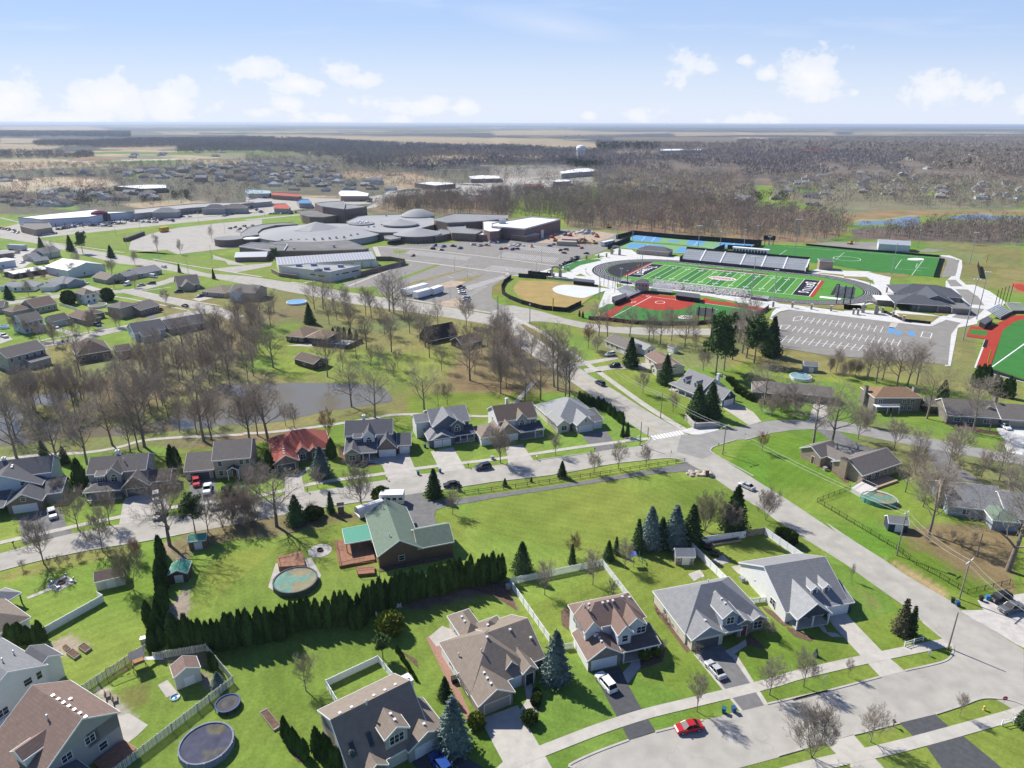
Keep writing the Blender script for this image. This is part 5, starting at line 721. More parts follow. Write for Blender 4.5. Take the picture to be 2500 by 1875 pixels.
dome(sc,*g('U',150,455,4.5),12,5.5,6.2,RG,'drum_roof',SB,curve=0);dome(sc,*g('U',345,450,6),6,6.3,7.3,RW,'skylight_dome',None)
mass(sc,'U 780,205 860,195 990,205 1180,225 1110,245 1000,262 870,258 800,240',7.5,SB,RD);mass(sc,'U 915,137 1000,125 1175,114 1190,145 1180,190 985,165',14,SB,RG);mass(sc,'U 985,166 1190,142 1385,162 1350,172 1185,192',13,SB,RG);mass(sc,'U 1115,262 1390,245 1390,215 1190,190 1120,215',5.5,SB,RD)
mass(sc,'U 1200,300 1330,245 1700,235 1990,270 1990,330 1720,400 1500,400 1300,370',6.0,SB,RL);dome(sc,*g('U',1688,335,6),16,8.0,12,RL,'round_roof',BK,rim=1.2);dome(sc,*g('U',1838,405,5.2),20,5.4,10,RL,'round_roof',SB);dome(sc,*g('U',1845,250,6),17,7,13,RL,'round_roof',SB,curve=.9);dome(sc,*g('U',1336,322,6),11.6,7,7.5,RG,'round_roof',BK)
for k in range(9):
 t_=k*2*math.pi/9;wx,wy=g('U',1336,305,7.5);dome(sc,wx+5.5*math.cos(t_),wy+5.5*math.sin(t_),1.3,7.6,8.6,TRIM,'skylight_dome',None,seg=10,curve=.8)
strip_windows(sc,'U 1740,470 1840,475 1940,465',1.0,3.6,None,7,.5);mass(sc,'U 1540,430 1600,415 1680,425 1690,450 1600,465 1545,455',4.2,STONE,RG,base=3.2)
mass(sc,'N 1585,880 1760,836 2212,848 2212,880 1930,905 1700,915 1600,895',9.0,SB,RG);mass(sc,'N 1700,950 1740,930 1850,935 1860,960 2000,980 1940,1010 1740,1000',6,SB,RG);mass(sc,'N 1640,965 1760,985 1750,1000 1600,1030 1560,1010',4.5,SB,RG)
mass(sc,'N 1860,960 2010,975 2090,1005 2080,1020 1860,1010',5,SB2,RW);mass(sc,'N 2000,900 2212,905 O 130,925 60,985 N 2060,990 2005,975',8.5,SB2,RW)
for k in range(26):
 X_,Y_=[(620,455),(700,455),(770,455),(840,455),(910,458),(985,455),(1050,450),(1110,445),(1180,440),(1240,425),(1300,415),(620,360),(650,370),(840,400),(870,395),(1000,390),(1030,385),(1400,350),(1450,350),(1520,330),(1560,250),(1600,280),(1840,420),(730,535),(1090,520),(560,500)][k]
 wx,wy=g('U',X_,Y_,6);b=MB();b.box(wx-sx_-.7,wy-sy_-.7,5,wx-sx_+.7,wy-sy_+.7,7.2 if 900<X_<1600 else 6.2);b.build('roof_unit',GALV,sc)
fhx,fhy=g('O',200,1000)
fh=world_thing('fieldhouse','brick fieldhouse with a flat white roof beside the building site','building',fhx,fhy)
mass(fh,'O 0,922 330,866 583,887 275,970 0,945',9.7,SB2,RW,parapet=.9,cope=CREAMP);mass(fh,'O 165,1015 285,1030 400,1010 380,995 180,1000',4.5,SB2,RW);mass(fh,'O -60,985 0,980 185,985 170,1000 -20,1000',5.0,SB2,RW);strip_windows(fh,'O 20,1010 110,1012',.8,4,None,6,.3);strip_windows(fh,'O 175,1040 280,1052',1,3,None,7,.4);b=MB()
x_,y_=rel([g('O',92,915,10)],fh)[0];b.box(x_-3,y_-2,9.8,x_+3,y_+2,13);b.build('rooftop_unit',GALV,fh);strip_windows(fh,'O 418,975 440,972',0,7,CREAMP,1,.0,'entry_surround');strip_windows(fh,'O 424,988 436,986',0,4,GLASS,1,.0,'door')
for(lab,masses,nm)in[('white flat-roofed district building with narrow dark windows in front of the school',['U 618,706 840,680 1330,698 1052,757'],'office_building')]:
 bx_,by_=g('U',1000,760);ob=world_thing(nm,lab,'building',bx_,by_);mass(ob,masses[0],6.0,CREAMP,RL,cope=CREAMP)
 for s_,n__ in[('U 860,765 1010,790',2),('U 1055,783 1325,730',3)]:strip_windows(ob,s_,3.4,4.1,GLASS,n__,.35)
 for X_,Y_ in[(773,695),(908,690),(1025,725),(1150,702),(940,740),(960,738)]:
  x_,y_=rel([g('U',X_,Y_,6.5)],ob)[0];b=MB();b.box(x_-1.6,y_-1.2,6.06,x_+1.6,y_+1.2,7.6);b.build('rooftop_unit',M('hvac_blue',(.25,.29,.42),.1,2),ob)
qb=House('long cream garage with rows of roof panels behind the white office',('U',585,690,5.5),0,siding('garage_cream',(.62,.60,.54)),lines_mat('metal_roof_panels',(.46,.46,.48),(.72,.72,.72),0,2.0,.18,.05,.4),'bus_garage','garage')
A_=g('U',585,690,5.5);B_=g('U',1465,632,5.5);qb.root.rotation_euler.z=math.atan2(B_[1]-A_[1],B_[0]-A_[0]);L_=math.hypot(B_[0]-A_[0],B_[1]-A_[1]);bb_=qb.blk(0,0,L_,24,5.5,3,'gx',gab=TRIM);[qb.gar(bb_,'S',L_*.80+k*6,4,3.8)for k in range(3)];qb.done()
ph=House('open picnic pavilion with a white roof near the school lawn',('U',190,620,3.4),8,B_TAN,MW,'pavilion','pavilion');ph.blk(0,0,22,12,3.4,2.6,'gx',wall=B_BROWN,gab=CREAMP);ph.done()
def wall_thing(name,label,cat,s_,h_,m,wd=.3,parts=True,post=None,group=None,postm=None):
 """wall or fence along a traced line: panels + posts as parts"""
 P=poly(s_);o=world_thing(name,label,cat,*P[0],group=group);Pr=[Vector(p)for p in rel(P,o)]
 b=MB();pb=[]
 for i in range(len(Pr)-1):
  p,q=Pr[i],Pr[i+1];d=(q-p).normalized();n_=Vector((-d.y,d.x))*wd/2;b.prism([tuple(p+n_),tuple(q+n_),tuple(q-n_),tuple(p-n_)],.05,h_)
  if post:
   k=max(1,round((q-p).length/post))
   for j in range(k+(i==len(Pr)-2)):pb.append(p.lerp(q,j/k))
 b.build('panel',m,o)
 for c in pb[:100]:b=MB();b.box(c.x-.08-wd/3,c.y-.08-wd/3,0,c.x+.08+wd/3,c.y+.08+wd/3,h_+.15);b.build('post',postm or m,o)
 return o
wall_thing('garden_wall','long brick wall round the yard behind the bus garage','wall','U 1335,790 1560,730 1730,690 1730,675 1600,650 1470,650',3.0,SB,.5);wall_thing('garden_wall','low brick wall left of the white office building','wall','U 530,755 600,795 760,815',2.5,SB,.5)
# stadium
FA=R(-29.75);fcx,fcy=133.2,434.9;fu=(math.cos(FA),math.sin(FA));fv=(-math.sin(FA),math.cos(FA))
def fw(x,y):return(fcx+x*fu[0]+y*fv[0],fcy+x*fu[1]+y*fv[1])
def oval(r,cx=2.5,cy=.4,half=42.2,n_=28):
 o=[]
 for k in range(n_+1):t=-math.pi/2+math.pi*k/n_;o.append(fw(cx+half+r*math.cos(t),cy+r*math.sin(t)))
 for k in range(n_+1):t=math.pi/2+math.pi*k/n_;o.append(fw(cx-half+r*math.cos(t),cy+r*math.sin(t)))
 return o
TRK=M('track_rubber',(.036,.036,.042),.15,.3,.9,kind='world');RED=M('turf_red',(.38,.05,.03),.1,.4,.85,kind='world');FBK=M('turf_black',(.02,.018,.025),.1,.4,.85,kind='world');TW=M('turf_white',(.80,.80,.80),.04,1,.8,kind='world');TG1=M('turf_light',(.095,.27,.045),.1,.25,.85,kind='world');TG2=M('turf_dark',(.045,.175,.035),.1,.25,.85,kind='world')
sheet('plaza_concrete',oval(50,n_=20),.16,CONC2);sheet('running_track',oval(46),.18,TRK);sheet('turf_surround',oval(36.4),.20,TG1)
for k in range(1,8):
 O=oval(36.4+k*1.15,n_=36);O.append(O[0]);P_=[Vector(p)for p in O];b=MB()
 for i in range(len(P_)-1):
  p,q=P_[i],P_[i+1];d=(q-p)
  if d.length<.01:continue
  d.normalize();n_=Vector((-d.y,d.x))*.09;b.quadf((p.x-n_.x,p.y-n_.y,.205),(q.x-n_.x,q.y-n_.y,.205),(q.x+n_.x,q.y+n_.y,.205),(p.x+n_.x,p.y+n_.y,.205))
 struct(b.build('track_line',TW))
def frect(name,x0,y0,x1,y1,z,m):return sheet(name,[fw(x0,y0),fw(x1,y0),fw(x1,y1),fw(x0,y1)],z,m)
dz_=[fw(2.5-42.2+(35.5)*math.cos(t),.4+35.5*math.sin(t))for t in[math.pi/2+math.pi*k/20 for k in range(21)]]+[fw(-50,-30)];dz_=[fw(-56.5,27)]+[fw(2.5-42.2+35.8*math.cos(t),.4+35.8*math.sin(t))for t in[R(118)+R(124)*k/16 for k in range(17)]]+[fw(-56.5,-27)]
sheet('field_event_area',dz_,.212,TRK)
for k in range(20):x0=-45.72+k*4.572;frect('football_field',x0,-24.4,x0+4.572,24.4,.215,TG1 if k%4 in(0,3)else TG2)
frect('end_zone',-54.9,-24.4,-45.72,24.4,.216,FBK);frect('end_zone',45.72,-24.4,54.9,24.4,.216,FBK);frect('end_zone_border',-57.2,-25.5,-54.9,25.5,.214,RED);frect('end_zone_border',54.9,-25.5,57.6,25.5,.214,RED);frect('bench_area',-23,25.3,23,29.5,.214,M('turf_maroon',(.16,.035,.05),.1,.4,.85,kind='world'))
b=MB()
def fline(b,x0,y0,x1,y1,w_,z=.225):
 p,q=Vector(fw(x0,y0)),Vector(fw(x1,y1));d=(q-p).normalized();n_=Vector((-d.y,d.x))*w_/2;b.quadf((p.x-n_.x,p.y-n_.y,z),(q.x-n_.x,q.y-n_.y,z),(q.x+n_.x,q.y+n_.y,z),(p.x+n_.x,p.y+n_.y,z))
for k in range(21):fline(b,-45.72+k*4.572,-24.4,-45.72+k*4.572,24.4,.28 if k%2==0 else.22)
for s_ in(-1,1):fline(b,-55,s_*24.6,55,s_*24.6,.4);fline(b,-23,s_*25.1,23,s_*25.1,.9);fline(b,s_*55.1,-24.6,s_*55.1,24.6,.45)
struct(b.build('field_lines',TW))
def text_mesh(s_,size,ext=.0,bold=0):
 cu=bpy.data.curves.new('lettering','FONT');cu.body=s_;cu.size=size;cu.extrude=ext;cu.align_x='CENTER';cu.align_y='CENTER';cu.offset=bold;cu.resolution_u=3
 to=bpy.data.objects.new('lettering',cu);COL.objects.link(to);bpy.context.view_layer.update();me_=bpy.data.meshes.new_from_object(to.evaluated_get(bpy.context.evaluated_depsgraph_get()));bpy.data.objects.remove(to);bpy.data.curves.remove(cu);return me_
def text_obj(s_,size,loc,rot,m,sx=1,sy=1,ext=.01,bold=0,parent=None,name='lettering',st=True):
 me_=text_mesh(s_,size,ext,bold);me_.materials.clear();me_.materials.append(m);o=bpy.data.objects.new(name,me_);COL.objects.link(o);o.location=loc;o.rotation_euler=rot;o.scale=(sx,sy,1)
 if parent:o.parent=parent
 elif st:struct(o)
 return o
def endzone(word,cx,rot):
 n_=len(word);sp=5.6
 for k,ch in enumerate(word):
  t=(k-(n_-1)/2);h_=1.0 if k in(0,n_-1)else.72;yy=t*sp;off=0 if k in(0,n_-1)else(.9 if rot>0 else-.9)
  x,y=fw(cx-off*(1 if rot>0 else 1),yy if rot>0 else-yy);text_obj(ch,8.2*h_,(x,y,.235),(0,0,FA+R(90)*(1 if rot>0 else-1)),TW,1.05/h_*.9,1.0,.004,.18,name='end_zone_letter')
endzone('LOWELL',-50.3,1);endzone('DEVILS',50.3,-1)
for k,nb_ in enumerate(['10','20','30','40','50','40','30','20','10']):
 for s_ in(-1,1):x,y=fw(-45.72+(k+1)*9.144,s_*17.5);text_obj(nb_[0]+' '+nb_[1],2.6,(x,y,.235),(0,0,FA+(0 if s_<0 else math.pi)),TW,1.1,1,.004,.06,name='yard_number')
def ring(cx,cy,rx,ry,w_,z,m,name,n_=40):
 b=MB()
 for k in range(n_):
  t,t2=2*math.pi*k/n_,2*math.pi*(k+1)/n_;P_=[fw(cx+(rx+a)*math.cos(u_),cy+(ry+a)*math.sin(u_))for a,u_ in((-w_,t),(0,t),(0,t2),(-w_,t2))];b.quadf(*[(p[0],p[1],z)for p in P_])
 return struct(b.build(name,m))
sheet('midfield_logo',[fw(8.5*math.cos(k*math.pi/16),5.2*math.sin(k*math.pi/16))for k in range(32)],.228,M('logo_pink',(.55,.42,.40),.2,.4));ring(0,0,8.7,5.4,1.0,.232,TW,'midfield_ring');x,y=fw(0,0);text_obj('LOWELL',4,(x,y,.24),(0,0,FA),RED,1.1,1,.004,.08,name='logo_lettering')
frect('runway',65,-14,67,20,.23,TRK);frect('landing_pad',60.5,-24.5,71.5,-20,.24,TW)
ALU=lines_mat('aluminium_rows',(.68,.68,.68),(.42,.42,.42),1,.8,.2,.05,.4)
gsx,gsy=fw(0,43);gst=thing('grandstand','large aluminium grandstand with seven sections above the running track','grandstand',gsx,gsy,FA)
for k in range(6):
 x0=-40.5+k*13.9;b=MB()
 for r_ in range(18):b.box(x0+.5,r_*.8,1.0+r_*.34-.25,x0+13.5,r_*.8+.8,1.35+r_*.34)
 b.build('seat_section',ALU,gst)
 b=MB();b.solid([(x0+13.52,-.1,1.4),(x0+14.4,-.1,1.4),(x0+14.4,14.5,7.7),(x0+13.52,14.5,7.7)],.2);b.build('aisle',TRIM,gst)
b=MB();b.box(-40.5,-.4,0,43,-.1,2.0);b.box(-40.6,-.45,2.003,43.1,-.05,2.15);b.build('front_rail',M('rail_dark',(.08,.07,.08),.2,1),gst);b=MB();b.box(-40.7,14.45,0,43.2,14.6,8.6);b.box(-40.9,0,0,-40.7,14.6,3.6);b.box(43.2,0,0,43.4,14.6,3.6);b.build('back_screen',BK,gst)
px_,py_=fw(4,59.5);pbx=thing('press_box','long pale press box with a row of windows behind the grandstand','press box',px_,py_,FA);b=MB();b.box(-12,-1.5,0,12,2,10.8);b.build('wall',siding('press',(.62,.66,.68)),pbx);b=MB();b.box(-12.4,-2,10.803,12.4,2.4,11.1);b.build('roof',RW,pbx);[MBk for MBk in[]]
for k in range(11):b=MB();b.box(-11.4+k*2.08,-1.56,8.4,-9.9+k*2.08,-1.5,10.0);b.build('window',GLASS,pbx)
text_obj('LOWELL',1.4,(0,-1.62,7.6),(R(90),0,0),RED,1.2,1,.01,.04,pbx,'lettering')
def goalpost(x,y,rz,label):
 o=thing('goal_post',label,'goal post',x,y,rz,'football goal posts');YM=M('yellow_paint',(.75,.55,.06),.05,1,.5);b=MB();b.tube((0,0,0),(0,0,3),.14);b.build('post',YM,o);b=MB();b.tube((0,-2.8,3.05),(0,2.8,3.05),.1);b.build('crossbar',YM,o)
 for s_ in(-1,1):b=MB();b.tube((0,s_*2.8,3.05),(0,s_*2.8,9),.08);b.build('upright',YM,o)
x,y=fw(-56,0);goalpost(x,y,FA,'yellow goal post behind the left end zone');x,y=fw(56,0);goalpost(x,y,FA,'yellow goal post behind the right end zone')
for k,x0 in enumerate((-38,-31,-24,-12,-1,6)):
 x,y=fw(x0,31.5+(k%2)*.2);o=thing('team_bench','white team bench on the sideline below the grandstand','bench',x,y,FA,'team benches');b=MB();b.box(0,-.3,.7,6,.3,.8);b.build('seat',TRIM,o);b=MB();[b.box(k2*2.8,-.25,.2,k2*2.8+.2,.25,.697)for k2 in range(3)];b.build('leg',GALV,o)
for s_ in['S 290,260 560,285 585,320 570,355 330,300','S 600,300 900,330 900,380 610,355','S 915,340 1210,355 1220,420 900,395']:
 P_=poly(s_);x0,y0=P_[0];b=MB();rnd=random.Random(5);cx=sum(p[0]for p in P_)/len(P_);cy=sum(p[1]for p in P_)/len(P_)
 o=thing('stone_berm',{'S 290':'left','S 600':'middle','S 915':'right'}[s_[:5]]+'most of the three grey stone berms below the football field','stone berm',cx,cy,0,None);xs_=[p[0]for p in P_];ys_=[p[1]for p in P_]
 for _ in range(900):
  x,y=rnd.uniform(min(xs_),max(xs_)),rnd.uniform(min(ys_),max(ys_));
  if pip(np.array([x]),np.array([y]),P_)[0]:r_=rnd.uniform(.4,.9);b.lathe([(r_,.1),(r_*.8,r_*.8),(.05,r_*1.1)],5,(x-cx,y-cy))
 b.build('stones',M('river_stone',(.42,.40,.38),.5,1.2,.9),o)
sheet('softball_turf',poly('R 590,392 745,262 850,225 960,190 1400,220 1760,262 2050,315 1900,368 1740,400 1450,428 1100,440 800,430'),.17,GRT);sheet('softball_infield',poly('R 480,385 600,300 745,205 800,190 890,158 980,152 1180,172 1480,205 1500,190 1760,235 2090,290 2085,325 2045,318 1760,265 1410,236 1395,262 1290,298 1100,312 930,296 830,270 745,262 640,350 590,395 500,400'),.18,RED)
sheet('softball_turf',poly('R 560,250 650,245 700,225 735,210 600,290 500,330 470,310'),.185,GRT);sheet('bullpen_turf',poly('R 1545,200 1700,215 1720,232 1550,215'),.186,GRT);sheet('bullpen_turf',poly('R 290,380 380,325 470,318 385,395'),.186,TG1);sheet('bullpen_turf',poly('R 1800,232 1920,245 1920,268 1780,250'),.186,GRT)
ribbon('foul_line',poly('R 985,178 590,388'),.35,.195,TW);ribbon('foul_line',poly('R 985,178 1410,228 2030,318'),.35,.195,TW);P_=[g('R',1072+45*math.cos(t),232+13*math.sin(t))for t in[k*math.pi/12 for k in range(25)]];line_mesh('pitching_circle',P_,.35,.196,TW);sheet('outfield_logo',[g('R',1323+85*math.cos(k*math.pi/12),375+17*math.sin(k*math.pi/12))for k in range(24)],.19,TW);x,y=g('R',1323,375);text_obj('LOWELL',5,(x,y,.2),(0,0,R(-6)),RED,1.3,1,.004,.1,name='logo_lettering')
for s_ in['R 800,228 840,222 825,236 795,240','R 1220,200 1305,205 1300,214 1225,210','R 935,170 960,168 985,182 960,184']:P_=poly(s_);P_.append(P_[0]);line_mesh('base_marking',P_,.25,.197,TW)
BKF=M('black_screen',(.018,.018,.02),.3,.6,.8);DKR=M('padding_maroon',(.09,.03,.035),.2,1,.7)
wall_thing('outfield_fence','dark curved outfield fence round the red and green softball field','fence','R 385,398 480,400 590,412 800,436 1100,450 1400,447 1740,412 1930,375 2060,330 2115,290',1.9,DKR,.25,post=8);wall_thing('outfield_fence','black curved outfield fence round the dormant tan baseball field','fence','K 165,622 110,660 85,705 92,755 150,795 260,840 430,885 630,905 755,845',2.4,BKF,.2,post=6);wall_thing('outfield_fence','black padded fence along the far side of the tan ball field','fence','K 228,612 465,630',2.6,BKF,.3)
sheet('ballfield_grass',poly('K 160,625 230,615 465,632 700,655 900,680 1000,705 900,745 760,845 630,900 430,880 260,835 150,790 100,755 90,705'),.165,GR1);sheet('ballfield_dormant',poly('K 230,640 480,645 620,660 900,690 990,710 880,745 740,850 500,880 380,850 230,780 180,710'),.175,M('dormant_turf',(.36,.26,.10),.12,.15,.9,kind='world'));sheet('infield_tarp',smooth_line(poly('K 512,708 560,685 630,677 780,690 990,712 950,730 820,775 760,788 640,770 540,742 512,708')),.19,M('tarp',(.62,.63,.63),.04,.1,.7,kind='world'))
def building(label,t,A,B,depth,ze,rise,kind,wall,roof,name,cat,nwin=0):return qh(label,t,A,B,ze,depth,rise,kind,wall,roof,nwin=nwin,name=name,cat=cat)
building('tan concession stand with a grey hipped roof beside the tennis courts','e',(425,400),(890,440),12,3.6,2.6,'hip',B_TAN,S_DGREY,'concession_stand','building',5)
building('brick press building with a grey roof behind the softball bleachers','S',(115,270),(250,280),6,6.2,1.4,'hip',B_TAN,S_DGREY,'press_building','press box',4)
building('small brick ticket tower with a grey roof beside the soccer field','d',(1850,350),(2070,360),9,6.0,1.0,'hip',B_TAN,S_DGREY,'brick_tower','building')
building('grey metal storage building with a pale roof beyond the soccer field','L',(1090,300),(1340,315),17,5.0,2.4,'gx',MT,lines_mat('metal_roof_grey',(.40,.42,.46),(.34,.36,.4),0,1,.1,.04,.5),'storage_building','building')
h=House('large fieldstone clubhouse with a charcoal hipped roof beside the running track',('a',620,705,3.6),-16,B_GREY,S_CHAR,'clubhouse','building');h.blk(0,0,24,20,3.8,3.0,'hip',nowall=True);h.blk(9,1.5,28,19,3.6,2.0,'hip');h.blk(4,22,38,44,4.5,3.6,'hip',nowall=True);h.blk(12,20,37,42,4.4,3.0,'hip');h.blk(14,8,30,34,4.4,3.2,'gy');h.blk(27,-1,36,12,3.2,.3,'flat',roof=RD);h.posts([(1,1),(12,1),(21,1),(5,43),(5,24)],3.7,.4,STONE);h.blk(-7,8,4,20,3,.3,'flat',roof=RW);h.done()
for lab,s_,h_ in[('black softball dugout on the third-base side','h 925,720 1380,770 1390,830 925,780',2.6),('brown dugout beside the softball bleachers','R 1228,125 1455,155 1455,190 1228,160',2.8),('long dark dugout beside the softball infield','R 610,175 740,140 750,170 640,215',2.8),('dark dugout beside the red-edged ball field','a 1670,920 1760,862 1830,900 1740,960',2.8)]:
 P_=poly(s_,h_);o=world_thing('dugout',lab,'dugout',*P_[0]);b=MB();b.prism(rel(P_,o),0,h_-.3);b.build('wall',BKF,o);b=MB();b.prism([(x*1.03,y*1.03)for x,y in rel(P_,o)],h_-.297,h_);b.build('roof',S_CHAR,o)
def bleacher(label,t,A,B,rows,dz,m,name='bleachers',flip=1):
 a=g(t,*A);b_=g(t,*B);an=math.atan2(b_[1]-a[1],b_[0]-a[0]);L_=math.hypot(b_[0]-a[0],b_[1]-a[1]);o=thing(name,label,'bleachers',a[0],a[1],an);b=MB()
 for r_ in range(rows):b.box(0,flip*r_*.8 if flip>0 else-(r_+1)*.8,.6+r_*dz-.1,L_,(r_+1)*.8 if flip>0 else-r_*.8,.75+r_*dz)
 b.build('seat_rows',m,o);b=MB();b.box(-.1,(-.3 if flip>0 else 0),0,L_+.1,(-.1 if flip>0 else.3),1.5);b.build('front_panel',M('panel_dark',(.09,.07,.08),.2,1),o);return o
bleacher('centre section of the softball bleachers behind home plate','R',(880,150),(970,140),11,.38,ALU);bleacher('right section of the softball bleachers','R',(970,140),(1180,160),10,.38,ALU);bleacher('left section of the softball bleachers','R',(775,195),(880,150),11,.38,ALU);bleacher('bleachers behind the red-edged ball field','a',(1920,910),(2070,830),9,.4,ALU);bleacher('second bleachers behind the red-edged ball field','a',(2070,830),(2260,830),9,.4,ALU)
bleacher('small bleachers beside the track near the goal','b',(200,970),(560,1010),5,.35,ALU);bleacher('small visitor bleachers below the field','S',(1240,440),(1390,460),5,.35,ALU)
sheet('soccer_field',poly('L 205,308 600,322 900,352 1250,380 1562,410 1515,556 1200,530 990,510 760,470 540,440 250,395 170,370'),.17,GRT)
b=MB();rnd=random.Random(8)
for p,q in[(('L',200,312),('L',1555,412)),(('L',1440,420),('L',1345,545)),(('L',380,350),('L',290,412)),(('L',825,370),('L',765,420)),(('L',1265,425),('L',1218,493)),(('L',1218,493),('L',1420,510)),(('L',1265,425),('L',1440,440)),(('L',1390,455),('L',1375,485)),(('L',1375,485),('L',1480,490)),(('L',230,340),('L',165,372))]:
 a_,c_=Vector(g(*p)),Vector(g(*q));d=(c_-a_).normalized();n_=Vector((-d.y,d.x))*.13;b.quadf((a_.x-n_.x,a_.y-n_.y,.185),(c_.x-n_.x,c_.y-n_.y,.185),(c_.x+n_.x,c_.y+n_.y,.185),(a_.x+n_.x,a_.y+n_.y,.185))
struct(b.build('field_lines',TW));sheet('field_logo',[g('L',1375+65*math.cos(k*math.pi/12),421+9*math.sin(k*math.pi/12))for k in range(24)],.19,TW)
cx_,cy_=g('L',845,417);P_=[(cx_+9.15*math.cos(k*math.pi/16),cy_+9.15*math.sin(k*math.pi/16))for k in range(33)];line_mesh('centre_circle',P_,.4,.19,TW)
P1=[Vector(g('L',170+k*48,315+k*3.4))for k in range(28)];P2=[Vector(g('L',100+k*48,372+k*6.2))for k in range(28)]
wall_thing('soccer_fence','black fence round the near end of the soccer field','fence','L 1565,412 1515,560',3,BKF,.2);wall_thing('soccer_fence','long dark fence along the far side of the soccer field','fence','L 530,315 900,350 1130,370 1560,405',1.6,BKF,.2)
sheet('gravel_yard',poly('L 540,312 700,290 1090,290 1090,350 900,345 700,322'),.15,ASPG);sheet('gravel_yard',poly('L 1380,362 1460,335 1600,355 1500,368'),.15,ASPG)
TBL=M('tennis_blue',(.12,.30,.52),.06,.3,.8,kind='world');TGR=M('tennis_green',(.19,.36,.17),.08,.3,.8,kind='world')
sheet('tennis_courts',poly('e 370,190 980,240 1500,285 2130,325 2050,370 1700,375 1500,385 1180,350 930,320 620,300 340,280'),.17,TGR);sheet('tennis_courts',poly('e 340,300 640,320 930,345 1200,365 1560,385 1480,445 1150,455 900,460 400,400 160,380'),.172,TGR)
for s_ in['e 400,200 800,235 740,300 340,275','e 1180,262 1430,280 1340,350 1130,340','e 1640,300 2100,328 2050,372 1560,372','e 360,312 820,348 760,390 270,385','e 1060,375 1540,400 1480,442 960,455','e 900,270 1050,280 1000,300 880,290']:sheet('tennis_court',poly(s_),.18,TBL)
for s_ in['e 560,215 500,285','e 700,228 640,298','e 1330,272 1250,345','e 1830,312 1760,372','e 1980,320 1900,372','e 600,330 520,388','e 1300,388 1220,445','e 460,207 1000,252 2080,330','e 350,278 1100,340 1520,375','e 300,385 800,420','e 1000,452 1500,432']:ribbon('court_line',poly(s_),.3,.19,TW)
o=wall_thing('tennis_fence','tall black windscreen fence with white lettering along the woods','fence','e 365,195 1000,255 1640,300 2200,340',4.0,BKF,.15,post=9);a_,b_=g('e',365,195),g('e',2200,340);an=math.atan2(b_[1]-a_[1],b_[0]-a_[0]);L_=math.hypot(b_[0]-a_[0],b_[1]-a_[1])
for f_,s_ in[(.12,'LOWELL  X  TENNIS'),(.45,'LOWELL  X  TENNIS'),(.79,'LOWELL  X  TENNIS')]:x,y=a_[0]+(b_[0]-a_[0])*f_-o.location.x,a_[1]+(b_[1]-a_[1])*f_-o.location.y;text_obj(s_,2.6,(x+math.sin(an)*.25,y-math.cos(an)*.25,2.4),(R(90),0,an),TRIM,1.1,1,.01,.03,o)
for lab,s_ in[('black windscreen fence at the left end of the tennis courts','e 140,255 300,215 365,195'),('black windscreen fence beside the white trailer','e 20,400 180,340 340,275'),('black windscreen fence at the near right corner of the tennis courts','e 1500,470 1600,420 1680,390'),('black windscreen fence at the right end of the tennis courts','e 2040,440 2130,390 2200,340'),('short black windscreen behind the press box','e 1720,400 2050,415')]:wall_thing('tennis_fence',lab,'fence',s_,3.6,BKF,.15)
sheet('ballfield_turf',poly('a 1800,1510 1950,1040 2100,930 2400,870 2900,1500 2600,1750 2212,1640'),.16,GRT);sheet('warning_track',poly('a 1615,1470 1700,1260 1760,1050 1770,1010 2080,860 2300,850 2400,870 2100,930 1950,1040 1790,1510'),.17,RED);sheet('warning_track_black',poly('a 1615,1475 1790,1512 2212,1650 2600,1760 2600,1800 2212,1670 1610,1510'),.175,FBK);ribbon('kerb_white',poly('a 1740,1155 1610,1500 1770,1560 2212,1680 2600,1800'),.7,.18,CONC2);ribbon('foul_line',poly('a 1780,1520 2212,1210 2600,930'),.5,.19,TW)
sheet('bullpen_turf',poly('a 1555,985 1785,1010 1735,1150 1500,1115'),.18,RED);sheet('bullpen_turf',poly('a 1565,1025 1770,1050 1745,1110 1530,1085'),.19,GRT);sheet('mound_black',poly('a 1735,1155 1775,1160 1750,1260 1700,1245'),.19,FBK);sheet('infield_clay',poly('a 2075,490 2130,475 2260,480 2260,580 2120,530'),.1,RED);sheet('ballfield_tan',poly('a 1880,290 2212,285 2400,300 2300,430 2000,420 1870,350'),.09,GR2)
YM=M('yellow_paint',(.75,.55,.06));
for lab,t_,X_,Y_,hh in[('yellow foul pole beside the red warning track','a',1735,1545,9),('yellow foul pole on the far ball field','a',1730,270,9),('yellow foul pole on the tan ball field','h',450,1470,7)]:x,y=g(t_,X_,Y_);o=thing('foul_pole',lab,'foul pole',x,y);b=MB();b.tube((0,0,0),(0,0,hh),.1);b.build('pole',YM,o);b=MB();b.box(.1,-.03,hh*.4,.55,.03,hh);b.build('wing',YM,o)
def mast(label,t,X,Y,h_,heads=4,group='floodlight masts',arm=3.4,dark=False):
 x,y=g(t,X,Y);o=thing('floodlight_mast',label,'floodlight',x,y,R(-20),group);m_=BK if dark else GALV;b=MB();b.tube((0,0,0),(0,0,h_),.28,.14,8);b.build('pole',m_,o);b=MB();b.box(-arm/2,-.08,h_-.1,arm/2,.08,h_+.05);b.build('crossarm',m_,o)
 for k in range(heads):c=-arm/2+arm*(k+.5)/heads;b=MB();b.lathe([(.1,h_+.5),(.34,h_+.25),(.36,h_+.08)],8,(c,-.3));b.build('lamp',TRIM,o)
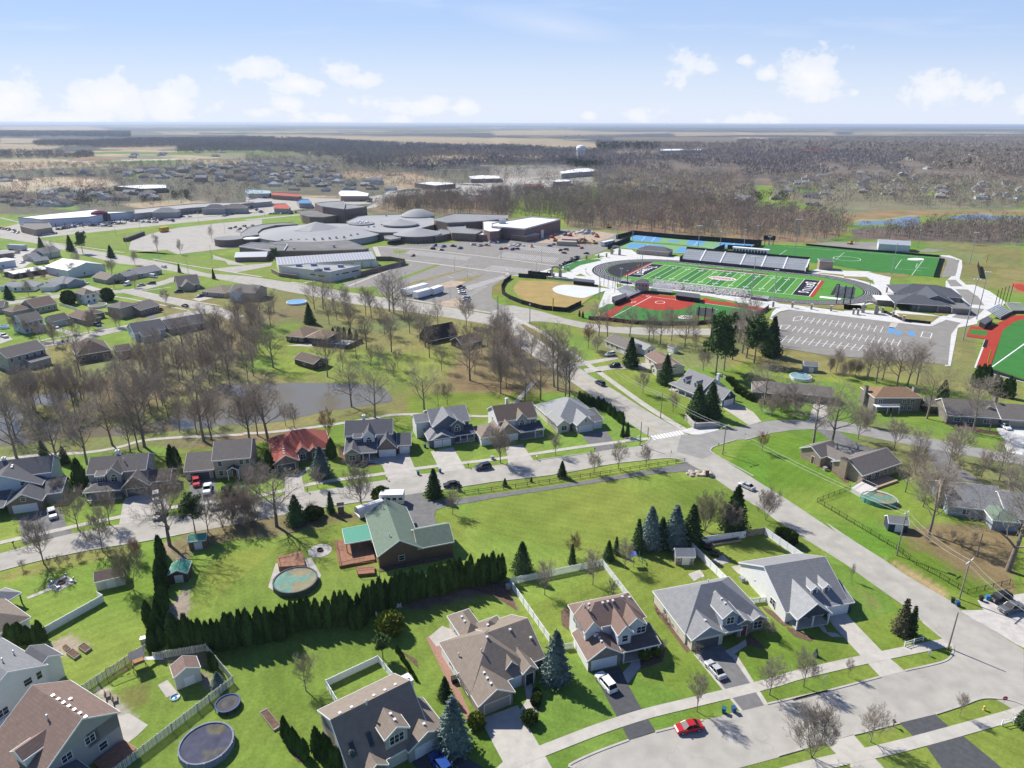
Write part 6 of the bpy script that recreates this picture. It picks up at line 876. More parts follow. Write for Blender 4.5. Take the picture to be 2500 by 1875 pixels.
for lab,t_,X_,Y_,h_,n_,ar,dk in[('floodlight mast behind the grandstand centre','L',436,415,28,6,5,0),('floodlight mast in front of the grandstand left of the end zone','L',100,745,24.5,6,5,0),('floodlight mast beside the softball outfield berm','L',275,745,17.5,3,2.5,0),('thin floodlight mast by the left end zone','K',1262,620,20,2,2,0),('short light pole at the right bend of the track','L',1000,750,12.3,2,2.4,0),('floodlight mast at the tennis courts centre','K',1740,395,19.5,6,4.5,0),('thin light mast at the left of the tennis courts','K',1190,295,18.5,2,2,0),('tall leaning mast beside the east parking lot','L',1740,1045,28,3,3.6,0),('tall mast in front of the charcoal clubhouse plaza','L',1845,885,24,3,3,0),('tall mast beyond the far ball field','L',1790,460,22,3,3.4,0),('tall mast beside the soccer penalty box','L',1190,535,20,2,1.6,0),('thin mast behind the storage building','Q',1390,1030,14,1,1,0),('thin mast at the soccer field corner','Q',235,1090,14,3,3,0),('thin mast behind the tennis fence','Q',150,970,12,2,2,0),('light mast beside the softball plaza','K',1085,740,14,2,2.4,0),('black floodlight mast behind the softball bleachers','K',1143,690,9.5,1,3.6,1),('thin mast in front of the softball bleachers','K',905,800,12.5,2,1.6,0),('mast with two lamps at the left of the tennis fence','O',1060,1050,12,1,1,0),('thin mast near the tennis fence letters','O',1540,1040,12,2,2,0),('thin mast near the far tennis court','O',1925,1140,14,2,1.6,0),('thin mast at the right end of the tennis courts','O',2130,1110,13,2,1.6,0),('thin mast behind the middle tennis court','O',1895,1060,16,3,2.4,0),('tall parking lot light beside the main road','K',323,1000,9.5,1,1.2,0),('thin lamp pole beside the softball fence corner','K',1890,1020,8,1,1,0)]:mast(lab,t_,X_,Y_,h_,n_,'floodlight masts',ar,dk)
for t_,X_,Y_,h_ in[('J',1305,540,12),('J',1320,750,13),('J',1358,740,12),('J',935,740,9),('J',1762,560,9),('J',1870,620,8),('J',2155,455,9),('K',80,455,8),('K',420,490,9),('K',380,600,8),('M',980,1020,10),('M',1075,1130,12),('M',1190,990,9),('M',1680,930,9),('M',1900,1005,9),('N',160,860,9),('N',330,850,9),('M',1785,1205,9),('M',1590,1340,12),('M',1345,1220,14),('J',1725,790,6)]:
 x,y=g(t_,X_,Y_);o=thing('lamp_post','thin grey lamp post in the school and shopping car parks','lamp post',x,y,0,'car park lamp posts');b=MB();b.tube((0,0,0),(0,0,h_),.13,.08,6);b.build('pole',GALV,o);b=MB();b.box(-.7,-.15,h_,.7,.15,h_+.15);b.build('lamp',GALV,o)
def scoreboard(label,t,legs,wz,board,m_back):
 x,y=g(t,*legs[1]);o=thing('scoreboard',label,'scoreboard',x,y,R(-26));n_=len(legs)
 for k in range(n_):b=MB();c=(k-(n_-1)/2)*board[0]/(n_-.2);b.box(c-.22,-.22,0,c+.22,.22,wz+board[1]+.6);b.build('leg',BK,o)
 b=MB();b.box(-board[0]/2,.25,wz,board[0]/2,.6,wz+board[1]);b.build('board',m_back,o)
scoreboard('tall three-legged scoreboard at the right end of the running track','c',[(1660,945),(1750,925),(1850,900)],3.5,(9.5,6.5),M('score_grey',(.5,.48,.45),.3,.5));scoreboard('three-legged scoreboard seen from behind on the softball outfield','R',[(1455,430),(1500,425),(1545,420)],3,(9,4.5),M('score_tan',(.5,.47,.42),.1,.5));scoreboard('black scoreboard behind the soccer field','d',[(1045,110),(1085,112),(1120,114)],4,(9,3.4),BK);scoreboard('black scoreboard behind the tan ball field fence','h',[(60,690),(150,700),(300,755)],1.0,(16,2.2),BK)
for lab,t_,X_,Y_ in[('stone archway at the left stadium gate','h',525,690),('stone archway at the tennis court gate','h',1870,200),('dark stone ticket booth at the east gate','a',310,830)]:
 x,y=g(t_,X_,Y_);o=thing('stone_gate',lab,'gate',x,y,R(-25));[(lambda b:(b.box(s_*3-.8,-.8,0,s_*3+.8,.8,4.2),b.build('pillar',STONE,o)))(MB())for s_ in(-1,1)];b=MB();b.lathe([(3.7,0),(3.7,.01)],3);b=MB()
 for k in range(8):t1,t2=math.pi*k/8,math.pi*(k+1)/8;b.prism([(3*math.cos(t1),-.5),(3*math.cos(t2),-.5),(3*math.cos(t2),.5),(3*math.cos(t1),.5)],4.2+1.6*min(math.sin(t1),math.sin(t2)),4.9+1.8*max(math.sin(t1),math.sin(t2)))
 b.build('arch',STONE,o)
for t_,X_,Y_ in[('h',610,500),('h',650,520),('h',725,430),('h',925,370),('h',1040,310),('h',1215,300),('h',1485,280),('h',1665,260),('h',800,580),('h',475,720),('a',115,845),('a',170,845),('a',410,830),('a',470,825),('a',600,875),('a',730,930),('c',375,1010),('c',890,1060),('c',1420,1100),('L',275,790)]:
 x,y=g(t_,X_,Y_);o=thing('stone_pillar','square stone fence pillar with a pale cap round the stadium','pillar',x,y,R(-25),'stone fence pillars');b=MB();b.box(-.5,-.5,0,.5,.5,2.9);b.build('shaft',STONE,o);b=MB();b.box(-.62,-.62,2.903,.62,.62,3.1);b.build('cap',CREAMP,o)
for lab,s_,h_,m_ in[('long black railing along the stadium lawn','h 600,480 725,420 925,355 1050,300',1.6,BKF),('black fence beside the east gate lawn','a 480,820 600,870 730,930 1060,965',1.5,BKF),('low fence beside the tan ball field dugout','h 330,745 640,775 920,800',1.5,GALV),('netting fence behind the right ball field','a 1640,250 1670,400',3,BKF)]:wall_thing('railing',lab,'fence',s_,h_,m_,.06,post=3)
sheet('turf_strip',poly('h 700,460 850,410 1000,350 1200,320 1480,300 1560,330 1080,440 960,500 820,590 700,560'),.165,GRT);sheet('turf_patch',poly('h 320,575 450,520 580,490 620,520 790,590 720,620 640,620 440,600'),.166,GR1);sheet('turf_patch',poly('h 960,680 1080,630 1210,690'),.17,GR1);sheet('turf_patch',poly('h 1060,310 1380,215 1640,240 1500,280 1200,320'),.166,GR1);sheet('turf_patch',poly('h 1600,140 1740,90 1850,110 1830,160'),.17,GR1)
for k in range(5):x,y=g('a',1840+k*45,790-k*20);o=thing('net_pole','tall thin black backstop pole beside the right bleachers','pole',x,y,0,'backstop poles');b=MB();b.tube((0,0,0),(0,0,11),.16,n=6);b.build('pole',BK,o)
for X_,Y_ in[(1605,905),(1700,930),(1805,960),(1855,990),(1905,1000),(2125,960),(2450,950)]:
 x,y=g('h',X_,Y_)if X_<2000 else g('h',X_-600,Y_+100);o=thing('net_pole','thin black backstop pole behind the tan ball field','pole',x,y,0,'ball field backstop poles');b=MB();b.tube((0,0,0),(0,0,7),.12,n=6);b.build('pole',BK,o)
# ================================================================ trees
BARK=M('bark',(.25,.21,.175),.25,3,.95,.05,rand=.2);TWIG=M('twigs',(.35,.295,.245),.15,.6,.95,.05,rand=.18);TWIGR=M('twigs_reddish',(.27,.155,.11),.15,.6,.95,.05,rand=.1);TWIGP=M('twigs_budding',(.32,.29,.18),.15,.6,.95,.05,rand=.1)
NEED=M('needles_green',(.075,.125,.045),.3,1.5,.9,.1,rand=.25);NEEDB=M('needles_blue',(.19,.25,.22),.3,1.5,.9,.1,rand=.15);ARBM=M('needles_arborvitae',(.075,.13,.034),.3,1.2,.9,.1,rand=.25,alt=((.06,.075,.02),.7,.58));BUSHY=M('shrub_yellow_green',(.16,.19,.03),.25,2,.9,.1);BOX=M('shrub_green',(.06,.095,.02),.3,2,.9,.1,rand=.2);PINEM=M('needles_pine',(.09,.15,.05),.3,1,.9,.1,rand=.15)
def raw_mesh(name,V,F,m,smooth=False):
 me_=bpy.data.meshes.new(name);V=np.asarray(V,np.float32);F=np.asarray(F,np.int32);k=F.shape[1]
 me_.vertices.add(len(V));me_.vertices.foreach_set('co',V.ravel());me_.loops.add(F.size);me_.loops.foreach_set('vertex_index',F.ravel());me_.polygons.add(len(F));me_.polygons.foreach_set('loop_start',np.arange(len(F))*k);me_.polygons.foreach_set('loop_total',np.full(len(F),k));me_.update(calc_edges=True)
 if smooth:me_.polygons.foreach_set('use_smooth',[True]*len(F))
 me_.materials.append(m);return me_
def segs_mesh(name,S,m,n=3):
 """tubes from an array of segments (p, q, r0, r1)"""
 S=np.asarray(S,float);p,q,r0,r1=S[:,0:3],S[:,3:6],S[:,6],S[:,7];d=q-p;d/=np.maximum(np.linalg.norm(d,axis=1),1e-6)[:,None]
 a=np.cross(d,np.where(np.abs(d[:,2:3])<.9,np.array([[0,0,1.]]),np.array([[1.,0,0]])));a/=np.linalg.norm(a,axis=1)[:,None];b=np.cross(d,a);V=[]
 for c,r in((p,r0),(q,r1)):
  for k in range(n):t=2*math.pi*k/n;V.append(c+(a*math.cos(t)+b*math.sin(t))*r[:,None])
 V=np.stack(V,1).reshape(-1,3);base=np.arange(len(S))*2*n;F=np.stack([np.stack([base+k,base+(k+1)%n,base+n+(k+1)%n,base+n+k],-1)for k in range(n)],1).reshape(-1,4);return raw_mesh(name,V,F,m)
def bare(seed,h,r,tr,nl=(7,5,6,5),up=.5,first=.3,fork=False,twig=.017):
 """branch skeleton: returns (thick, thin) segment lists"""
 rd=random.Random(seed);T,N=[],[]
 def rv(s_):return Vector((rd.uniform(-s_,s_),rd.uniform(-s_,s_),rd.uniform(-s_,s_)))
 def limb(p,d,L_,rad,lv):
  k=4 if lv<=1 else(3 if lv==2 else(2 if lv==3 else 1));pts=[p];dd=d.copy()
  for i in range(k):
   q=pts[-1]+dd*(L_/k);r0=rad*(1-.75*i/k);r1=rad*(1-.75*(i+1)/k);(T if lv<=2 else N).append((*pts[-1],*q,max(r0,twig),max(r1,twig*.7)));pts.append(q);dd=(dd+rv(.28 if lv else.06)+Vector((0,0,up*.22))).normalized()
  if lv>=len(nl):return
  for j in range(nl[lv]):
   lo=first if lv==0 else.25;t=lo+(1-lo)*(j+rd.random()*.8)/nl[lv];i=min(int(t*k),k-1);f=t*k-i;s_=pts[i].lerp(pts[i+1],min(f,1));ang=j*2.4+rd.uniform(-.5,.5);base=(pts[i+1]-pts[i]).normalized();pe=base.orthogonal().normalized();pe=Matrix.Rotation(ang,3,base)@pe;sp=rd.uniform(.65,1.15)if lv==0 else rd.uniform(.5,1.0);nd=(base*math.cos(sp)+pe*math.sin(sp)+Vector((0,0,up*.35))).normalized()
   l2=(r*rd.uniform(.85,1.2)*(1-.45*(t-lo)if lv==0 else 1))if lv==0 else L_*rd.uniform(.38,.58);limb(s_,nd,l2,rad*(1-.7*t)*.55,lv+1)
 if fork:
  for k in range(fork):a_=k*6.28/fork+rd.random();limb(Vector((0,0,0)),Vector((math.cos(a_)*.28,math.sin(a_)*.28,1)).normalized(),h*.8,tr*.6,0)
 else:limb(Vector((0,0,-.1)),Vector((rd.uniform(-.05,.05),rd.uniform(-.05,.05),1)),h*.82,tr,0)
 return T,N
BT={}
def bt_variant(kind,seed):
 if kind=='oak':a_=dict(h=15,r=8.2,tr=.42,nl=(9,6,6,7),up=.35,first=.25,twig=.017)
 elif kind=='forest':a_=dict(h=15,r=5.2,tr=.24,nl=(13,6,6,6),up=.7,first=.3,twig=.016)
 elif kind=='street':a_=dict(h=7,r=3.3,tr=.12,nl=(12,7,6,5),up=.9,first=.2,twig=.015)
 elif kind=='round':a_=dict(h=9,r=3.9,tr=.14,nl=(12,7,6,6),up=1.15,first=.08,fork=2,twig=.014)
 elif kind=='shrub':a_=dict(h=3,r=1.3,tr=.05,nl=(5,5,4),up=.8,first=.1,fork=4,twig=.016)
 T,N=bare(seed,**a_);return T,N
for kd,ns in(('oak',3),('forest',4),('street',3),('round',2),('shrub',2)):
 for s_ in range(ns):
  T,N=bt_variant(kd,100+s_*7);BT.setdefault(kd,[]).append((segs_mesh('trunk',T,BARK,5),segs_mesh('crown',N,TWIG),{},N))
def crown_of(v,m):
 if m is TWIG:return v[1]
 if m.name not in v[2]:c=v[1].copy();c.materials.clear();c.materials.append(m);v[2][m.name]=c
 return v[2][m.name]
trnd=random.Random(3)
BASEH={'oak':15,'forest':15,'street':7,'round':9,'shrub':3}
def bare_tree(x,y,h,kind,label,group=None,m=TWIG,name='bare_tree',cat='tree',wide=1.0):
 v=trnd.choice(BT[kind]);s_=h/BASEH[kind];o=thing(name,label,cat,x,y,trnd.uniform(0,6.28),group);o.scale=(s_*wide,s_*wide,s_)
 part('trunk',v[0],o);part('crown',crown_of(v,m),o);return o
def tri_cloud(P,D,s_,rd,asp=.5):
 """one small triangle per point, long axis along D"""
 n_=len(P);R_=rd.normal(size=(n_,3));side=np.cross(D,R_);side/=np.maximum(np.linalg.norm(side,axis=1),1e-6)[:,None];s_=np.broadcast_to(s_,(n_,))[:,None]
 return np.stack([P-side*s_*asp*.5,P+side*s_*asp*.5,P+D*s_],1).reshape(-1,3),np.arange(n_*3).reshape(-1,3)
def conifer_mesh(seed,m,r=.32,layers=15,n_=2600,droop=-.25,top=.5,name='crown'):
 """unit-height spruce"""
 rd=np.random.default_rng(seed);z=.06+.93*(1-np.sqrt(rd.random(n_)))**1.0;z=.05+.94*rd.random(n_)**1.35;zl=np.floor(z*layers)/layers;fr=(z-zl)*layers;ang=rd.random(n_)*6.283;nb_=7+2;lob=1+.16*np.cos(ang*nb_+zl*37);R_=r*(1-z)**.85*lob*(1.08-.35*fr);rr=R_*(.45+.55*rd.random(n_)**.5)
 P=np.stack([rr*np.cos(ang),rr*np.sin(ang),z+.01*rd.normal(size=n_)],-1);D=np.stack([np.cos(ang),np.sin(ang),np.full(n_,droop)],-1)+rd.normal(size=(n_,3))*.35;D/=np.linalg.norm(D,axis=1)[:,None];V,F=tri_cloud(P,D,.030+.03*rd.random(n_),rd,.8)
 c=MB();c.lathe([(r*.72,.05),(r*.62,.15),(r*.45,.4),(r*.24,.7),(.005,.96)],9);V2=np.array(c.v);F2=np.array([[f[0],f[1],f[2]]for f in c.f]+[[f[0],f[2],f[3]]for f in c.f])+len(V);return raw_mesh(name,np.concatenate([V,V2]),np.concatenate([F,F2]),m)
def blob_mesh(seed,m,n_=900,sq=1.0,size=.14,point=False):
 """unit-height leafy column or ball"""
 rd=np.random.default_rng(seed);u=rd.random(n_);a_=rd.random(n_)*6.283
 if point:prof=np.interp(u,[0,.15,.45,.8,1],[.75,1,.92,.5,.06])
 else:prof=np.sqrt(np.clip(1-(2*u-.9)**2/1.21,0,1))
 rr=.5*prof*(.88+.2*rd.random(n_))*(1+.1*np.cos(a_*5+u*9));P=np.stack([rr*np.cos(a_),rr*np.sin(a_),u],-1);D=np.stack([np.cos(a_)*.5,np.sin(a_)*.5,np.full(n_,.9)],-1)+rd.normal(size=(n_,3))*.3;D/=np.linalg.norm(D,axis=1)[:,None];V,F=tri_cloud(P,D,size*(.6+.8*rd.random(n_)),rd,.9)
 c=MB();zs=[0,.12,.3,.5,.7,.85,.97];pr=[(.46*(np.interp(z,[0,.15,.45,.8,1],[.75,1,.92,.5,.06])if point else math.sqrt(max(0,1-(2*z-.9)**2/1.21))),z)for z in zs];c.lathe(pr+[(.004,1.0)],10);V2=np.array(c.v);F2=np.array([[f[0],f[1],f[2]]for f in c.f]+[[f[0],f[2],f[3]]for f in c.f])+len(V);return raw_mesh('crown',np.concatenate([V,V2]),np.concatenate([F,F2]),m)
CT={'blue':[conifer_mesh(s_,NEEDB)for s_ in(1,2)],'dark':[conifer_mesh(s_,NEED)for s_ in(3,4)],'thin':[conifer_mesh(5,NEED,.2,12,1300)],'wide':[conifer_mesh(6,NEED,.42,9,2600,.2)],'pine':[conifer_mesh(7,PINEM,.26,8,1700,.25),conifer_mesh(8,PINEM,.3,7,1500,.3)],'browned':[conifer_mesh(9,M('needles_browned',(.10,.095,.05),.3,1.5,.9,.1),.25,11,900)],'arb':[blob_mesh(s_,ARBM,700,point=True,size=.11)for s_ in(11,12,13)],'ball':[blob_mesh(21,BOX)],'yellow':[blob_mesh(22,BUSHY)]}
def pine_mesh(v):
 rd=np.random.default_rng(5);N_=np.array(v[3]);k=rd.choice(len(N_),4200);P=N_[k,3:6]/15.0+rd.normal(size=(4200,3))*.012;D=rd.normal(size=(4200,3));D[:,2]=np.abs(D[:,2]);D/=np.linalg.norm(D,axis=1)[:,None];V,F=tri_cloud(P,D,.03+.03*rd.random(4200),rd,.8);return raw_mesh('crown',V,F,PINEM)
CT['pine']=[pine_mesh(BT['forest'][0]),pine_mesh(BT['forest'][2])]
tm=MB();tm.tube((0,0,0),(0,0,.3),.022,.016,7);CONTR=None
def conifer(x,y,h,kind,label,group=None,wide=1.0,name=None,cat='tree'):
 global CONTR
 if CONTR is None:t_=MB();t_.tube((0,0,0),(0,0,.5),.02,.012,7);o_=t_.build('trunk',BARK);CONTR=o_.data;bpy.data.objects.remove(o_)
 nm=name or{'blue':'blue_spruce','dark':'spruce','thin':'spruce','wide':'yew','pine':'pine_tree','browned':'spruce','arb':'arborvitae','ball':'shrub','yellow':'shrub'}[kind];o=thing(nm,label,cat if kind not in('ball','yellow')else 'shrub',x,y,trnd.uniform(0,6.28),group);w_={'arb':.34,'ball':1.15,'yellow':1.1}.get(kind,1.0)*wide;o.scale=(h*w_,h*w_,h)
 part('crown',trnd.choice(CT[kind]),o)
 if kind not in('ball','yellow'):part('trunk',CONTR,o)
 return o
def cf(s_,kind,h,label,**k):w_=s_.split();X_,Y_=w_[1].split(',');return conifer(*g(w_[0],float(X_),float(Y_)),h,kind,label,**k)
def bt(s_,kind,h,label,**k):w_=s_.split();X_,Y_=w_[1].split(',');return bare_tree(*g(w_[0],float(X_),float(Y_)),h,kind,label,**k)
# evergreens one can point at
for a_ in[('B 1125,1530','blue',10.5,'tall blue spruce between the skylight house and the concrete driveway',.95),('B 1070,1185','dark',4.6,'small dark spruce beside the brick side walk'),('B 455,1720','blue',5.5,'blue spruce in front of the skylight house'),('C 155,1062','blue',10.6,'tall blue spruce between the tan-roofed and brown-roofed houses',.9),('D 1100,1000','browned',8.2,'half-brown spruce on the corner lawn beside the main road',1.0),('D 1185,1005','thin',6.5,'thin leaning spruce on the corner lawn'),('G 1335,1500','blue',10.5,'leftmost of the big blue spruces behind the garden shed'),('G 1430,1490','dark',7.5,'dark spruce between the two big blue spruces'),('G 1540,1500','blue',11,'right blue spruce behind the garden shed'),('G 1680,1480','dark',10.5,'dark green spruce at the right of the blue spruces'),('G 2040,1375','wide',12.5,'very large dark evergreen beside the main road',.75),('G 1230,1540','thin',8.5,'narrow dark spruce left of the blue spruces'),('G 985,1610','dark',5,'small dark spruce behind the white fence corner'),('G 1050,1560','thin',4.5,'spindly thin spruce at the lawn edge'),('G 680,1650','thin',5.2,'thin evergreen behind the white picket fence'),('B 1590,345','wide',8,'broad dark yew at the right end of the long hedge',.85),('G 1730,425','dark',12.5,'left of the paired spruces beside the concrete sign wall',1.1),('G 1845,405','dark',12.5,'right of the paired spruces beside the concrete sign wall'),('K 1172,1365','dark',12.5,'tall spruce in front of the grey ranch house',.95),('K 1468,1510','dark',11.5,'tall spruce in front of the brown ranch house'),('K 1890,1440','pine',22,'tallest green pine behind the houses across the road',.8),('K 1960,1400','pine',15,'green pine right of the tallest pine'),('L 130,1220','pine',17,'loose green pine left of the east parking lot'),('L 255,1165','dark',17,'dark tall pine at the corner of the east parking lot',.9),('F 640,905','blue',9,'blue spruce in front of the red-roofed house',1.15),('F 1590,1080','dark',8.2,'dark spruce between the street and the asphalt drive',1.0),('F 720,1215','thin',6,'thin spruce beside the wooden well house'),('F 1142,1112','ball',3.6,'rounded evergreen beside the parked motor home'),('F 567,1268','ball',3.2,'round dark shrub at the flower bed'),('F 1805,1035','dark',2,'tiny spruce by the split-rail fence'),('F 2185,992','dark',2.4,'small spruce at the street edge by the split-rail fence'),('F 430,1310','wide',8,'large dark yew beside the sprawling bare oak',.9),('G 595,915','dark',5,'lone spruce on the verge beside the split-rail fence'),('G 115,985','dark',2.2,'knee-high spruce on the verge'),('G 335,955','dark',1.5,'very small spruce seedling on the verge'),('E 1650,1390','pine',9.5,'green spruce beside the green-roofed shed',.9),('E 1960,1230','pine',7,'green spruce behind the tangled brush'),('E 385,790','thin',7,'faint spruce behind the brick garage house',1.3),('E 550,800','dark',5.5,'small spruce behind the porch house'),('E 690,1010','arb',8.5,'big column evergreen between the first two middle houses',1.2),('E 1460,840','arb',7,'left column evergreen beside the tan house',1.1),('E 1500,850','arb',6.8,'right column evergreen beside the tan house',1.1),('J 540,1000','dark',10,'dark spruce beside the pool house trees'),('V 155,895','dark',7.5,'dark blue-green spruce on the front lawn at the left edge',1.2),('V 1170,985','ball',7,'big rounded evergreen left of the white two-storey house',.8),('V 1830,925','ball',6.5,'rounded evergreen right of the white two-storey house',.8),('V 1120,985','arb',6,'narrow evergreen beside the big rounded evergreen',1.3),('V 1880,200','wide',9,'spreading cedar beside the highway',.9),('M 600,1150','wide',12,'dark spreading pine left of the highway junction',.75),('M 700,1170','pine',14,'sparse tall pine at the highway junction',.9),('M 350,1130','wide',9,'green conifer behind the bungalow',.8),('F 725,750','arb',6,'column evergreen beside the red-roofed house',1.4),('F 205,870','arb',6.5,'column evergreen left of the red-roofed house garage',1.2),('G 1145,575','thin',5,'small evergreen at the end of the arborvitae row'),('G 1105,575','thin',4.2,'thin evergreen beside the corner fence'),('I 1515,225','thin',6,'spindly conifer by the main road'),('I 1805,280','thin',6.5,'thin dark conifer beside the far street'),('U 565,650','pine',8,'green pine against the school wall',1.1),('B 650,925','pine',5,'pale green young conifer by the dog run',1.1),('B 700,745','yellow',4.2,'yellow-green round shrub by the curved white fence'),('B 1283,1380','yellow',2.4,'yellow-green shrub at the garage corner'),('A 1475,1110','blue',3.2,'small blue spruce inside the picket fence corner',1.4),('D 335,1205','blue',1.8,'tiny blue spruce in a ring on the lawn'),('B 1640,1350','ball',2.1,'largest round boxwood beside the driveway'),('B 1680,1230','ball',1.4,'round boxwood beside the front walk'),('B 1690,1195','ball',1.3,'second round boxwood beside the front walk'),('B 1688,1160','ball',1.1,'third boxwood up the front walk'),('C 755,920','yellow',1.8,'olive shrub below the front porch'),('C 830,900','yellow',1.6,'bright yellow shrub below the front porch'),('H 1575,250','arb',7.5,'pointed evergreen beside the long ranch house',1.3),('W 2212,640','dark',5,'dark evergreen cut by the right edge near the street')]:
 cf(a_[0],a_[1],a_[2],a_[3],**({'wide':a_[4]}if len(a_)>4 else{}))
def row(s_,n_,h0,h1,label,group,kind='arb',wide=1.0,jit=.3,name=None,sh=1):
 P_=[Vector(p)for p in poly(s_)];L=[0]
 for i in range(len(P_)-1):L.append(L[-1]+(P_[i+1]-P_[i]).length)
 for k in range(n_):
  t=L[-1]*(k+.5)/n_;i=max(j for j in range(len(P_)-1)if L[j]<=t);p=P_[i].lerp(P_[i+1],(t-L[i])/(L[i+1]-L[i]));conifer(p.x+trnd.uniform(-jit,jit),p.y+trnd.uniform(-jit,jit),trnd.uniform(h0,h1),kind,label,group,wide*trnd.uniform(.85,1.15),name)
row('A 1180,852 1500,850 1900,780 B 0,728 400,685 620,600 850,520 1200,438 1480,378',58,5.6,7.6,'tall dark arborvitae in the long hedge behind the front gardens','arborvitae hedge behind the front gardens',wide=.95)
row('A 1100,200 1110,420 1085,640 1075,870',15,4.4,6.4,'dark arborvitae in the left cross row beside the stone bed','arborvitae cross row',wide=1.0,jit=.7);row('A 1010,640 1030,850 1035,880',6,4,6,'dark arborvitae on the outer side of the cross row','outer arborvitae of the cross row',jit=.6)
row('G 735,265 790,290 960,360 1110,470',24,3.0,4.4,'small arborvitae in the row along the main road','arborvitae row along the main road',wide=1.2,jit=.15);row('A 1920,1450 2060,1610',7,3.6,4.4,'arborvitae in the short garden row beside the long planter','short arborvitae row in the garden',wide=1.0);row('B 205,1540 360,1690',7,4.2,5,'arborvitae along the side wall of the skylight house','arborvitae beside the skylight house wall',wide=1.1)
row('A 50,830 290,800',8,3.6,4.8,'dark arborvitae between the two left edge houses','arborvitae between the left edge houses',wide=1.2);row('A 1405,950 1460,1000',5,2.4,3.4,'slim arborvitae along the inside of the picket fence','arborvitae inside the picket fence',wide=.8);row('B 440,725 520,690',4,4.2,5.8,'arborvitae in the clump in front of the long hedge','arborvitae clump in front of the hedge',wide=1.1);row('B 745,865 880,1080',12,1.0,1.6,'knee-high shrub in the narrow bed beside the lawn','low shrubs in the narrow bed',wide=1.5,jit=.1)
row('J 720,1110 960,1140',5,4,5,'small pointed evergreen behind the rectangular pool','pointed evergreens behind the rectangular pool',wide=1.2);row('H 1960,200 2120,230',5,6.5,8,'pointed evergreen behind the long ranch house','pointed evergreens behind the long ranch house',wide=1.2);row('H 0,180 110,240',9,1.6,2.4,'low hedge shrub beside the brick garden wall','low hedge beside the brick garden wall','ball',1.0);row('G 1990,95 2200,280',12,1.6,2.2,'low hedge shrub behind the star garage','low hedge behind the star garage','ball',1.0)
row('L 1820,1400 1935,1420',6,7,9,'brown-grey arborvitae behind the far right house','grey arborvitae at the right edge',wide=1.2);row('K 720,940 790,960',2,3,4,'clipped evergreen by the grey ranch garage','clipped evergreens by the grey ranch garage')
row('F 510,1270 640,1240',4,1.6,2.6,'dark shrub along the flower bed by the street','dark shrubs along the flower bed','ball');row('C 780,150 990,190',0+1,2,2.4,'dark shrub below the blue spruces',None,'ball');row('A 60,1640 90,1640',1,2,2,'shrub at the bottom left',None,'ball');row('D 0,130 110,200',4,2.6,3.6,'tall green shrub outside the white fence by the main road','green shrubs outside the white fence','ball',.8)
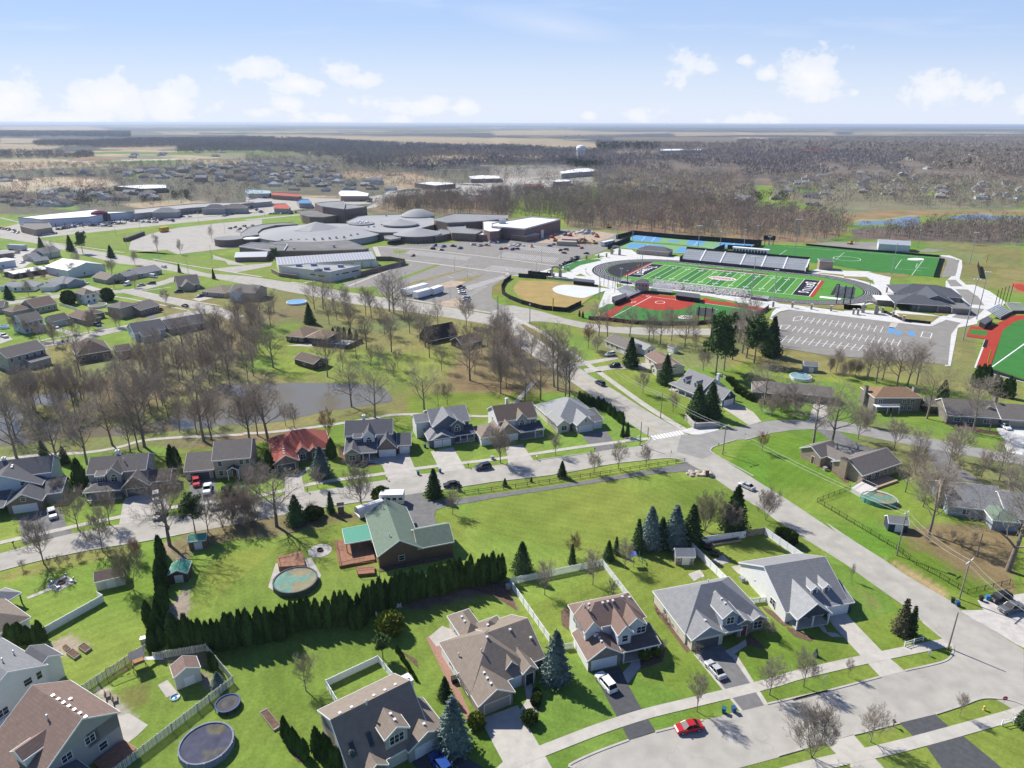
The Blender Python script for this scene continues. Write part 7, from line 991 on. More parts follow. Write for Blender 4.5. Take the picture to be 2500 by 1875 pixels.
# bare trees one can point at
S1,S2,S3,S4,S5='street','oak','forest','round','shrub'
for a_ in[('C 1600,1165',S1,6.5,'bare young street tree in a stone ring beside the manhole'),('C 1830,1108',S1,6.2,'bare street tree in a stone ring left of the sign post'),('C 1110,1278',S1,7,'narrow bare street tree left of the blue bins',.7),('C 1885,1588',S4,9.8,'dense round bare tree at the bottom right',1.05),('W 830,778',S1,6,'bare street tree beside the lower sidewalk'),('W 1632,548',S1,4.2,'thin sapling beside the yellow hydrant',.6),('C 2130,1040',S1,3.4,'tiny bare sapling beside the concrete driveway',.6),('D 655,525',S1,3.6,'leaning bare sapling on the lawn beside the road',.4),('B 130,1138',S1,6.5,'pale bare tree in a mulch ring on the back lawn'),('B 1742,492',S1,7.2,'brownish bare tree inside the white fence on the left',.8),('B 2066,422',S1,7.2,'brownish bare tree inside the white fence on the right',.85),('C 622,312',S1,6,'loose bare tree beside the playset'),('B 1940,230',S1,5,'pinkish bare tree behind the white fence'),('C 540,490',S5,3.6,'bare bush against the white fence'),('C 1100,895',S5,2.8,'bare bush at the dark garage corner'),('C 1590,770',S5,3.8,'wide bare bush beside the front windows'),('C 870,880',S5,2.8,'bare bush below the porch corner'),('G 540,728',S1,6.2,'round bare street tree in front of the corner ranch',.9),('G 75,795',S1,9.5,'large bare street tree in front of the brown two-storey house'),('G 865,888',S1,5.6,'twisted bare tree on the verge by the fence',1.1),('G 1070,842',S1,7,'upright bare tree beside the split-rail fence'),('G 1303,828',S1,5.6,'bare tree at the right end of the verge',1.1),('K 1275,1592',S1,7.5,'bare tree on the lawn across the road'),('G 1530,367',S1,6,'young bare tree beside the paired spruces'),('G 1800,1372',S4,10,'pale round bare tree beside the blue spruces',1.0),('G 1990,1400',S4,8,'brushy bare tree beside the very large evergreen'),('C 1165,62',S1,6,'small bare tree behind the garden'),('H 220,1170',S4,8,'bare thicket tree at the roadside'),('H 1210,620',S1,8.5,'slender bare tree beside the curving street'),('H 930,545',S1,9,'bare tree beside the curving street left of the slender one'),('H 1692,705',S1,9.5,'wide bare tree beside the asphalt drive'),('H 1882,840',S1,7,'thin bare tree near the right asphalt drive'),('H 190,640',S1,5.5,'small pink-tinged bare tree on the corner lawn'),('H 1370,790',S4,7,'round brown bare tree beside the tan brick ranch'),('H 585,582',S2,18,'big dark bare oak right of the grey driveway loop',.85),('H 728,575',S2,17,'leaning bare oak over the asphalt court'),('H 1478,1275',S3,17,'tall bare tree behind the little grey shed',1.3),('H 2085,1560',S2,23,'huge spreading bare oak at the right edge',1.0),('H 1815,490',S3,18,'tall bare tree in front of the long ranch house',1.2),('H 1463,385',S2,17,'pale-trunked bare tree beside the balcony house',.8),('H 208,272',S2,14,'bare tree in front of the hidden house'),('H 395,320',S3,10,'thin bare tree on the island lawn'),('H 1000,440',S4,6,'bare brush beside the curving street'),('L 1000,1350',S3,14,'leftmost bare tree behind the balcony house',1.3),('L 1070,1372',S2,14,'second bare tree behind the balcony house',.8),('L 1230,1402',S2,15,'third bare tree behind the balcony house',.8),('L 1310,1400',S3,16,'fourth bare tree behind the balcony house',1.2),('L 1380,1390',S3,15,'fifth bare tree behind the balcony house',1.2),('L 1120,1350',S3,13,'thin bare tree among those behind the balcony house',1.1),('L 760,1290',S1,8,'small bare tree beside the blue-grey shed',1.1),('L 910,1322',S1,6,'bare sapling below the east parking lot'),('H 1000,60',S3,10,'thin bare tree right of the blue-grey shed'),('F 260,1330',S2,15,'sprawling bare oak in the brush beside the street',1.1),('F 980,1215',S1,12,'multi-stemmed bare tree behind the motor home',1.0),('F 700,608',S1,9,'orange-brown bare tree beside the red-roofed house',.8),('F 605,1002',S1,5,'small bare street tree in front of the red-roofed house'),('F 1747,1228',S1,6,'small bare tree in a mulch ring beside the asphalt drive'),('F 412,502',S1,7,'bare tree on the pond bank'),('F 337,482',S3,7,'thin bare tree on the pond bank'),('F 2148,792',S1,8.5,'bare street tree above the dark car',.9),('F 1505,342',S2,14,'dark bare oak behind the blue-grey house',1.0),('F 1090,415',S2,17,'tall bare oak behind the white gabled house',.85),('F 893,322',S2,15,'leaning bare oak at the pond edge',.85),('F 190,612',S3,20,'tall bare tree behind the red-roofed house',1.5),('F 35,622',S3,16,'bare tree behind the tan house on the right',1.3),('F 1700,305',S1,7,'thin bare tree behind the blue-grey house'),('F 1625,318',S3,8,'leaning bare trunk behind the blue-grey house',.8),('F 100,565',S3,13,'bare tree near the park path',1.2),('F 560,1240',S5,4,'tan grass-like bush by the street'),('E 1222,662',S2,22,'tallest bare tree behind the porch house',.8),('E 1720,608',S3,22,'tall bare tree behind the tan house',1.3),('E 1788,600',S3,14,'shorter bare tree beside the tall one behind the tan house',1.2),('E 950,645',S3,17,'bare tree on the pond bank behind the porch house',1.3),('E 1100,700',S3,14,'bare tree by the path behind the porch house',1.1),('E 1170,690',S3,15,'leaning bare tree behind the porch house',1.1),('E 502,862',S2,18,'big bare tree between the first two middle houses',.75),('E 735,805',S3,18,'bare tree left of the porch house',1.3),('E 140,752',S2,19,'dark bare tree behind the brick garage house',.8),('E 660,1358',S1,9.5,'bare street tree in front of the brick garage house'),('E 925,1312',S1,8,'bare street tree on the verge left of the big driveway'),('E 370,1645',S1,10,'big bare street tree at the lower left verge'),('E 865,1542',S1,9,'bare street tree on the lower verge'),('E 1432,1490',S2,17,'large bare oak overhanging the street',.95),('E 1757,1382',S1,9,'bare tree beside the green-roofed shed'),('E 2112,622',S3,16,'bare tree right of the tan house roof',1.2),('A 895,450',S4,9,'pale multi-stemmed bare tree beside the brown shed'),('A 930,260',S4,5,'reddish bare bush beside the street'),('E 2100,1380',S5,6,'tangled bare brush beside the oak'),('E 1980,1330',S5,5,'bare brush behind the flower bed'),('F 60,1340',S5,5.5,'bare brush left of the sprawling oak'),('E 1880,1350',S5,5,'bare brush right of the green spruce'),('E 1440,1180',S4,8,'bare bushy tree at the driveway edge'),('E 2180,1090',S4,9,'bare bushy tree below the tan house'),('E 500,1080',S4,5,'bare bush right of the brick garage'),('A 400,300',S5,3,'bare shrub along the path'),('G 75,208',S3,17,'leftmost bare tree in the brown woods by the path',1.2),('G 277,292',S3,16,'bare tree behind the brown two-storey house',1.3),('G 412,265',S2,17,'bare tree left of the corner ranch',.7),('G 527,152',S3,22,'tall twin-trunk bare tree beside the main road',1.2),('G 558,182',S3,22,'second tall bare tree beside the main road',1.2),('G 622,245',S3,17,'bare tree behind the corner ranch',1.1),('G 657,242',S3,18,'bare tree behind the corner ranch on the right',1.1),('K 905,1112',S2,15,'first bare tree along the softball road',.7),('K 977,1112',S2,13,'second bare tree along the softball road',.7),('K 1165,1110',S3,13,'third bare tree along the softball road',1.3),('K 1325,1157',S3,14,'fourth bare tree along the softball road',1.3),('K 1425,1172',S2,13,'fifth bare tree along the softball road',.8),('K 1362,1160',S3,11,'thin bare tree along the softball road'),('K 1630,1207',S2,14,'sixth bare tree along the softball road',.8),('K 1720,1222',S3,8,'low bare tree behind the brown ranch'),('K 1785,1400',S1,8,'bare tree on the lawn behind the star house'),('K 815,1212',S1,10,'reddish bare tree beside the main road',.8),('K 890,1252',S1,7,'small bare tree left of the grey ranch'),('J 230,1372',S2,15,'twisted dark oak beside the pond',1.0),('J 690,1452',S3,16,'bare tree above the pond inlet',1.1),('J 1020,1222',S3,15,'bare tree on the park lawn',1.2),('J 1230,1242',S2,14,'bare tree at the centre of the park lawn',.8),('J 1062,960',S3,14,'bare tree by the main road',1.0),('J 1212,902',S2,20,'left of the two biggest oaks at the park corner',.8),('J 1250,922',S2,19,'right of the two biggest oaks at the park corner',.8),('J 770,972',S3,11,'slim bare tree in the park'),('J 580,882',S2,13,'bare oak below the office building',.8),('J 655,882',S2,16,'tall bare oak below the office building',.8),('J 742,892',S2,14,'third bare oak below the office building',.8),('J 1172,1092',S3,11,'leaning slim tree in the park'),('J 1515,1200',S2,17,'bare oak left of the A-frame',.8),('J 1550,1290',S3,14,'bare tree below the A-frame'),('J 1862,1022',S1,12,'bare tree with green ivy by the road'),('J 1892,1482',S2,17,'dark oak in the brown woods',.9),('J 2150,1592',S3,16,'bare tree at the right of the brown woods',1.2),('J 1650,1402',S3,10,'small bare tree on the park lawn'),('I 1550,892',S2,15,'dark leaning oak right of the blue gabled house'),('I 1692,942',S2,16,'dark oak beside the pond woods'),('I 1875,872',S2,15,'third dark oak beside the pond woods'),('I 2010,640',S2,13,'bare oak in front of the far tan house'),('I 682,1102',S3,19,'tall slim bare tree in front of the brick house',1.0),('I 1402,497',S1,7,'bare street tree in the far subdivision'),('I 460,842',S1,8,'bare tree beside the far lower street'),('I 340,802',S1,8,'bare tree in front of the white two-storey house'),('I 750,742',S1,7,'thin street tree at the brown hip-roofed house'),('I 1010,690',S1,6,'small street tree at the far lower street'),('I 240,420',S1,7,'bare tree in front of the pale house',1.1),('I 1140,350',S1,7,'bare tree beside the white van'),('I 950,250',S1,9,'brownish bare tree by the highway',1.2),('I 1140,160',S1,8,'bare tree beside the main road at the left'),('I 655,165',S1,8,'bare tree behind the white barn'),('I 620,260',S1,8,'bare bushy tree in front of the white barn',1.3),('V 870,210',S2,12,'dark bare tree beside the bungalow',.7),('M 1330,1160',S3,13,'slim bare tree beside the bus loop',.8),('M 1790,1070',S3,12,'bare tree at the school corner',.9),('M 1525,1180',S1,9,'bare tree on the school island',.7)]:
 bt(a_[0],a_[1],a_[2],a_[3],**({'wide':a_[4]}if len(a_)>4 else{}),m=TWIGR if('reddish' in a_[3]or 'orange' in a_[3]or 'pink' in a_[3])else(TWIGP if 'pale' in a_[3]or 'twisted bare tree' in a_[3]else TWIG),name='bare_bush' if a_[1]==S5 else 'bare_tree',cat='bush' if a_[1]==S5 else 'tree')
def scatter(s_,n_,sp,seed):
 P_=poly(s_);xs=[p[0]for p in P_];ys_=[p[1]for p in P_];rd=random.Random(seed);out=[];tries=0
 while len(out)<n_ and tries<n_*60:
  tries+=1;x,y=rd.uniform(min(xs),max(xs)),rd.uniform(min(ys_),max(ys_))
  if pip(np.array([x]),np.array([y]),P_)[0]and all((x-a)**2+(y-b_)**2>sp*sp for a,b_ in out[-60:]):out.append((x,y))
 return out
for s_,n_,sp,sd,h0,h1,lab,grp,kd in[('E 700,200 1350,230 1480,330 1350,560 1000,520 800,420 250,380 100,300 520,215',30,3.5,1,11,15,'bare tree in the thicket on the near pond bank','thicket on the near pond bank','forest'),('I 1250,960 1700,1000 2212,1000 2212,1150 1700,1230 1300,1200 1000,1200',30,4,2,11,15,'bare tree in the woods on the far pond bank','woods on the far pond bank','forest'),('I 1700,700 2212,560 2212,1000 1900,960',20,5,3,10,14,'bare tree in the woods below the far subdivision','woods below the far subdivision','forest'),('J 20,800 250,900 200,1180 20,1200',8,6,4,10,14,'bare tree in the woods beside the brown pool house','woods beside the pool house','forest'),('J 1750,1180 2212,1100 2212,1560 1980,1480 1760,1380',16,5,5,9,13,'bare tree in the brown woods by the path','brown woods by the path','forest'),('K 20,1050 200,1190 420,1440 200,1480 20,1500',14,5,6,11,15,'bare tree in the brown woods beside the main road','brown woods beside the main road','forest'),('E 1500,420 1900,470 1700,560 1450,560',8,3.5,7,7,10,'slim bare tree on the bank behind the tan house','slim trees behind the tan house','forest'),('J 650,850 1300,920 1700,1020 1500,1180 1000,1130 700,1060',13,11,31,11,15,'bare tree scattered over the park lawn','trees scattered over the park lawn','forest'),('J 700,1180 1000,1230 900,1450 700,1420',5,6,32,8,12,'bare tree behind the small brown outbuilding','trees behind the small outbuilding','forest'),('K 1480,1080 2100,1090 2150,1180 1500,1150',9,9,33,10,14,'bare tree in the strip below the softball road','trees below the softball road','forest'),('K 1950,1000 2212,1000 2212,1330 2000,1330',8,6,34,12,16,'bare tree beside the tall pines','bare trees beside the tall pines','oak'),('E 0,280 700,250 720,560 400,560 0,600',12,6,35,11,15,'bare tree standing by the left part of the pond','trees by the left part of the pond','forest'),('H 1280,780 1640,800 1560,1150 1300,1100',6,5,36,9,13,'bare tree between the tan brick ranch and the oak house','trees between the two right houses','forest'),('H 1950,800 2212,850 2212,1250 2100,1200',3,5,37,10,13,'bare tree in front of the oak house','trees in front of the oak house','forest'),('V 20,1400 700,1560 1500,1400 2100,1300 2100,1350 900,1600',6,9,38,5,8,'bare street tree in the lower left subdivision','street trees in the left subdivision','street'),('J 1050,1300 1320,1380 1250,1520 1040,1450',6,4,8,6,9,'bare tree in the small clump above the pond','small clump above the pond','forest'),('H 700,20 1000,30 960,60 740,80',4,3,9,5,7,'bare brush behind the driveway loop','brush behind the driveway loop','round'),('H 60,330 480,300 520,380 300,400',6,4,10,5,8,'bare brush around the driveway island','brush around the driveway island','round'),('E 560,1640 1100,1540 1130,1560 600,1659',6,2,11,1.5,2.2,'low bare shrub along the lower sidewalk','low shrubs along the lower sidewalk','shrub'),('H 1650,720 1900,850 1850,870 1660,780',5,3,12,2,3.5,'bare shrub beside the right asphalt drive','shrubs beside the right asphalt drive','shrub'),('H 1480,1290 1900,1330 1800,1390 1450,1340',6,3,13,2,3,'bare shrub under the trees by the utility poles','shrubs under the trees by the poles','shrub'),('V 20,480 700,480 1100,470 700,600 100,600',12,5,14,3,5,'brown bare shrub in the overgrown yard','shrubs in the overgrown yard','round'),('E 1900,1150 2200,1180 2212,1320 1850,1330',7,3,15,5,8,'tangled bare shrub beside the middle street','tangled shrubs beside the middle street','round'),('C 825,580 1000,760 990,780 815,600',5,1.4,16,1.0,1.5,'dry brown shrub along the grey house wall','dry shrubs along the grey house','shrub'),('A 60,330 900,180 920,200 80,360',7,5,17,2.2,3.2,'bare shrub along the lower verge','shrubs along the lower verge','shrub')]:
 for x,y in scatter(s_,n_,sp,sd):bare_tree(x,y,trnd.uniform(h0,h1),kd,lab,grp,name='bare_tree' if kd=='forest' else 'bare_bush',cat='tree' if kd=='forest' else 'bush')
# woods behind the school: nearest ranks as trees, the rest as one mass
front=scatter('N 1060,815 1300,835 1600,850 2212,868 O 30,855 400,865 620,900 640,955 1100,985 1000,940 600,860 0,790 N 1800,780 1100,770',14,12,21)+scatter('O 1150,975 1700,1020 2212,1060 Q 0,985 500,1000 850,960 600,930 0,900 O 2100,960 1300,920',12,14,22)+scatter('Q 900,960 1400,975 1700,1000 2212,1015 2212,960 1500,930 900,900',6,16,23)
for x,y in front:bare_tree(x,y,trnd.uniform(12,16),'forest','slender bare tree in the front rank of the woods behind the school and ball fields','front rank of the woods behind the school')
def wood_stuff(name,label,regions,seed,m):
 """many trees as one mass: upright slivers for twigs and trunks"""
 rd=np.random.default_rng(seed);VV=[];FF=[];off=0;T3=[]
 for s_,dens,h_,r_,K,sl in regions:
  P_=poly(s_);xs=[p[0]for p in P_];ys_=[p[1]for p in P_];A_=(max(xs)-min(xs))*(max(ys_)-min(ys_));n_=int(min(A_*dens,26000));x=rd.uniform(min(xs),max(xs),n_);y=rd.uniform(min(ys_),max(ys_),n_);k=pip(x,y,P_);x,y=x[k],y[k];k=(vnoise(x,y,170,seed)*.6+vnoise(x,y,60,seed+9)*.4>(.36 if r_>6.5 else.0));x,y=x[k],y[k];n_=len(x)
  if not n_:continue
  hh=h_*rd.uniform(.75,1.25,n_);C_=np.repeat(np.stack([x,y],-1),K,0);H_=np.repeat(hh,K);u=rd.random(n_*K);a_=rd.random(n_*K)*6.283;z=H_*(.25+.72*u);prof=np.sin(np.clip(.15+.85*u,0,1)*math.pi)**.6;q=r_*prof*np.sqrt(rd.random(n_*K));P3=np.stack([C_[:,0]+q*np.cos(a_),C_[:,1]+q*np.sin(a_),z],-1);D=np.stack([np.cos(a_)*.5,np.sin(a_)*.5,np.ones(n_*K)],-1)+rd.normal(size=(n_*K,3))*.3;D/=np.linalg.norm(D,axis=1)[:,None];V,F=tri_cloud(P3,D,sl*(.6+.8*rd.random(n_*K)),rd,.16 if sl<3 else.3);VV.append(V);FF.append(F+off);off+=len(V)
  T_=np.stack([x,y,0*x],-1);w_=.16*h_/14;V=np.stack([T_+[-w_,0,0],T_+[w_,0,0],T_+np.stack([0*x,0*x,hh*.8],-1)],1).reshape(-1,3);VV.append(V);FF.append(np.arange(len(V)).reshape(-1,3)+off);off+=len(V)
 me_=raw_mesh(name,np.concatenate(VV),np.concatenate(FF),m);o=bpy.data.objects.new(name,me_);COL.objects.link(o);tag(o,label,'woods',kind='stuff');return o
WM1=M('wood_mass',(.30,.25,.205),.3,.03,.95,.02,kind='world',alt=((.36,.29,.22),.012,.52));WM2=M('wood_mass_dark',(.29,.255,.235),.25,.01,.95,.02,kind='world');WM3=M('wood_mass_suburb',(.34,.29,.235),.3,.02,.95,.02,kind='world',alt=((.42,.34,.25),.008,.5));WMG=M('evergreen_mass',(.035,.055,.028),.3,.03,.95,.02,kind='world')
wood_stuff('woodland','brown leafless woods behind the school and the ball fields',[('N 1060,790 1500,690 2212,700 2212,872 1900,852 1600,850 1300,835',.024,14,4.2,70,1.7),('O 0,655 700,645 2212,770 2212,1058 1900,1038 1200,988 1050,980 620,945 600,885 200,865 0,855',.022,14,4.3,70,1.7),('Q 0,750 500,765 800,830 880,900 850,950 500,980 0,960',.022,14,4.3,60,1.8),('Q 900,950 1250,905 1450,890 1500,850 2212,850 2400,850 2400,1010 2212,1005 1600,985 1400,970',.025,11,4.2,50,1.8),('Q 1150,650 1500,690 2212,700 2212,735 1300,725',.012,10,4.5,30,2)],5,WM1)
wood_stuff('dark_woodland','dark purple-brown forest band below the distant fields',[('N 0,200 500,212 1000,242 1600,272 2212,285 2212,430 1900,440 1600,475 900,445 700,385 300,330 0,318 M 1500,330 1500,290 2000,205',.006,15,7.5,16,4.5),('O 0,270 540,305 1000,325 1400,315 2212,305 2212,480 1500,490 1100,460 700,430 0,430',.006,15,7.5,16,4.5),('M 280,245 1200,215 2212,205 2212,262 1000,285 300,270',.005,15,8,12,5),('M -300,325 780,335 790,378 -300,380',.007,13,7,12,4.5),('Q 0,300 700,290 1300,335 1200,395 700,470 0,490',.006,14,7.5,16,4.5),('M -400,145 1100,150 1100,195 -400,190',.0018,16,12,10,8),('Q 1100,405 1250,420 1350,470 1200,480',.006,14,7,14,4)],6,WM2)
wood_stuff('suburban_woodland','bare brown treetops over the distant wooded suburb on the right',[('Q 0,200 700,185 2300,170 2300,270 0,285',.0014,13,9,12,5),('Q 900,270 2300,270 2300,520 1500,440 1300,330',.006,13,7,22,3.6),('O 820,470 1500,510 2212,530 2212,770 1300,740 900,650',.0075,13,6,30,2.8),('Q 250,500 1200,480 2300,520 2300,700 1300,690 700,740 300,640',.0055,12,5.5,34,2.6),('O 0,440 700,450 850,520 800,640 300,600 0,500',.002,12,5.5,26,2.8),('N 0,330 900,420 1500,480 2212,480 2212,620 1200,640 0,640',.0034,9,4.5,22,2.6),('M 0,430 2212,390 2212,760 0,830',.0034,9,4.5,24,2.6),('O 880,240 2212,260 2212,300 900,300',.004,13,8,10,6)],7,WM3)
wood_stuff('evergreen_woodland','scattered dark evergreens among the distant houses',[('O 600,400 900,410 950,460 640,460',.004,13,5,40,3),('O 880,255 1420,265 1420,300 900,300',.0012,16,8,30,6),('M 540,650 1000,690 1000,790 620,790',.003,10,5,40,2.5),('Q 100,640 400,620 400,700 120,700',.006,11,4.5,60,2.2),('Q 0,200 2212,250 2212,480 0,300',.00025,13,6,30,4),('Q 700,480 2212,520 2212,640 700,620',.0004,12,5,50,2.4),('M 1200,700 1370,700 1370,740 1200,745 M 1200,745',.03,5,3,40,1.6),('M 1460,670 1600,670 1600,715 1460,720',.03,6,3,40,1.6),('N 1060,430 1600,440 1600,500 1060,480',.0008,12,5,30,3)],8,WMG)
sheet('reed_bank',smooth_line(poly('Q 780,770 900,760 1200,740 2212,745 2212,775 1900,760 1500,780 1300,775 1130,805 930,808 860,850 800,800')),.035,M('reeds',(.27,.19,.10),.2,.05,.95,kind='world'))
# ================================================================ vehicles
TYRE=M('tyre',(.02,.02,.02),.1,2,.8);CGL=M('car_glass',(.012,.015,.02),.1,1,.35,.1);CLAMP=M('car_lamp',(.6,.1,.08),.1,2,.3)
def paintm(nm,c):return M('car_paint_'+nm,c,.04,1,.28,.5)
PC={'red':(.45,.02,.03),'white':(.80,.80,.80),'silver':(.46,.47,.49),'black':(.02,.021,.025),'blue':(.02,.07,.30),'grey':(.12,.125,.13),'navy':(.03,.04,.075),'tan':(.4,.36,.28),'maroon':(.22,.02,.04)}
SPEC={'sedan':([(-2.3,.6,.66,.76),(-2.1,.7,.79,.86),(-1.2,.84,.93,.9),(1.3,.9,.97,.9),(2.1,.86,.94,.86),(2.3,.66,.74,.78)],[(-1.15,.93,.8),(-.35,1.42,.62),(.9,1.44,.62),(1.7,.95,.78)]),'suv':([(-2.4,.7,.8,.8),(-2.2,.85,.95,.9),(-1.2,1.0,1.08,.95),(2.0,1.02,1.1,.95),(2.35,.95,1.05,.9),(2.42,.7,.8,.84)],[(-1.15,1.08,.86),(-.4,1.66,.72),(1.9,1.68,.72),(2.3,1.08,.84)]),'pickup':([(-2.8,.8,.9,.85),(-2.6,.95,1.05,.95),(-1.4,1.05,1.15,.98),(.7,1.05,1.15,.98),(2.7,1.05,1.12,.98),(2.78,.7,.8,.95)],[(-1.3,1.15,.88),(-.7,1.78,.76),(.5,1.8,.76),(.7,1.15,.88)]),'van':([(-2.9,.7,.8,.85),(-2.7,1.0,1.1,.95),(-1.9,1.1,1.2,1.0),(2.8,1.15,1.25,1.0),(2.9,.7,.8,.95)],[(-2.0,1.2,.9),(-1.3,2.2,.85),(2.7,2.3,.85),(2.85,1.25,.95)])}
CM={}
def car_meshes(kind):
 if kind in CM:return CM[kind]
 S_,cab=SPEC[kind];b=MB();secs=[]
 for x,zb,zt,w_ in S_:secs.append([(x,-w_,.32),(x,-w_,.55),(x,-w_*.97,zb),(x,-w_*.82,zt),(x,w_*.82,zt),(x,w_*.97,zb),(x,w_,.55),(x,w_,.32)])
 for i in range(len(secs)-1):
  for k in range(8):b.quadf(secs[i][k],secs[i][(k+1)%8],secs[i+1][(k+1)%8],secs[i+1][k])
 b.quadf(*secs[0]);b.quadf(*secs[-1][::-1])
 def roofp(e,dz):return[(cab[1][0]+e,-cab[1][2]*.98,cab[1][1]+dz),(cab[2][0]-e,-cab[2][2]*.98,cab[2][1]+dz),(cab[2][0]-e,cab[2][2]*.98,cab[2][1]+dz),(cab[1][0]+e,cab[1][2]*.98,cab[1][1]+dz)]
 b.solid(roofp(0,.045),.05)
 for i in range(3):
  for s_ in(-1,1):b.tube((cab[i][0],s_*cab[i][2],cab[i][1]),(cab[i+1][0],s_*cab[i+1][2],cab[i+1][1]),.035,n=4)
 for s_ in(-1,1):b.tube((.3,s_*(cab[0][2]+.01),cab[0][1]),(.3,s_*cab[1][2],cab[1][1]),.04,n=4);b.box(cab[0][0]+.2,s_*.98-.1,cab[0][1]-.02,cab[0][0]+.38,s_*.98+.1,cab[0][1]+.14)
 g_=MB();A_=[(x,-w_,z)for x,z,w_ in cab];B_=[(x,w_,z)for x,z,w_ in cab]
 for i in range(3):g_.quadf(A_[i],A_[i+1],B_[i+1],B_[i])
 g_.quadf(*A_[::-1]);g_.quadf(*B_);wh=MB()
 if kind=='van':g_=MB();g_.quadf((-2.02,-.86,1.3),(-2.02,.86,1.3),(-1.4,.8,2.1),(-1.4,-.8,2.1));[b.quadf(*q)for q in(A_[::-1],B_,(A_[2],A_[3],B_[3],B_[2]),(A_[0],A_[1],B_[1],B_[0]))]
 xs_=(S_[0][0]+.85,S_[-1][0]-.9)
 def m_(bb,nm):me_=bpy.data.meshes.new(nm);me_.from_pydata(bb.v,[],bb.f);return me_
 wh.tube((0,-.11,0),(0,.11,0),.33,n=12);wh.quadf(*[(.33*math.cos(-t*.5236),-.11,.33*math.sin(-t*.5236))for t in range(12)][::-1]);rim=MB();rim.tube((0,-.125,0),(0,.125,0),.19,n=8);rim.quadf(*[(.19*math.cos(t*.785),-.125,.19*math.sin(t*.785))for t in range(8)])
 lt=MB();[lt.box(S_[-1][0]-.06,s_*.62-.12,.7,S_[-1][0]+.02,s_*.62+.12,.82)for s_ in(-1,1)];hl=MB();[hl.box(S_[0][0]-.02,s_*.55-.16,.58,S_[0][0]+.1,s_*.55+.16,.7)for s_ in(-1,1)]
 CM[kind]=(m_(b,'body'),m_(g_,'window'),m_(wh,'wheel'),m_(rim,'rim'),m_(lt,'tail_light'),m_(hl,'headlight'),xs_,S_[2][3]);CM[kind][1].materials.append(CGL);CM[kind][2].materials.append(TYRE);CM[kind][3].materials.append(GALV);CM[kind][4].materials.append(CLAMP);CM[kind][5].materials.append(FRAME);return CM[kind]
BODY={}
def body_mesh(kind,col):
 if(kind,col)not in BODY:m_=car_meshes(kind)[0].copy();m_.materials.append(paintm(col,PC[col])if col in PC else col);BODY[(kind,col)]=m_
 return BODY[(kind,col)]
FARC={}
def far_mesh(kind,col):
 if(kind,col)not in FARC:
  b=car_meshes(kind);me_=bpy.data.meshes.new('parked_car');V=[];F=[];MI=[]
  for i,m_ in enumerate((b[0],b[1])):o_=len(V);V+=[tuple(v.co)for v in m_.vertices];F+=[tuple(o_+k for k in p.vertices)for p in m_.polygons];MI+=[i]*len(m_.polygons)
  me_.from_pydata(V,[],F);me_.materials.append(paintm(col,PC[col]));me_.materials.append(CGL);me_.polygons.foreach_set('material_index',MI);FARC[(kind,col)]=me_
 return FARC[(kind,col)]
def car_at(x,y,a,kind,col,label,group=None,near=True,name=None):
 nm=name or{'sedan':'parked_car','suv':'parked_car','pickup':'pickup_truck','van':'van'}[kind];cat={'pickup':'pickup truck','van':'van'}.get(kind,'car')
 if not near:o=bpy.data.objects.new(nm,far_mesh(kind,col));COL.objects.link(o);o.location=(x,y,.06);o.rotation_euler.z=a;return tag(o,label,cat,group)
 o=thing(nm,label,cat,x,y,a,group,.06);c=car_meshes(kind);part('body',body_mesh(kind,col),o);part('window',c[1],o);part('tail_light',c[4],o);part('headlight',c[5],o)
 for wx in c[6]:
  for s_ in(-1,1):w_=part('wheel',c[2],o);w_.location=(wx,s_*(c[7]-.1),.33);part('rim',c[3],w_)
 return o
def car(t,A,B,kind,col,label,**k):
 a=g(t,*A);b_=g(t,*B);return car_at((a[0]+b_[0])/2,(a[1]+b_[1])/2,math.atan2(b_[1]-a[1],b_[0]-a[0]),kind,col,label,**k)
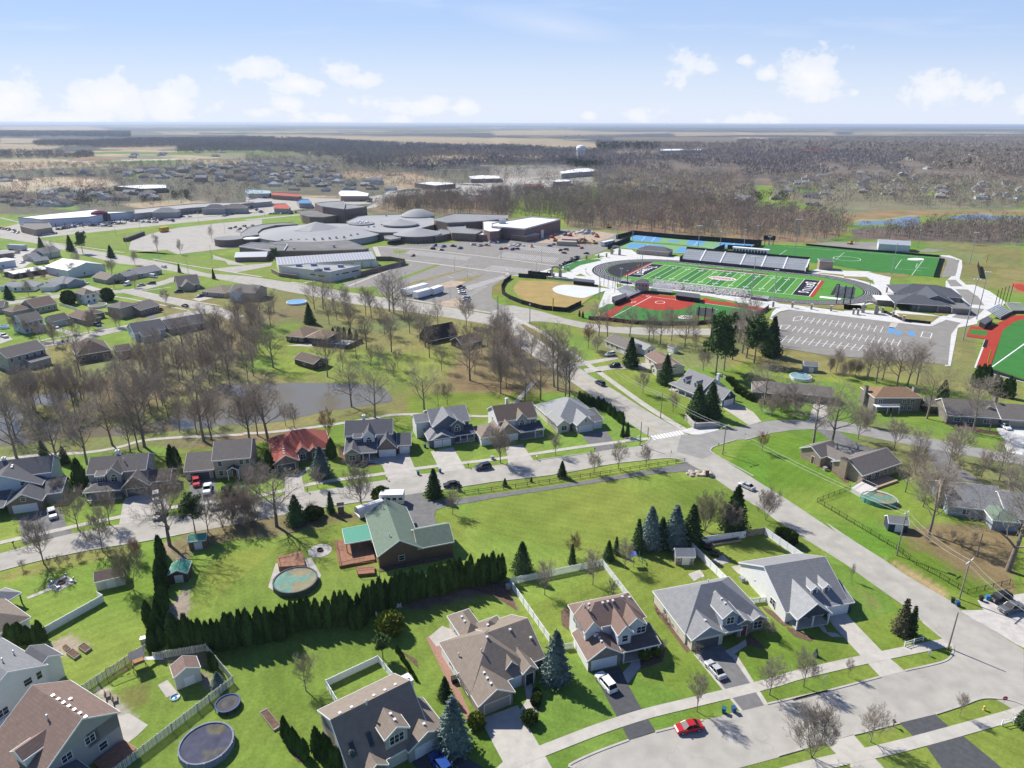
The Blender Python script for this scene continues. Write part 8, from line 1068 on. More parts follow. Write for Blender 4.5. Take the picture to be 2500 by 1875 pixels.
for a_ in[('C',(975,1415),(1130,1385),'sedan','red','red sedan parked at the kerb of the bottom street'),('C',(445,1040),(545,1160),'suv','white','white car parked on the dark asphalt driveway'),('C',(1180,955),(1285,1070),'sedan','silver','silver sedan parked on the concrete-edged driveway'),('B',(995,1590),(1090,1720),'suv','blue','blue car parked at the bottom edge beside the tall spruce'),('K',(887,1502),(945,1532),'suv','navy','dark car driving on the main road'),('F',(1948,855),(2055,832),'suv','navy','dark car parked beside the middle street'),('E',(1663,1010),(1655,940),'suv','red','red car in front of the tan house garage'),('E',(1745,1080),(1760,985),'pickup','white','white pickup with an orange light bar beside the red car'),('E',(1325,1130),(1320,1070),'suv','silver','silver car on the wide driveway of the porch house'),('E',(455,1270),(440,1220),'suv','silver','silver car on the driveway of the brick garage house'),('E',(1340,1260),(1365,1235),'sedan','grey','grey car half hidden behind the overhanging oak'),('E',(1810,1185),(1880,1165),'sedan','white','white car seen through the brush on the middle street'),('K',(960,1280),(1040,1265),'suv','white','white car in front of the grey ranch house'),('K',(1000,1372),(1075,1365),'suv','black','black car on the lower driveway across the road'),('H',(2090,475),(2035,440),'sedan','white','white car at the long ranch house'),('D',(1910,720),(2080,680),'suv','black','black car parked in the gravel lot'),('D',(1990,820),(2200,770),'pickup','grey','dark green-grey pickup in the gravel lot'),('H',(20,895),(125,945),'sedan','silver','pale silver car driving down the main road'),('V',(1500,650),(1410,630),'sedan','white','white car on the columned house driveway'),('V',(1700,1365),(1580,1345),'suv','navy','dark car in front of the white garage door'),('V',(990,1405),(870,1375),'sedan','white','white car on the driveway beside the white two-storey house'),('V',(140,1565),(0,1520),'pickup','white','white pickup at the left edge driveway'),('V',(2090,695),(2212,640),'van','white','white van parked beside the street'),('V',(2080,640),(1970,625),'pickup','black','black pickup beside the white van'),('V',(320,310),(440,280),'sedan','white','white car by the dirt yard'),('V',(140,185),(250,165),'sedan','white','white car behind the commercial building'),('V',(220,140),(340,125),'suv','silver','silver vehicle beside the tanker truck'),('I',(1360,180),(1408,190),'suv','white','white car on the main road at the left'),('I',(1535,508),(1590,520),'sedan','navy','dark car parked on the far street'),('I',(1155,345),(1228,335),'sedan','silver','silver car parked right of the white van'),('I',(1250,325),(1312,322),'suv','grey','dark car behind the silver car on the far street'),('I',(1475,398),(1540,392),'suv','navy','dark car at the steep-roofed corner house'),('I',(1655,440),(1715,425),'sedan','grey','grey car in front of the two white garage doors'),('I',(1325,552),(1355,545),'sedan','red','red car at the split-level house'),('I',(1345,275),(1250,262),'van','white','white camper beside the grey-roofed house')]:car(*a_)
c_=car('F',(1668,1000),(1805,985),'sedan',M('car_cover',(.06,.06,.07),.15,1.5,.9),'car under a dark grey cover on the street');c_.name='covered_car'
rr=random.Random(11);KN=['sedan','suv','sedan','suv','pickup'];CN=['white','silver','black','navy','grey','white','black','blue','maroon','silver','tan']
for lst,gp,lab in[('N 1595,1110 1670,1118 1750,1115 1810,1132 1575,1137 1650,1148 1410,1195 1920,1103 1980,1110 2035,1107 2060,1082 2115,1087 O 80,1138 120,1135 175,1143 215,1137 490,1112 525,1100 580,1150 625,1144 610,1172 670,1219 720,1207 800,1177 760,1130 140,1058 30,1086','cars in the school car park','car parked in the school car park in front of the brick building'),('J 1815,702 1815,720 1822,738 1825,755 1860,795 1860,813','cars parked side by side at the ring lot','car in the short row beside the white office trailers'),('M 1940,965 1980,955 2020,970 2060,945 2090,960 2130,940 2010,990','cars at the school bus loop','car parked at the back of the bus loop')]:
 t_=None
 for w_ in lst.split():
  if ',' not in w_:t_=w_;continue
  X_,Y_=map(float,w_.split(','));x,y=g(t_,X_,Y_);c_=rr.choice(CN)if(X_,Y_)not in((120,1135),(760,1130))else 'red';car_at(x,y,R(rr.choice((-26,-30,60))),rr.choice(KN),c_,c_+' '+lab,gp,False)
nC=0
for A_,B_,n_ in[(('M',480,975),('M',720,935),16),(('M',520,955),('M',700,930),12),(('M',670,935),('M',940,945),14),(('M',890,920),('M',1050,925),9),(('M',1040,895),('M',1330,915),14),(('M',1190,880),('M',1470,900),12),(('M',1330,862),('M',1630,865),7),(('M',0,965),('M',170,1000),8),(('M',270,1020),('M',480,1005),7),(('M',1640,840),('M',2120,800),16),(('M',1880,860),('M',1960,845),4),(('N',30,690),('N',330,715),10),(('N',80,800),('N',140,830),3),(('N',180,845),('N',440,830),6),(('N',900,720),('N',1050,740),10),(('N',1790,590),('N',1990,600),14),(('N',1950,650),('N',2150,660),14),(('O',0,660),('O',80,650),6),(('N',1180,515),('N',1320,510),8)]:
 n_=int(n_*1.35)
 for k in range(n_):
  t_=(k+rr.uniform(.1,.9))/n_;X_=A_[1]+(B_[1]-A_[1])*t_;Y_=A_[2]+(B_[2]-A_[2])*t_;x,y=g(A_[0],X_,Y_);c_=rr.choice(CN);car_at(x,y+rr.uniform(-3,3),R(rr.choice((10,100))),rr.choice(KN),c_,c_+' car parked in the distant shopping car parks','cars in the distant shopping car parks',False)
def boxy(name,label,cat,t,A,B,w_,z0,z1,m,wheels=True,group=None,extra=None):
 a=g(t,*A);b_=g(t,*B);L_=math.hypot(b_[0]-a[0],b_[1]-a[1]);o=thing(name,label,cat,*a,math.atan2(b_[1]-a[1],b_[0]-a[0]),group);b=MB();b.box(0,0,z0,L_,w_,z1);b.box(.1,.1,z1+.003,L_-.1,w_-.1,z1+.12);b.build('body',m,o)
 if wheels:
  for x in(1.2,L_-1.4):b=MB();b.tube((x,-.02,.45),(x,w_+.02,.45),.45,n=10);b.quadf(*[(x+.45*math.cos(k*.628),-.03,.45+.45*math.sin(k*.628))for k in range(10)]);b.build('wheel',TYRE,o)
 if extra:extra(o,L_,w_)
 return o
def win_band(z,h_,n_):return lambda o,L_,w_:[(lambda b:(b.box(L_*(k+.2)/n_,-.03,z,L_*(k+.8)/n_,-.003,z+h_),b.build('window',GLASS,o)))(MB())for k in range(n_)]
for k,(A_,B_,lab,L0)in enumerate([((1355,775),(1545,722),'long white trailer nearest the road bend',3),((1452,800),(1580,765),'front white office trailer with roof vents',3),((1590,770),(1672,740),'short white trailer behind the office trailer',3)]):boxy('white_trailer',lab,'trailer','J',A_,B_,4,.7,4.0,TRIM)
boxy('white_trailer','white trailer beside the tennis court screen','trailer','K',(950,355),(1040,335),3.5,.7,3.6,TRIM,extra=win_band(1.8,.8,3));boxy('storage_container','tan storage container on the building site','container','O',(548,1105),(712,1112),6,.1,3.4,M('container_tan',(.42,.38,.30),.08),False);boxy('storage_container','pink-topped container on the building site','container','O',(592,1085),(715,1090),4,.1,3.6,M('container_pink',(.5,.32,.33),.08),False);boxy('school_bus','yellow and white school bus standing on the bus loop','bus','M',(1368,995),(1430,985),3.5,.6,4.2,M('bus_yellow',(.70,.42,.05),.05),extra=win_band(2.4,.9,8));boxy('tanker_truck','silver tanker truck at the far left','truck','V',(130,70),(410,85),3.2,.8,4.0,M('tank_steel',(.5,.5,.52),.1,1,.3));boxy('stone_sign','long dark bleacher-like rack with boulders beside the bus loop','rack','M',(1075,1072),(1225,1015),3,.2,3,M('rack_dark',(.10,.085,.075),.3,1),False)
boxy('motor_home','white motor home parked behind the green-roofed house','motor home','F',(1130,1165),(1335,1160),3.0,.6,3.2,TRIM,extra=win_band(1.8,.7,4));o=thing('travel_trailer','white rounded trailer with awning ribs left of the green roof','trailer',*g('F',1050,1215),R(35));b=MB()
for k in range(8):t1,t2=math.pi*k/8,math.pi*(k+1)/8;b.quadf(*[(x,1.7*math.cos(t),.6+2.2*math.sin(t))for x,t in((-3.5,t1),(-3.5,t2),(3.5,t2),(3.5,t1))])
b.box(-3.5,-1.7,.3,3.5,1.7,.6);b.build('body',TRIM,o);b=MB();[b.tube((x,-1.5,.8),(x,0,2.86),.05,n=4)for x in(-3,-1.5,0,1.5,3)];b.build('rib',GALV,o)
OR_=M('machine_orange',(.5,.09,.03),.1,1,.5);YL_=M('machine_yellow',(.55,.36,.06),.1,1,.5)
def digger(label,t,X_,Y_,m,a=20,sc=1.0):
 o=thing('construction_machine',label,'digger',*g(t,X_,Y_),R(a));o.scale=(sc,)*3;b=MB();[b.box(-1.8,s_*1.1-.3,0,1.8,s_*1.1+.3,.9)for s_ in(-1,1)];b.build('track',TYRE,o);b=MB();b.box(-1.6,-1.2,.95,1.4,1.2,2.0);b.build('body',m,o);b=MB();b.box(.2,-1.1,2.003,1.4,0,3.0);b.build('cab',GLASS,o);b=MB();b.tube((1.3,.5,1.6),(3.6,.5,4.2),.28,.22,5);b.tube((3.6,.5,4.2),(5.6,.5,2.2),.22,.16,5);b.box(5.1,-.1,1.2,6.1,1.1,2.2);b.build('boom',m,o)
for a_ in[('red digger left of the dirt pile','O',510,1040,OR_),('low red machine near the fieldhouse wall','O',540,1070,OR_,160),('tan loader beside the dirt pile','O',875,1090,YL_,200),('tan digger on the dirt pile','O',770,1075,YL_,60),('orange machine near the white lift','O',660,1025,OR_),('red machine right of the dirt pile','O',890,1035,OR_,120),('orange machine at the woods edge','O',990,955,YL_,150),('small red lift in the car park','O',340,1120,OR_,90,.7),('blue and white lift by the fieldhouse','O',620,1020,M('machine_blue',(.15,.25,.4),.1)),('yellow loader beyond the soccer field','Q',870,1000,YL_),('red digger on the pale soil at the far left','M',165,655,OR_)]:digger(*a_)
for lab,t_,X_,Y_,r_,h_,m_ in[('brown dirt pile with timber in front of the woods','O',760,1085,9,4,M('dirt_pile',(.30,.2,.12),.3,.4,.95)),('grey gravel pile behind the machines','O',790,1005,11,4.5,GRAV),('grey gravel pile beside the fieldhouse','O',215,1110,9,2.5,GRAV),('long brown soil mound in the far field','M',800,385,70,9,M('dirt_pile',(.3,.2,.12)))]:
 o=thing('dirt_pile' if 'dirt' in lab or 'soil' in lab else 'gravel_pile',lab,'pile',*g(t_,X_,Y_));rnd=random.Random(4);b=MB();pr=[(r_*(1-k/7),h_*math.sin(k/7*1.4))for k in range(7)];b.lathe(pr+[(.05,h_)],18,sy=.55);b.v=[(x+rnd.uniform(-.5,.5),y+rnd.uniform(-.5,.5),max(0,z+(rnd.uniform(-.4,.4)if z>0 else 0)))for x,y,z in b.v];b.build('heap',m_,o)
# ================================================================ fences
VIN=M('vinyl_white',(.84,.85,.86),.03,1,.5);PICK=lines_mat('picket_white',(.66,.65,.60),(.34,.36,.25),0,.35,.2,.05,.7);WOODR=M('rail_wood',(.12,.09,.07),.2,2,.9);BLK=M('fence_black',(.03,.03,.028),.1,2,.6)
def fence(name,label,s_,h_,style,zt=0,post=2.4,m=VIN,group=None):
 P_=poly(s_,zt);o=thing(name,label,'fence',*P_[0],0,group);Pr=[Vector(p)for p in rel(P_,o)];pn=MB();pt=[]
 for i in range(len(Pr)-1):
  p,q=Pr[i],Pr[i+1];L_=(q-p).length;d=(q-p)/L_;n_=Vector((-d.y,d.x));k=max(1,round(L_/post))
  def bar(a,c,z0,z1,w_):pn.prism([tuple(a+n_*w_),tuple(c+n_*w_),tuple(c-n_*w_),tuple(a-n_*w_)],z0,z1)
  if style=='panel':bar(p,q,.1,h_,.03);bar(p,q,h_-.12,h_+.003,.05);bar(p,q,.05,.18,.05)
  elif style=='picket':
   bar(p,q,.3,.4,.03);bar(p,q,h_-.35,h_-.25,.03);nb_=int(L_/.26)
   for j in range(nb_):a=p+d*(j*.26);bar(a,a+d*.15,.05,h_,.045)
  elif style=='rail':
   for z in((.5,1.0)if h_<1.3 else(.4,.9,1.4)):bar(p,q,z-.05,z+.05,.03)
  elif style=='iron':
   bar(p,q,h_-.12,h_-.07,.02);bar(p,q,.15,.2,.02);nb_=int(L_/.45)
   for j in range(nb_):a=p+d*(j*.45);bar(a,a+d*.035,.05,h_,.015)
  pt+=[p.lerp(q,j/k)for j in range(k+(i==len(Pr)-2))]
 pn.build({'panel':'panel','picket':'pickets','rail':'rail','iron':'railing'}[style],m,o)
 for c in pt[:100]:b=MB();w_=.07 if style!='iron' else.04;b.box(c.x-w_,c.y-w_,0,c.x+w_,c.y+w_,h_+.1);b.build('post',m,o)
for a_ in[('vinyl_fence','white picket-topped fence round the garden behind the brown two-storey house','B 1505,378 2130,250 C 480,258 650,475',1.7,'picket',1.7,2.4),('vinyl_fence','white fence running down beside the arched entry house','B 1505,378 1775,762',1.7,'panel',1.7),('vinyl_fence','white fence of the dog run behind the skylight house','B 340,1195 262,1065 615,900 712,1015',1.5,'panel',1.5),('vinyl_fence','tall white fence round the garden with dark raised tubs','C 1330,385 1052,112 1440,58',1.9,'panel',1.9),('vinyl_fence','white fence along the main road behind the dormered house','C 1575,38 1825,208',1.9,'panel',1.9),('wooden_fence','short grey wooden fence at the garden corner by the road','C 1440,58 1570,35',1.8,'panel',1.8,2.4,M('wood_grey',(.3,.26,.21),.2)),('vinyl_fence','short white picket gate between the grey and the dormered house','C 1475,515 1595,500',1.3,'picket',1.3),('vinyl_fence','short white picket gate beside the spruce','C 215,820 275,812',1.4,'picket',1.4),('picket_fence','long greenish-white picket fence at the bottom left','A 760,1660 1568,1040 1385,820 1030,882',1.7,'picket',1.7,2.4,PICK),('picket_fence','picket fence behind the wooden playset','A 550,1100 1010,800',1.7,'picket',1.7,2.4,PICK),('vinyl_fence','white solid fence from the brown shed to the left edge','A 270,722 690,490 655,470',1.7,'panel',1.7),('curved_fence','low curved white fence beside the yellow-green shrub','B 680,740 600,600 640,560 770,548',1.0,'picket',1.0,2),('iron_fence','black iron fence along the main road lawn','H 870,935 615,1030 1225,1395 D 1240,385 1450,500 1700,650 2080,560',1.3,'iron',0,2.4,BLK),('split_rail_fence','brown split-rail fence along the long asphalt drive','F 1535,1090 1850,1058 G 0,1030 400,975 1000,885 1250,845 1630,785',1.1,'rail',0,3,WOODR),('horse_fence','short white rail fence at the right street corner','D 1135,1118 1300,1068',1.1,'rail',0,2),('horse_fence','short white rail fence at the crosswalk corner','G 1125,612 1245,592',1.1,'rail',0,2),('horse_fence','short white rail fence at the lower right','W 2010,632 2120,608',1.1,'rail',0,2),('horse_fence','slanted white rail fence beside the star house drive','H 200,330 255,355',1.1,'rail',0,2),('white_fence','white fence behind the single-storey brown hip house','V 930,1215 1090,1190',1.5,'panel',0,3),('white_fence','white curved fence in front of the brown hip house','V 990,1310 1130,1340 1260,1290',1.4,'panel',0,3),('white_fence','white fence behind the two-storey white house','V 1000,1000 1300,1090',1.4,'panel',0,3),('wooden_fence','weathered wooden fence round the garden by the split-level house','V 1780,1160 1950,1200 2180,1130',1.6,'panel',0,3,M('wood_grey',(.3,.26,.21))),('wooden_fence','brown wooden fence beside the rectangular pool','J 560,1190 790,1210 860,1215 985,1160',1.8,'panel',0,2.5,W_DKB),('pool_fence','white fence behind the star house','G 1895,35 1980,95',1.2,'rail',0,2)]:fence(*a_)
# ================================================================ poles and wires
WP=M('pole_wood',(.30,.25,.20),.15,2,.9);WIRE=M('wire',(.55,.55,.53),.1,2,.5)
def upole(label,s_,h_,arm=0,lamp=False,ang=35,tf=False):
 w_=s_.split();X_,Y_=map(float,w_[1].split(','));x,y=g(w_[0],X_,Y_);o=thing('utility_pole',label,'utility pole',x,y,R(ang));b=MB();b.tube((0,0,0),(0,0,h_),.17,.11,8);b.build('pole',WP,o)
 if arm:b=MB();b.box(-arm/2,-.07,h_-.45,arm/2,.07,h_-.3);[b.lathe([(.06,h_-.3),(.08,h_-.05)],6,(k*arm/2.2,0))for k in(-1,0,1)];b.build('crossarm',TRIM if arm>2 else WP,o)
 if lamp:b=MB();b.tube((0,0,h_-1),(-1.8,0,h_-.6),.05,n=5);b.box(-2.4,-.15,h_-.7,-1.7,.15,h_-.52);b.build('street_light',GALV,o)
 if tf:b=MB();b.lathe([(.3,h_-2.2),(.3,h_-1.2),(.05,h_-1.1)],10,(.45,0));b.build('transformer',GALV,o)
 return Vector((x,y,h_))
p1=upole('utility pole with a lamp beside the east sidewalk','G 1425,415',9,0,True);p2=upole('utility pole at the side street corner','G 1950,725',9.7,2.4,True);p3=upole('utility pole with a transformer beside the grey shed','D 1065,297',11.5,2.2,tf=True);p4=upole('utility pole with a white crossarm near the gravel lot','D 1630,690',9.6,3.2);upole('plain wooden pole at the right street corner','D 1530,1133',8.2);upole('thin pole left of the corner crossing','G 1252,650',8);upole('short sign pole at the crosswalk corner','G 1318,572',3.2);upole('thin pole in the lawn behind the crossarm pole','D 1785,305',6);upole('tall pole beside the main road bend','J 2130,945',11);upole('second tall pole beside the main road bend','J 2122,940',10.5);upole('wooden pole by the far tan house','I 965,358',9);upole('thin pole beside the hidden house','H 1945,480',2.5)
p5=p4+(p4-p3)*1.0;p0=p1+(p1-p2)*.9
for k,off in enumerate((-1.1,-.3,.5,1.2)):
 o=thing('power_line',('top','upper','lower','bottom')[k]+' strand of the overhead wires across the right side','cable',p1.x,p1.y);b=MB();Q_=[p0,p1,p2,p3,p4,p5]
 for i in range(5):
  a,c=Q_[i],Q_[i+1];d=(c-a).to_2d().normalized();n_=Vector((-d.y,d.x,0))*off;z_=-.3-.5*(k%2);pr=None
  for j in range(9):t=j/8;q=a.lerp(c,t)+n_+Vector((0,0,z_-4*t*(1-t)*1.0));q-=Vector((p1.x,p1.y,0));(b.tube(pr,q,.018,n=3,cap=False)if pr else None);pr=q
 b.build('strand',WIRE,o)
# ================================================================ pools, sheds, yard things
PWAT=M('pool_cover_green',(.13,.28,.22),.25,.5,.6,.2,alt=((.22,.19,.11),.35,.45));PBLU=M('pool_blue',(.08,.25,.42),.1,.5,.15,.5);PDK=M('pool_cover_dark',(.04,.045,.085),.3,.8,.6,.15,alt=((.10,.09,.04),.35,.56));TMAT=M('trampoline_mat',(.035,.035,.04),.1,1,.6);BLUEP=M('pad_blue',(.05,.10,.38),.1,1,.6)
def pool(label,t,x0,x1,Y_,h_,mw,mt,mr,name='swimming_pool',cat='pool',sy=1.0,a=0):
 p,q=g(t,x0,Y_,h_),g(t,x1,Y_,h_);r_=abs(q[0]-p[0])/2;o=thing(name,label,cat,(p[0]+q[0])/2,(p[1]+q[1])/2,R(a));b=MB();b.lathe([(r_,0 if name!='trampoline' else h_-.15),(r_,h_),(r_*.94,h_),(r_*.94,h_-.2)],36,sy=sy);b.build('rim' if name!='trampoline' else 'pad',mr,o);b=MB();b.lathe([(r_*.945,h_-.16),(r_*.5,h_-.2),(.02,h_-.13)],36,sy=sy);b.build('cover' if name!='trampoline' else 'mat',mt,o)
 for k in range(10):t_=k*.6283;b=MB();b.tube((r_*1.01*math.cos(t_),r_*1.01*sy*math.sin(t_),0),(r_*1.01*math.cos(t_),r_*1.01*sy*math.sin(t_),h_+.04),.05,n=5);b.build('upright',mw,o)
 return o
pool('round above-ground pool under a green cover beside the hedge','A',1845,2140,385,1.25,M('pool_wall',(.10,.11,.12),.1),PWAT,M('pool_wall',(.1,.11,.12)));pool('large round pool with a dark blue cover at the bottom left','A',1215,1568,1485,1.3,GALV,PDK,M('pool_rim_grey',(.22,.24,.32),.2));pool('blue-edged trampoline beside the dark blue pool','A',1455,1618,1218,.9,BLK,TMAT,BLUEP,'trampoline','trampoline');pool('oval above-ground pool with a green cover on the right lawn','H',970,1215,992,1.3,BLK,PWAT,M('pool_rim_green',(.12,.3,.22),.1),sy=.75,a=-20);pool('white-rimmed round pool beside the white two-storey house','V',1500,1785,990,1.2,TRIM,M('pool_water_brown',(.15,.14,.10),.2),TRIM);pool('round blue pool at the left edge','V',0,135,1350,1.2,TRIM,PBLU,TRIM);pool('bright blue covered pool behind the park trees','J',345,510,815,1.0,TRIM,M('pool_cover_blue',(.15,.35,.7),.2),TRIM);pool('round pool with pale water beside the blue-grey shed','H',410,570,55,1.2,TRIM,M('pool_water',(.2,.32,.36),.2),TRIM);pool('tiny blue and white paddling pool beside the white shed','A',1150,1210,1178,.25,TRIM,PBLU,TRIM,'paddling_pool','paddling pool')
sheet('mulch_bed',[(lambda c,t:(c[0]+4.6*math.cos(t),c[1]+4.6*math.sin(t)))(g('H',1095,1000),k*.35)for k in range(18)],.05,CONC3);sheet('pool_water',poly('J 640,1140 700,1135 870,1165 840,1190 660,1165'),.08,PBLU)
def deck(label,s_,h_,m=WOODM,rail=True):
 P_=poly(s_,h_);o=thing('deck',label,'deck',*P_[0]);Pr=rel(P_,o);b=MB();b.prism(Pr,0,h_);b.build('floor',m,o)
 if rail:b=MB();[b.tube((*Pr[i],h_+.9),(*Pr[(i+1)%len(Pr)],h_+.9),.05,n=4)for i in range(len(Pr)-1)];[b.tube((*p,h_),(*p,h_+.95),.05,n=4)for p in Pr];b.build('railing',m,o)
deck('red-brown pool deck with a small green canopy','A 1880,300 1870,235 2030,195 2060,290',1.2);deck('white-railed deck beside the oval pool','H 880,920 960,870 1080,925 975,975',1.2,M('deck_pale',(.6,.56,.52),.1));deck('wooden ramp deck at the green-roofed house','B 465,300 590,290 595,340 480,350',.7)
def shed(label,t,X_,Y_,a,L_,W_,h_,rise,roof,wall,name='shed',kind='gx',door=True,dm=None):
 h=House(label,(t,X_,Y_,0),a,wall,roof,name,'shed' if name=='shed' else name.replace('_',' '));B_=h.blk(0,0,L_,W_,h_,rise,kind,ov=.15);(h.opening(B_,'S',L_/2,1.5,.05,1.8,'door',dm or TRIM)if door else None);return h
WLAP=siding('shed_white',(.62,.60,.55));shed('brown-roofed garden shed beside the white fence on the left','A',650,470,25,5.6,4.2,2.3,1.3,S_BROWN,WLAP,kind='gx').done();h=shed('white shed with a brown roof inside the picket fence','A',1190,1142,35,4.4,3.4,2.9,1.2,S_BROWN,WLAP,kind='gy');h.done();shed('shed with a pale green roof at the end of the cross row','A',1140,420,12,4,4.4,2.3,1.0,PG,W_DKB,kind='gy').done();shed('small green-roofed shed beside the overhanging oak','A',1275,195,14,4,3.2,2.4,.9,PG,B_RED).done()
h=shed('two-tone garden shed with white doors between the garden fences','C',962,292,0,4.4,3,2.2,1.4,S_LG,B_GREY);h.win(dict(x0=.15,y0=.15,x1=4.2,y1=3,ze=2.2,base=0),'S',.6,.6,1.2,.5,0);h.win(dict(x0=.15,y0=.15,x1=4.2,y1=3,ze=2.2,base=0),'S',3.5,.6,1.2,.5,0);h.done();shed('dark grey shed beside the utility pole','H',1155,1255,-12,4.6,3.6,2.3,1.2,S_GREY,W_NAVY).done();shed('blue-grey shed beside the round pool across the road','L',510,1290,-10,5.4,4,2.6,1.3,S_GREY,W_STEEL).done();shed('small white shed behind the grey ranch house','K',1480,1235,-60,4,3,2.4,1,S_DKB,W_WHITE).done();shed('small brick pump house in the flower bed','F',775,1235,15,1.8,1.6,2.4,.6,W_DKB,B_RED,door=False).done()
h=House('open grey-roofed gazebo beside the tan-roofed house',('A',75,470,2.6),-20,TRIMD,S_GREY,'gazebo','gazebo');h.blk(-2.6,-4.2,2.2,.6,2.6,1.4,'hip',nowall=True);h.posts([(-2.3,-3.9),(1.9,-3.9),(-2.3,.3),(1.9,.3)],2.6,.1,TRIMD);h.done()
BIN=M('bin_blue',(.03,.09,.22),.1,2,.5)
for lab,t_,X_,Y_,m_ in[('teal-blue bin left of its pair at the kerb','C',1290,1285,M('bin_teal',(.02,.13,.2),.1)),('dark blue bin right of its pair at the kerb','C',1357,1280,BIN),('dark bin on the middle street left of the driveway','F',1455,895,BIN),('dark bin on the middle street right of the driveway','F',1640,877,BIN),('black bin beside the crossarm pole','D',1567,722,BLK),('blue bin beside the crossarm pole','D',1610,750,BIN),('black bin in the gravel lot','D',1822,705,BLK),('bright blue bin in the gravel lot','D',1880,698,M('bin_bright',(.04,.22,.5),.1)),('blue bin beside the blue-grey house','F',1512,665,BIN),('blue bin inside the garden corner by the road','C',1612,92,BIN),('black bin pair on the far street','I',530,815,BLK),('second black bin on the far street','I',570,812,BLK)]:
 o=thing('wheelie_bin',lab,'bin',*g(t_,X_,Y_),R(rr.uniform(-30,30)));b=MB();i=0;b.v=[(s_*w_,u*w_,z)for z,w_ in((.08,.26),(1.0,.34))for s_,u in((-1,-1),(1,-1),(1,1),(-1,1))];b.f=[(0,1,5,4),(1,2,6,5),(2,3,7,6),(3,0,4,7),(3,2,1,0),(4,5,6,7)];b.mi=[0]*6;b.build('body',m_,o);b=MB();b.box(-.36,-.38,1.003,.36,.38,1.09);b.build('lid',m_,o)
o=thing('fire_hydrant','yellow fire hydrant on the corner grass at the lower right','hydrant',*g('W',1850,490));b=MB();b.lathe([(.2,0),(.2,.1),(.14,.12),(.14,.6),(.2,.62),(.16,.8),(.03,.88)],10);b.tube((-.28,0,.5),(.28,0,.5),.08);b.build('body',M('hydrant_yellow',(.75,.55,.15),.1),o)
def sign(label,t,X_,Y_,h_,shape,m,txt=None,a=20,tm_=None,sz=.22,name='road_sign'):
 o=thing(name,label,'sign',*g(t,X_,Y_),R(a));b=MB();b.tube((0,0,0),(0,0,h_),.035,n=5);b.build('post',GALV,o);b=MB();r_=.42
 if shape=='oct':P_=[(r_*math.cos(R(22.5+45*k)),r_*math.sin(R(22.5+45*k)))for k in range(8)]
 elif shape=='dia':P_=[(r_,0),(0,r_),(-r_,0),(0,-r_)]
 else:P_=[(-.25,-.35),(.25,-.35),(.25,.35),(-.25,.35)]
 i=len(b.v);b.v=[(x,-.06,z+h_-.3)for x,z in P_]+[(x,-.03,z+h_-.3)for x,z in P_];n_=len(P_);b.f=[tuple(range(n_)),tuple(range(2*n_-1,n_-1,-1))]+[(k,(k+1)%n_+0,(k+1)%n_+n_,k+n_)[::-1]for k in range(n_)];b.mi=[0]*len(b.f);b.build('plate',m,o)
 if txt:text_obj(txt,sz,(0,-.075,h_-.3),(R(90),0,0),tm_ or TRIM,1,1,.005,.01,o)
sign('red stop sign at the lower right corner','W',2010,488,2.8,'oct',M('sign_red',(.5,.02,.03),.05),'STOP',a=-10,sz=.3);sign('white sign post between the street trees','C',1958,1118,2.7,'rect',TRIM);sign('stop sign seen from the side at the middle street','G',1510,758,2.5,'oct',M('sign_red',(.5,.02,.03)),'STOP',a=60,sz=.3);sign('yellow-green crossing sign at the side street','G',1910,690,2.4,'dia',M('sign_lime',(.5,.7,.03),.05),a=30);sign('thin white sign across the side street','G',2135,600,2.4,'rect',TRIM,a=40);sign('white yard sign on the corner verge','D',1352,1200,1.0,'rect',TRIM,a=10)
for lab,t_,X_,Y_ in[('mailbox in front of the white gabled house','F',1188,940),('mailbox beside the blue-grey house drive','F',1877,835),('mailbox in front of the red-roofed house','F',522,1045),('white mailbox at the brown two-storey house drive','G',383,770),('dark mailbox at the corner ranch drive','G',870,703),('mailbox at the left edge verge','E',118,1500),('mailbox on the verge below the tan house','E',1518,1235),('twin wooden mailbox posts at the lower right','W',1035,640)]:
 o=thing('mailbox',lab,'mailbox',*g(t_,X_,Y_),R(100));b=MB();b.box(-.06,-.06,0,.06,.06,1.0);b.build('post',WOODR,o);b=MB();b.box(-.28,-.13,1.003,.28,.13,1.2);b.tube((-.28,0,1.2),(.28,0,1.2),.13,n=8);b.build('box',TRIM if 'white' in lab else BLK,o)
for lab,s_,h_ in[('long wooden raised planter on the lower lawn','A 1750,1280 1800,1252 1900,1372 1848,1404',.35),('upper left raised garden bed beside the left white house','A 525,840 565,808 618,845 575,878',.45),('lower raised garden bed beside the left white house','A 445,880 490,848 545,888 500,920',.45),('small raised bed beside the left white house','A 418,840 445,820 475,845 445,865',.4),('long raised bed along the white garden fence','C 1205,130 1380,100 1410,115 1220,150',.5)]:
 P_=poly(s_,h_);o=thing('raised_bed',lab,'raised bed',*P_[0]);Pr=rel(P_,o);cx=sum(p[0]for p in Pr)/4;cy=sum(p[1]for p in Pr)/4;b=MB()
 for i in range(4):p,q=Pr[i],Pr[(i+1)%4];b.prism([p,q,(cx+(q[0]-cx)*.9,cy+(q[1]-cy)*.9),(cx+(p[0]-cx)*.9,cy+(p[1]-cy)*.9)],0,h_)
 b.build('frame',M('bed_wood',(.34,.30,.25),.15,2),o);b=MB();b.prism([(cx+(x-cx)*.89,cy+(y-cy)*.89)for x,y in Pr],.02,h_-.08);b.build('soil',MUL,o)
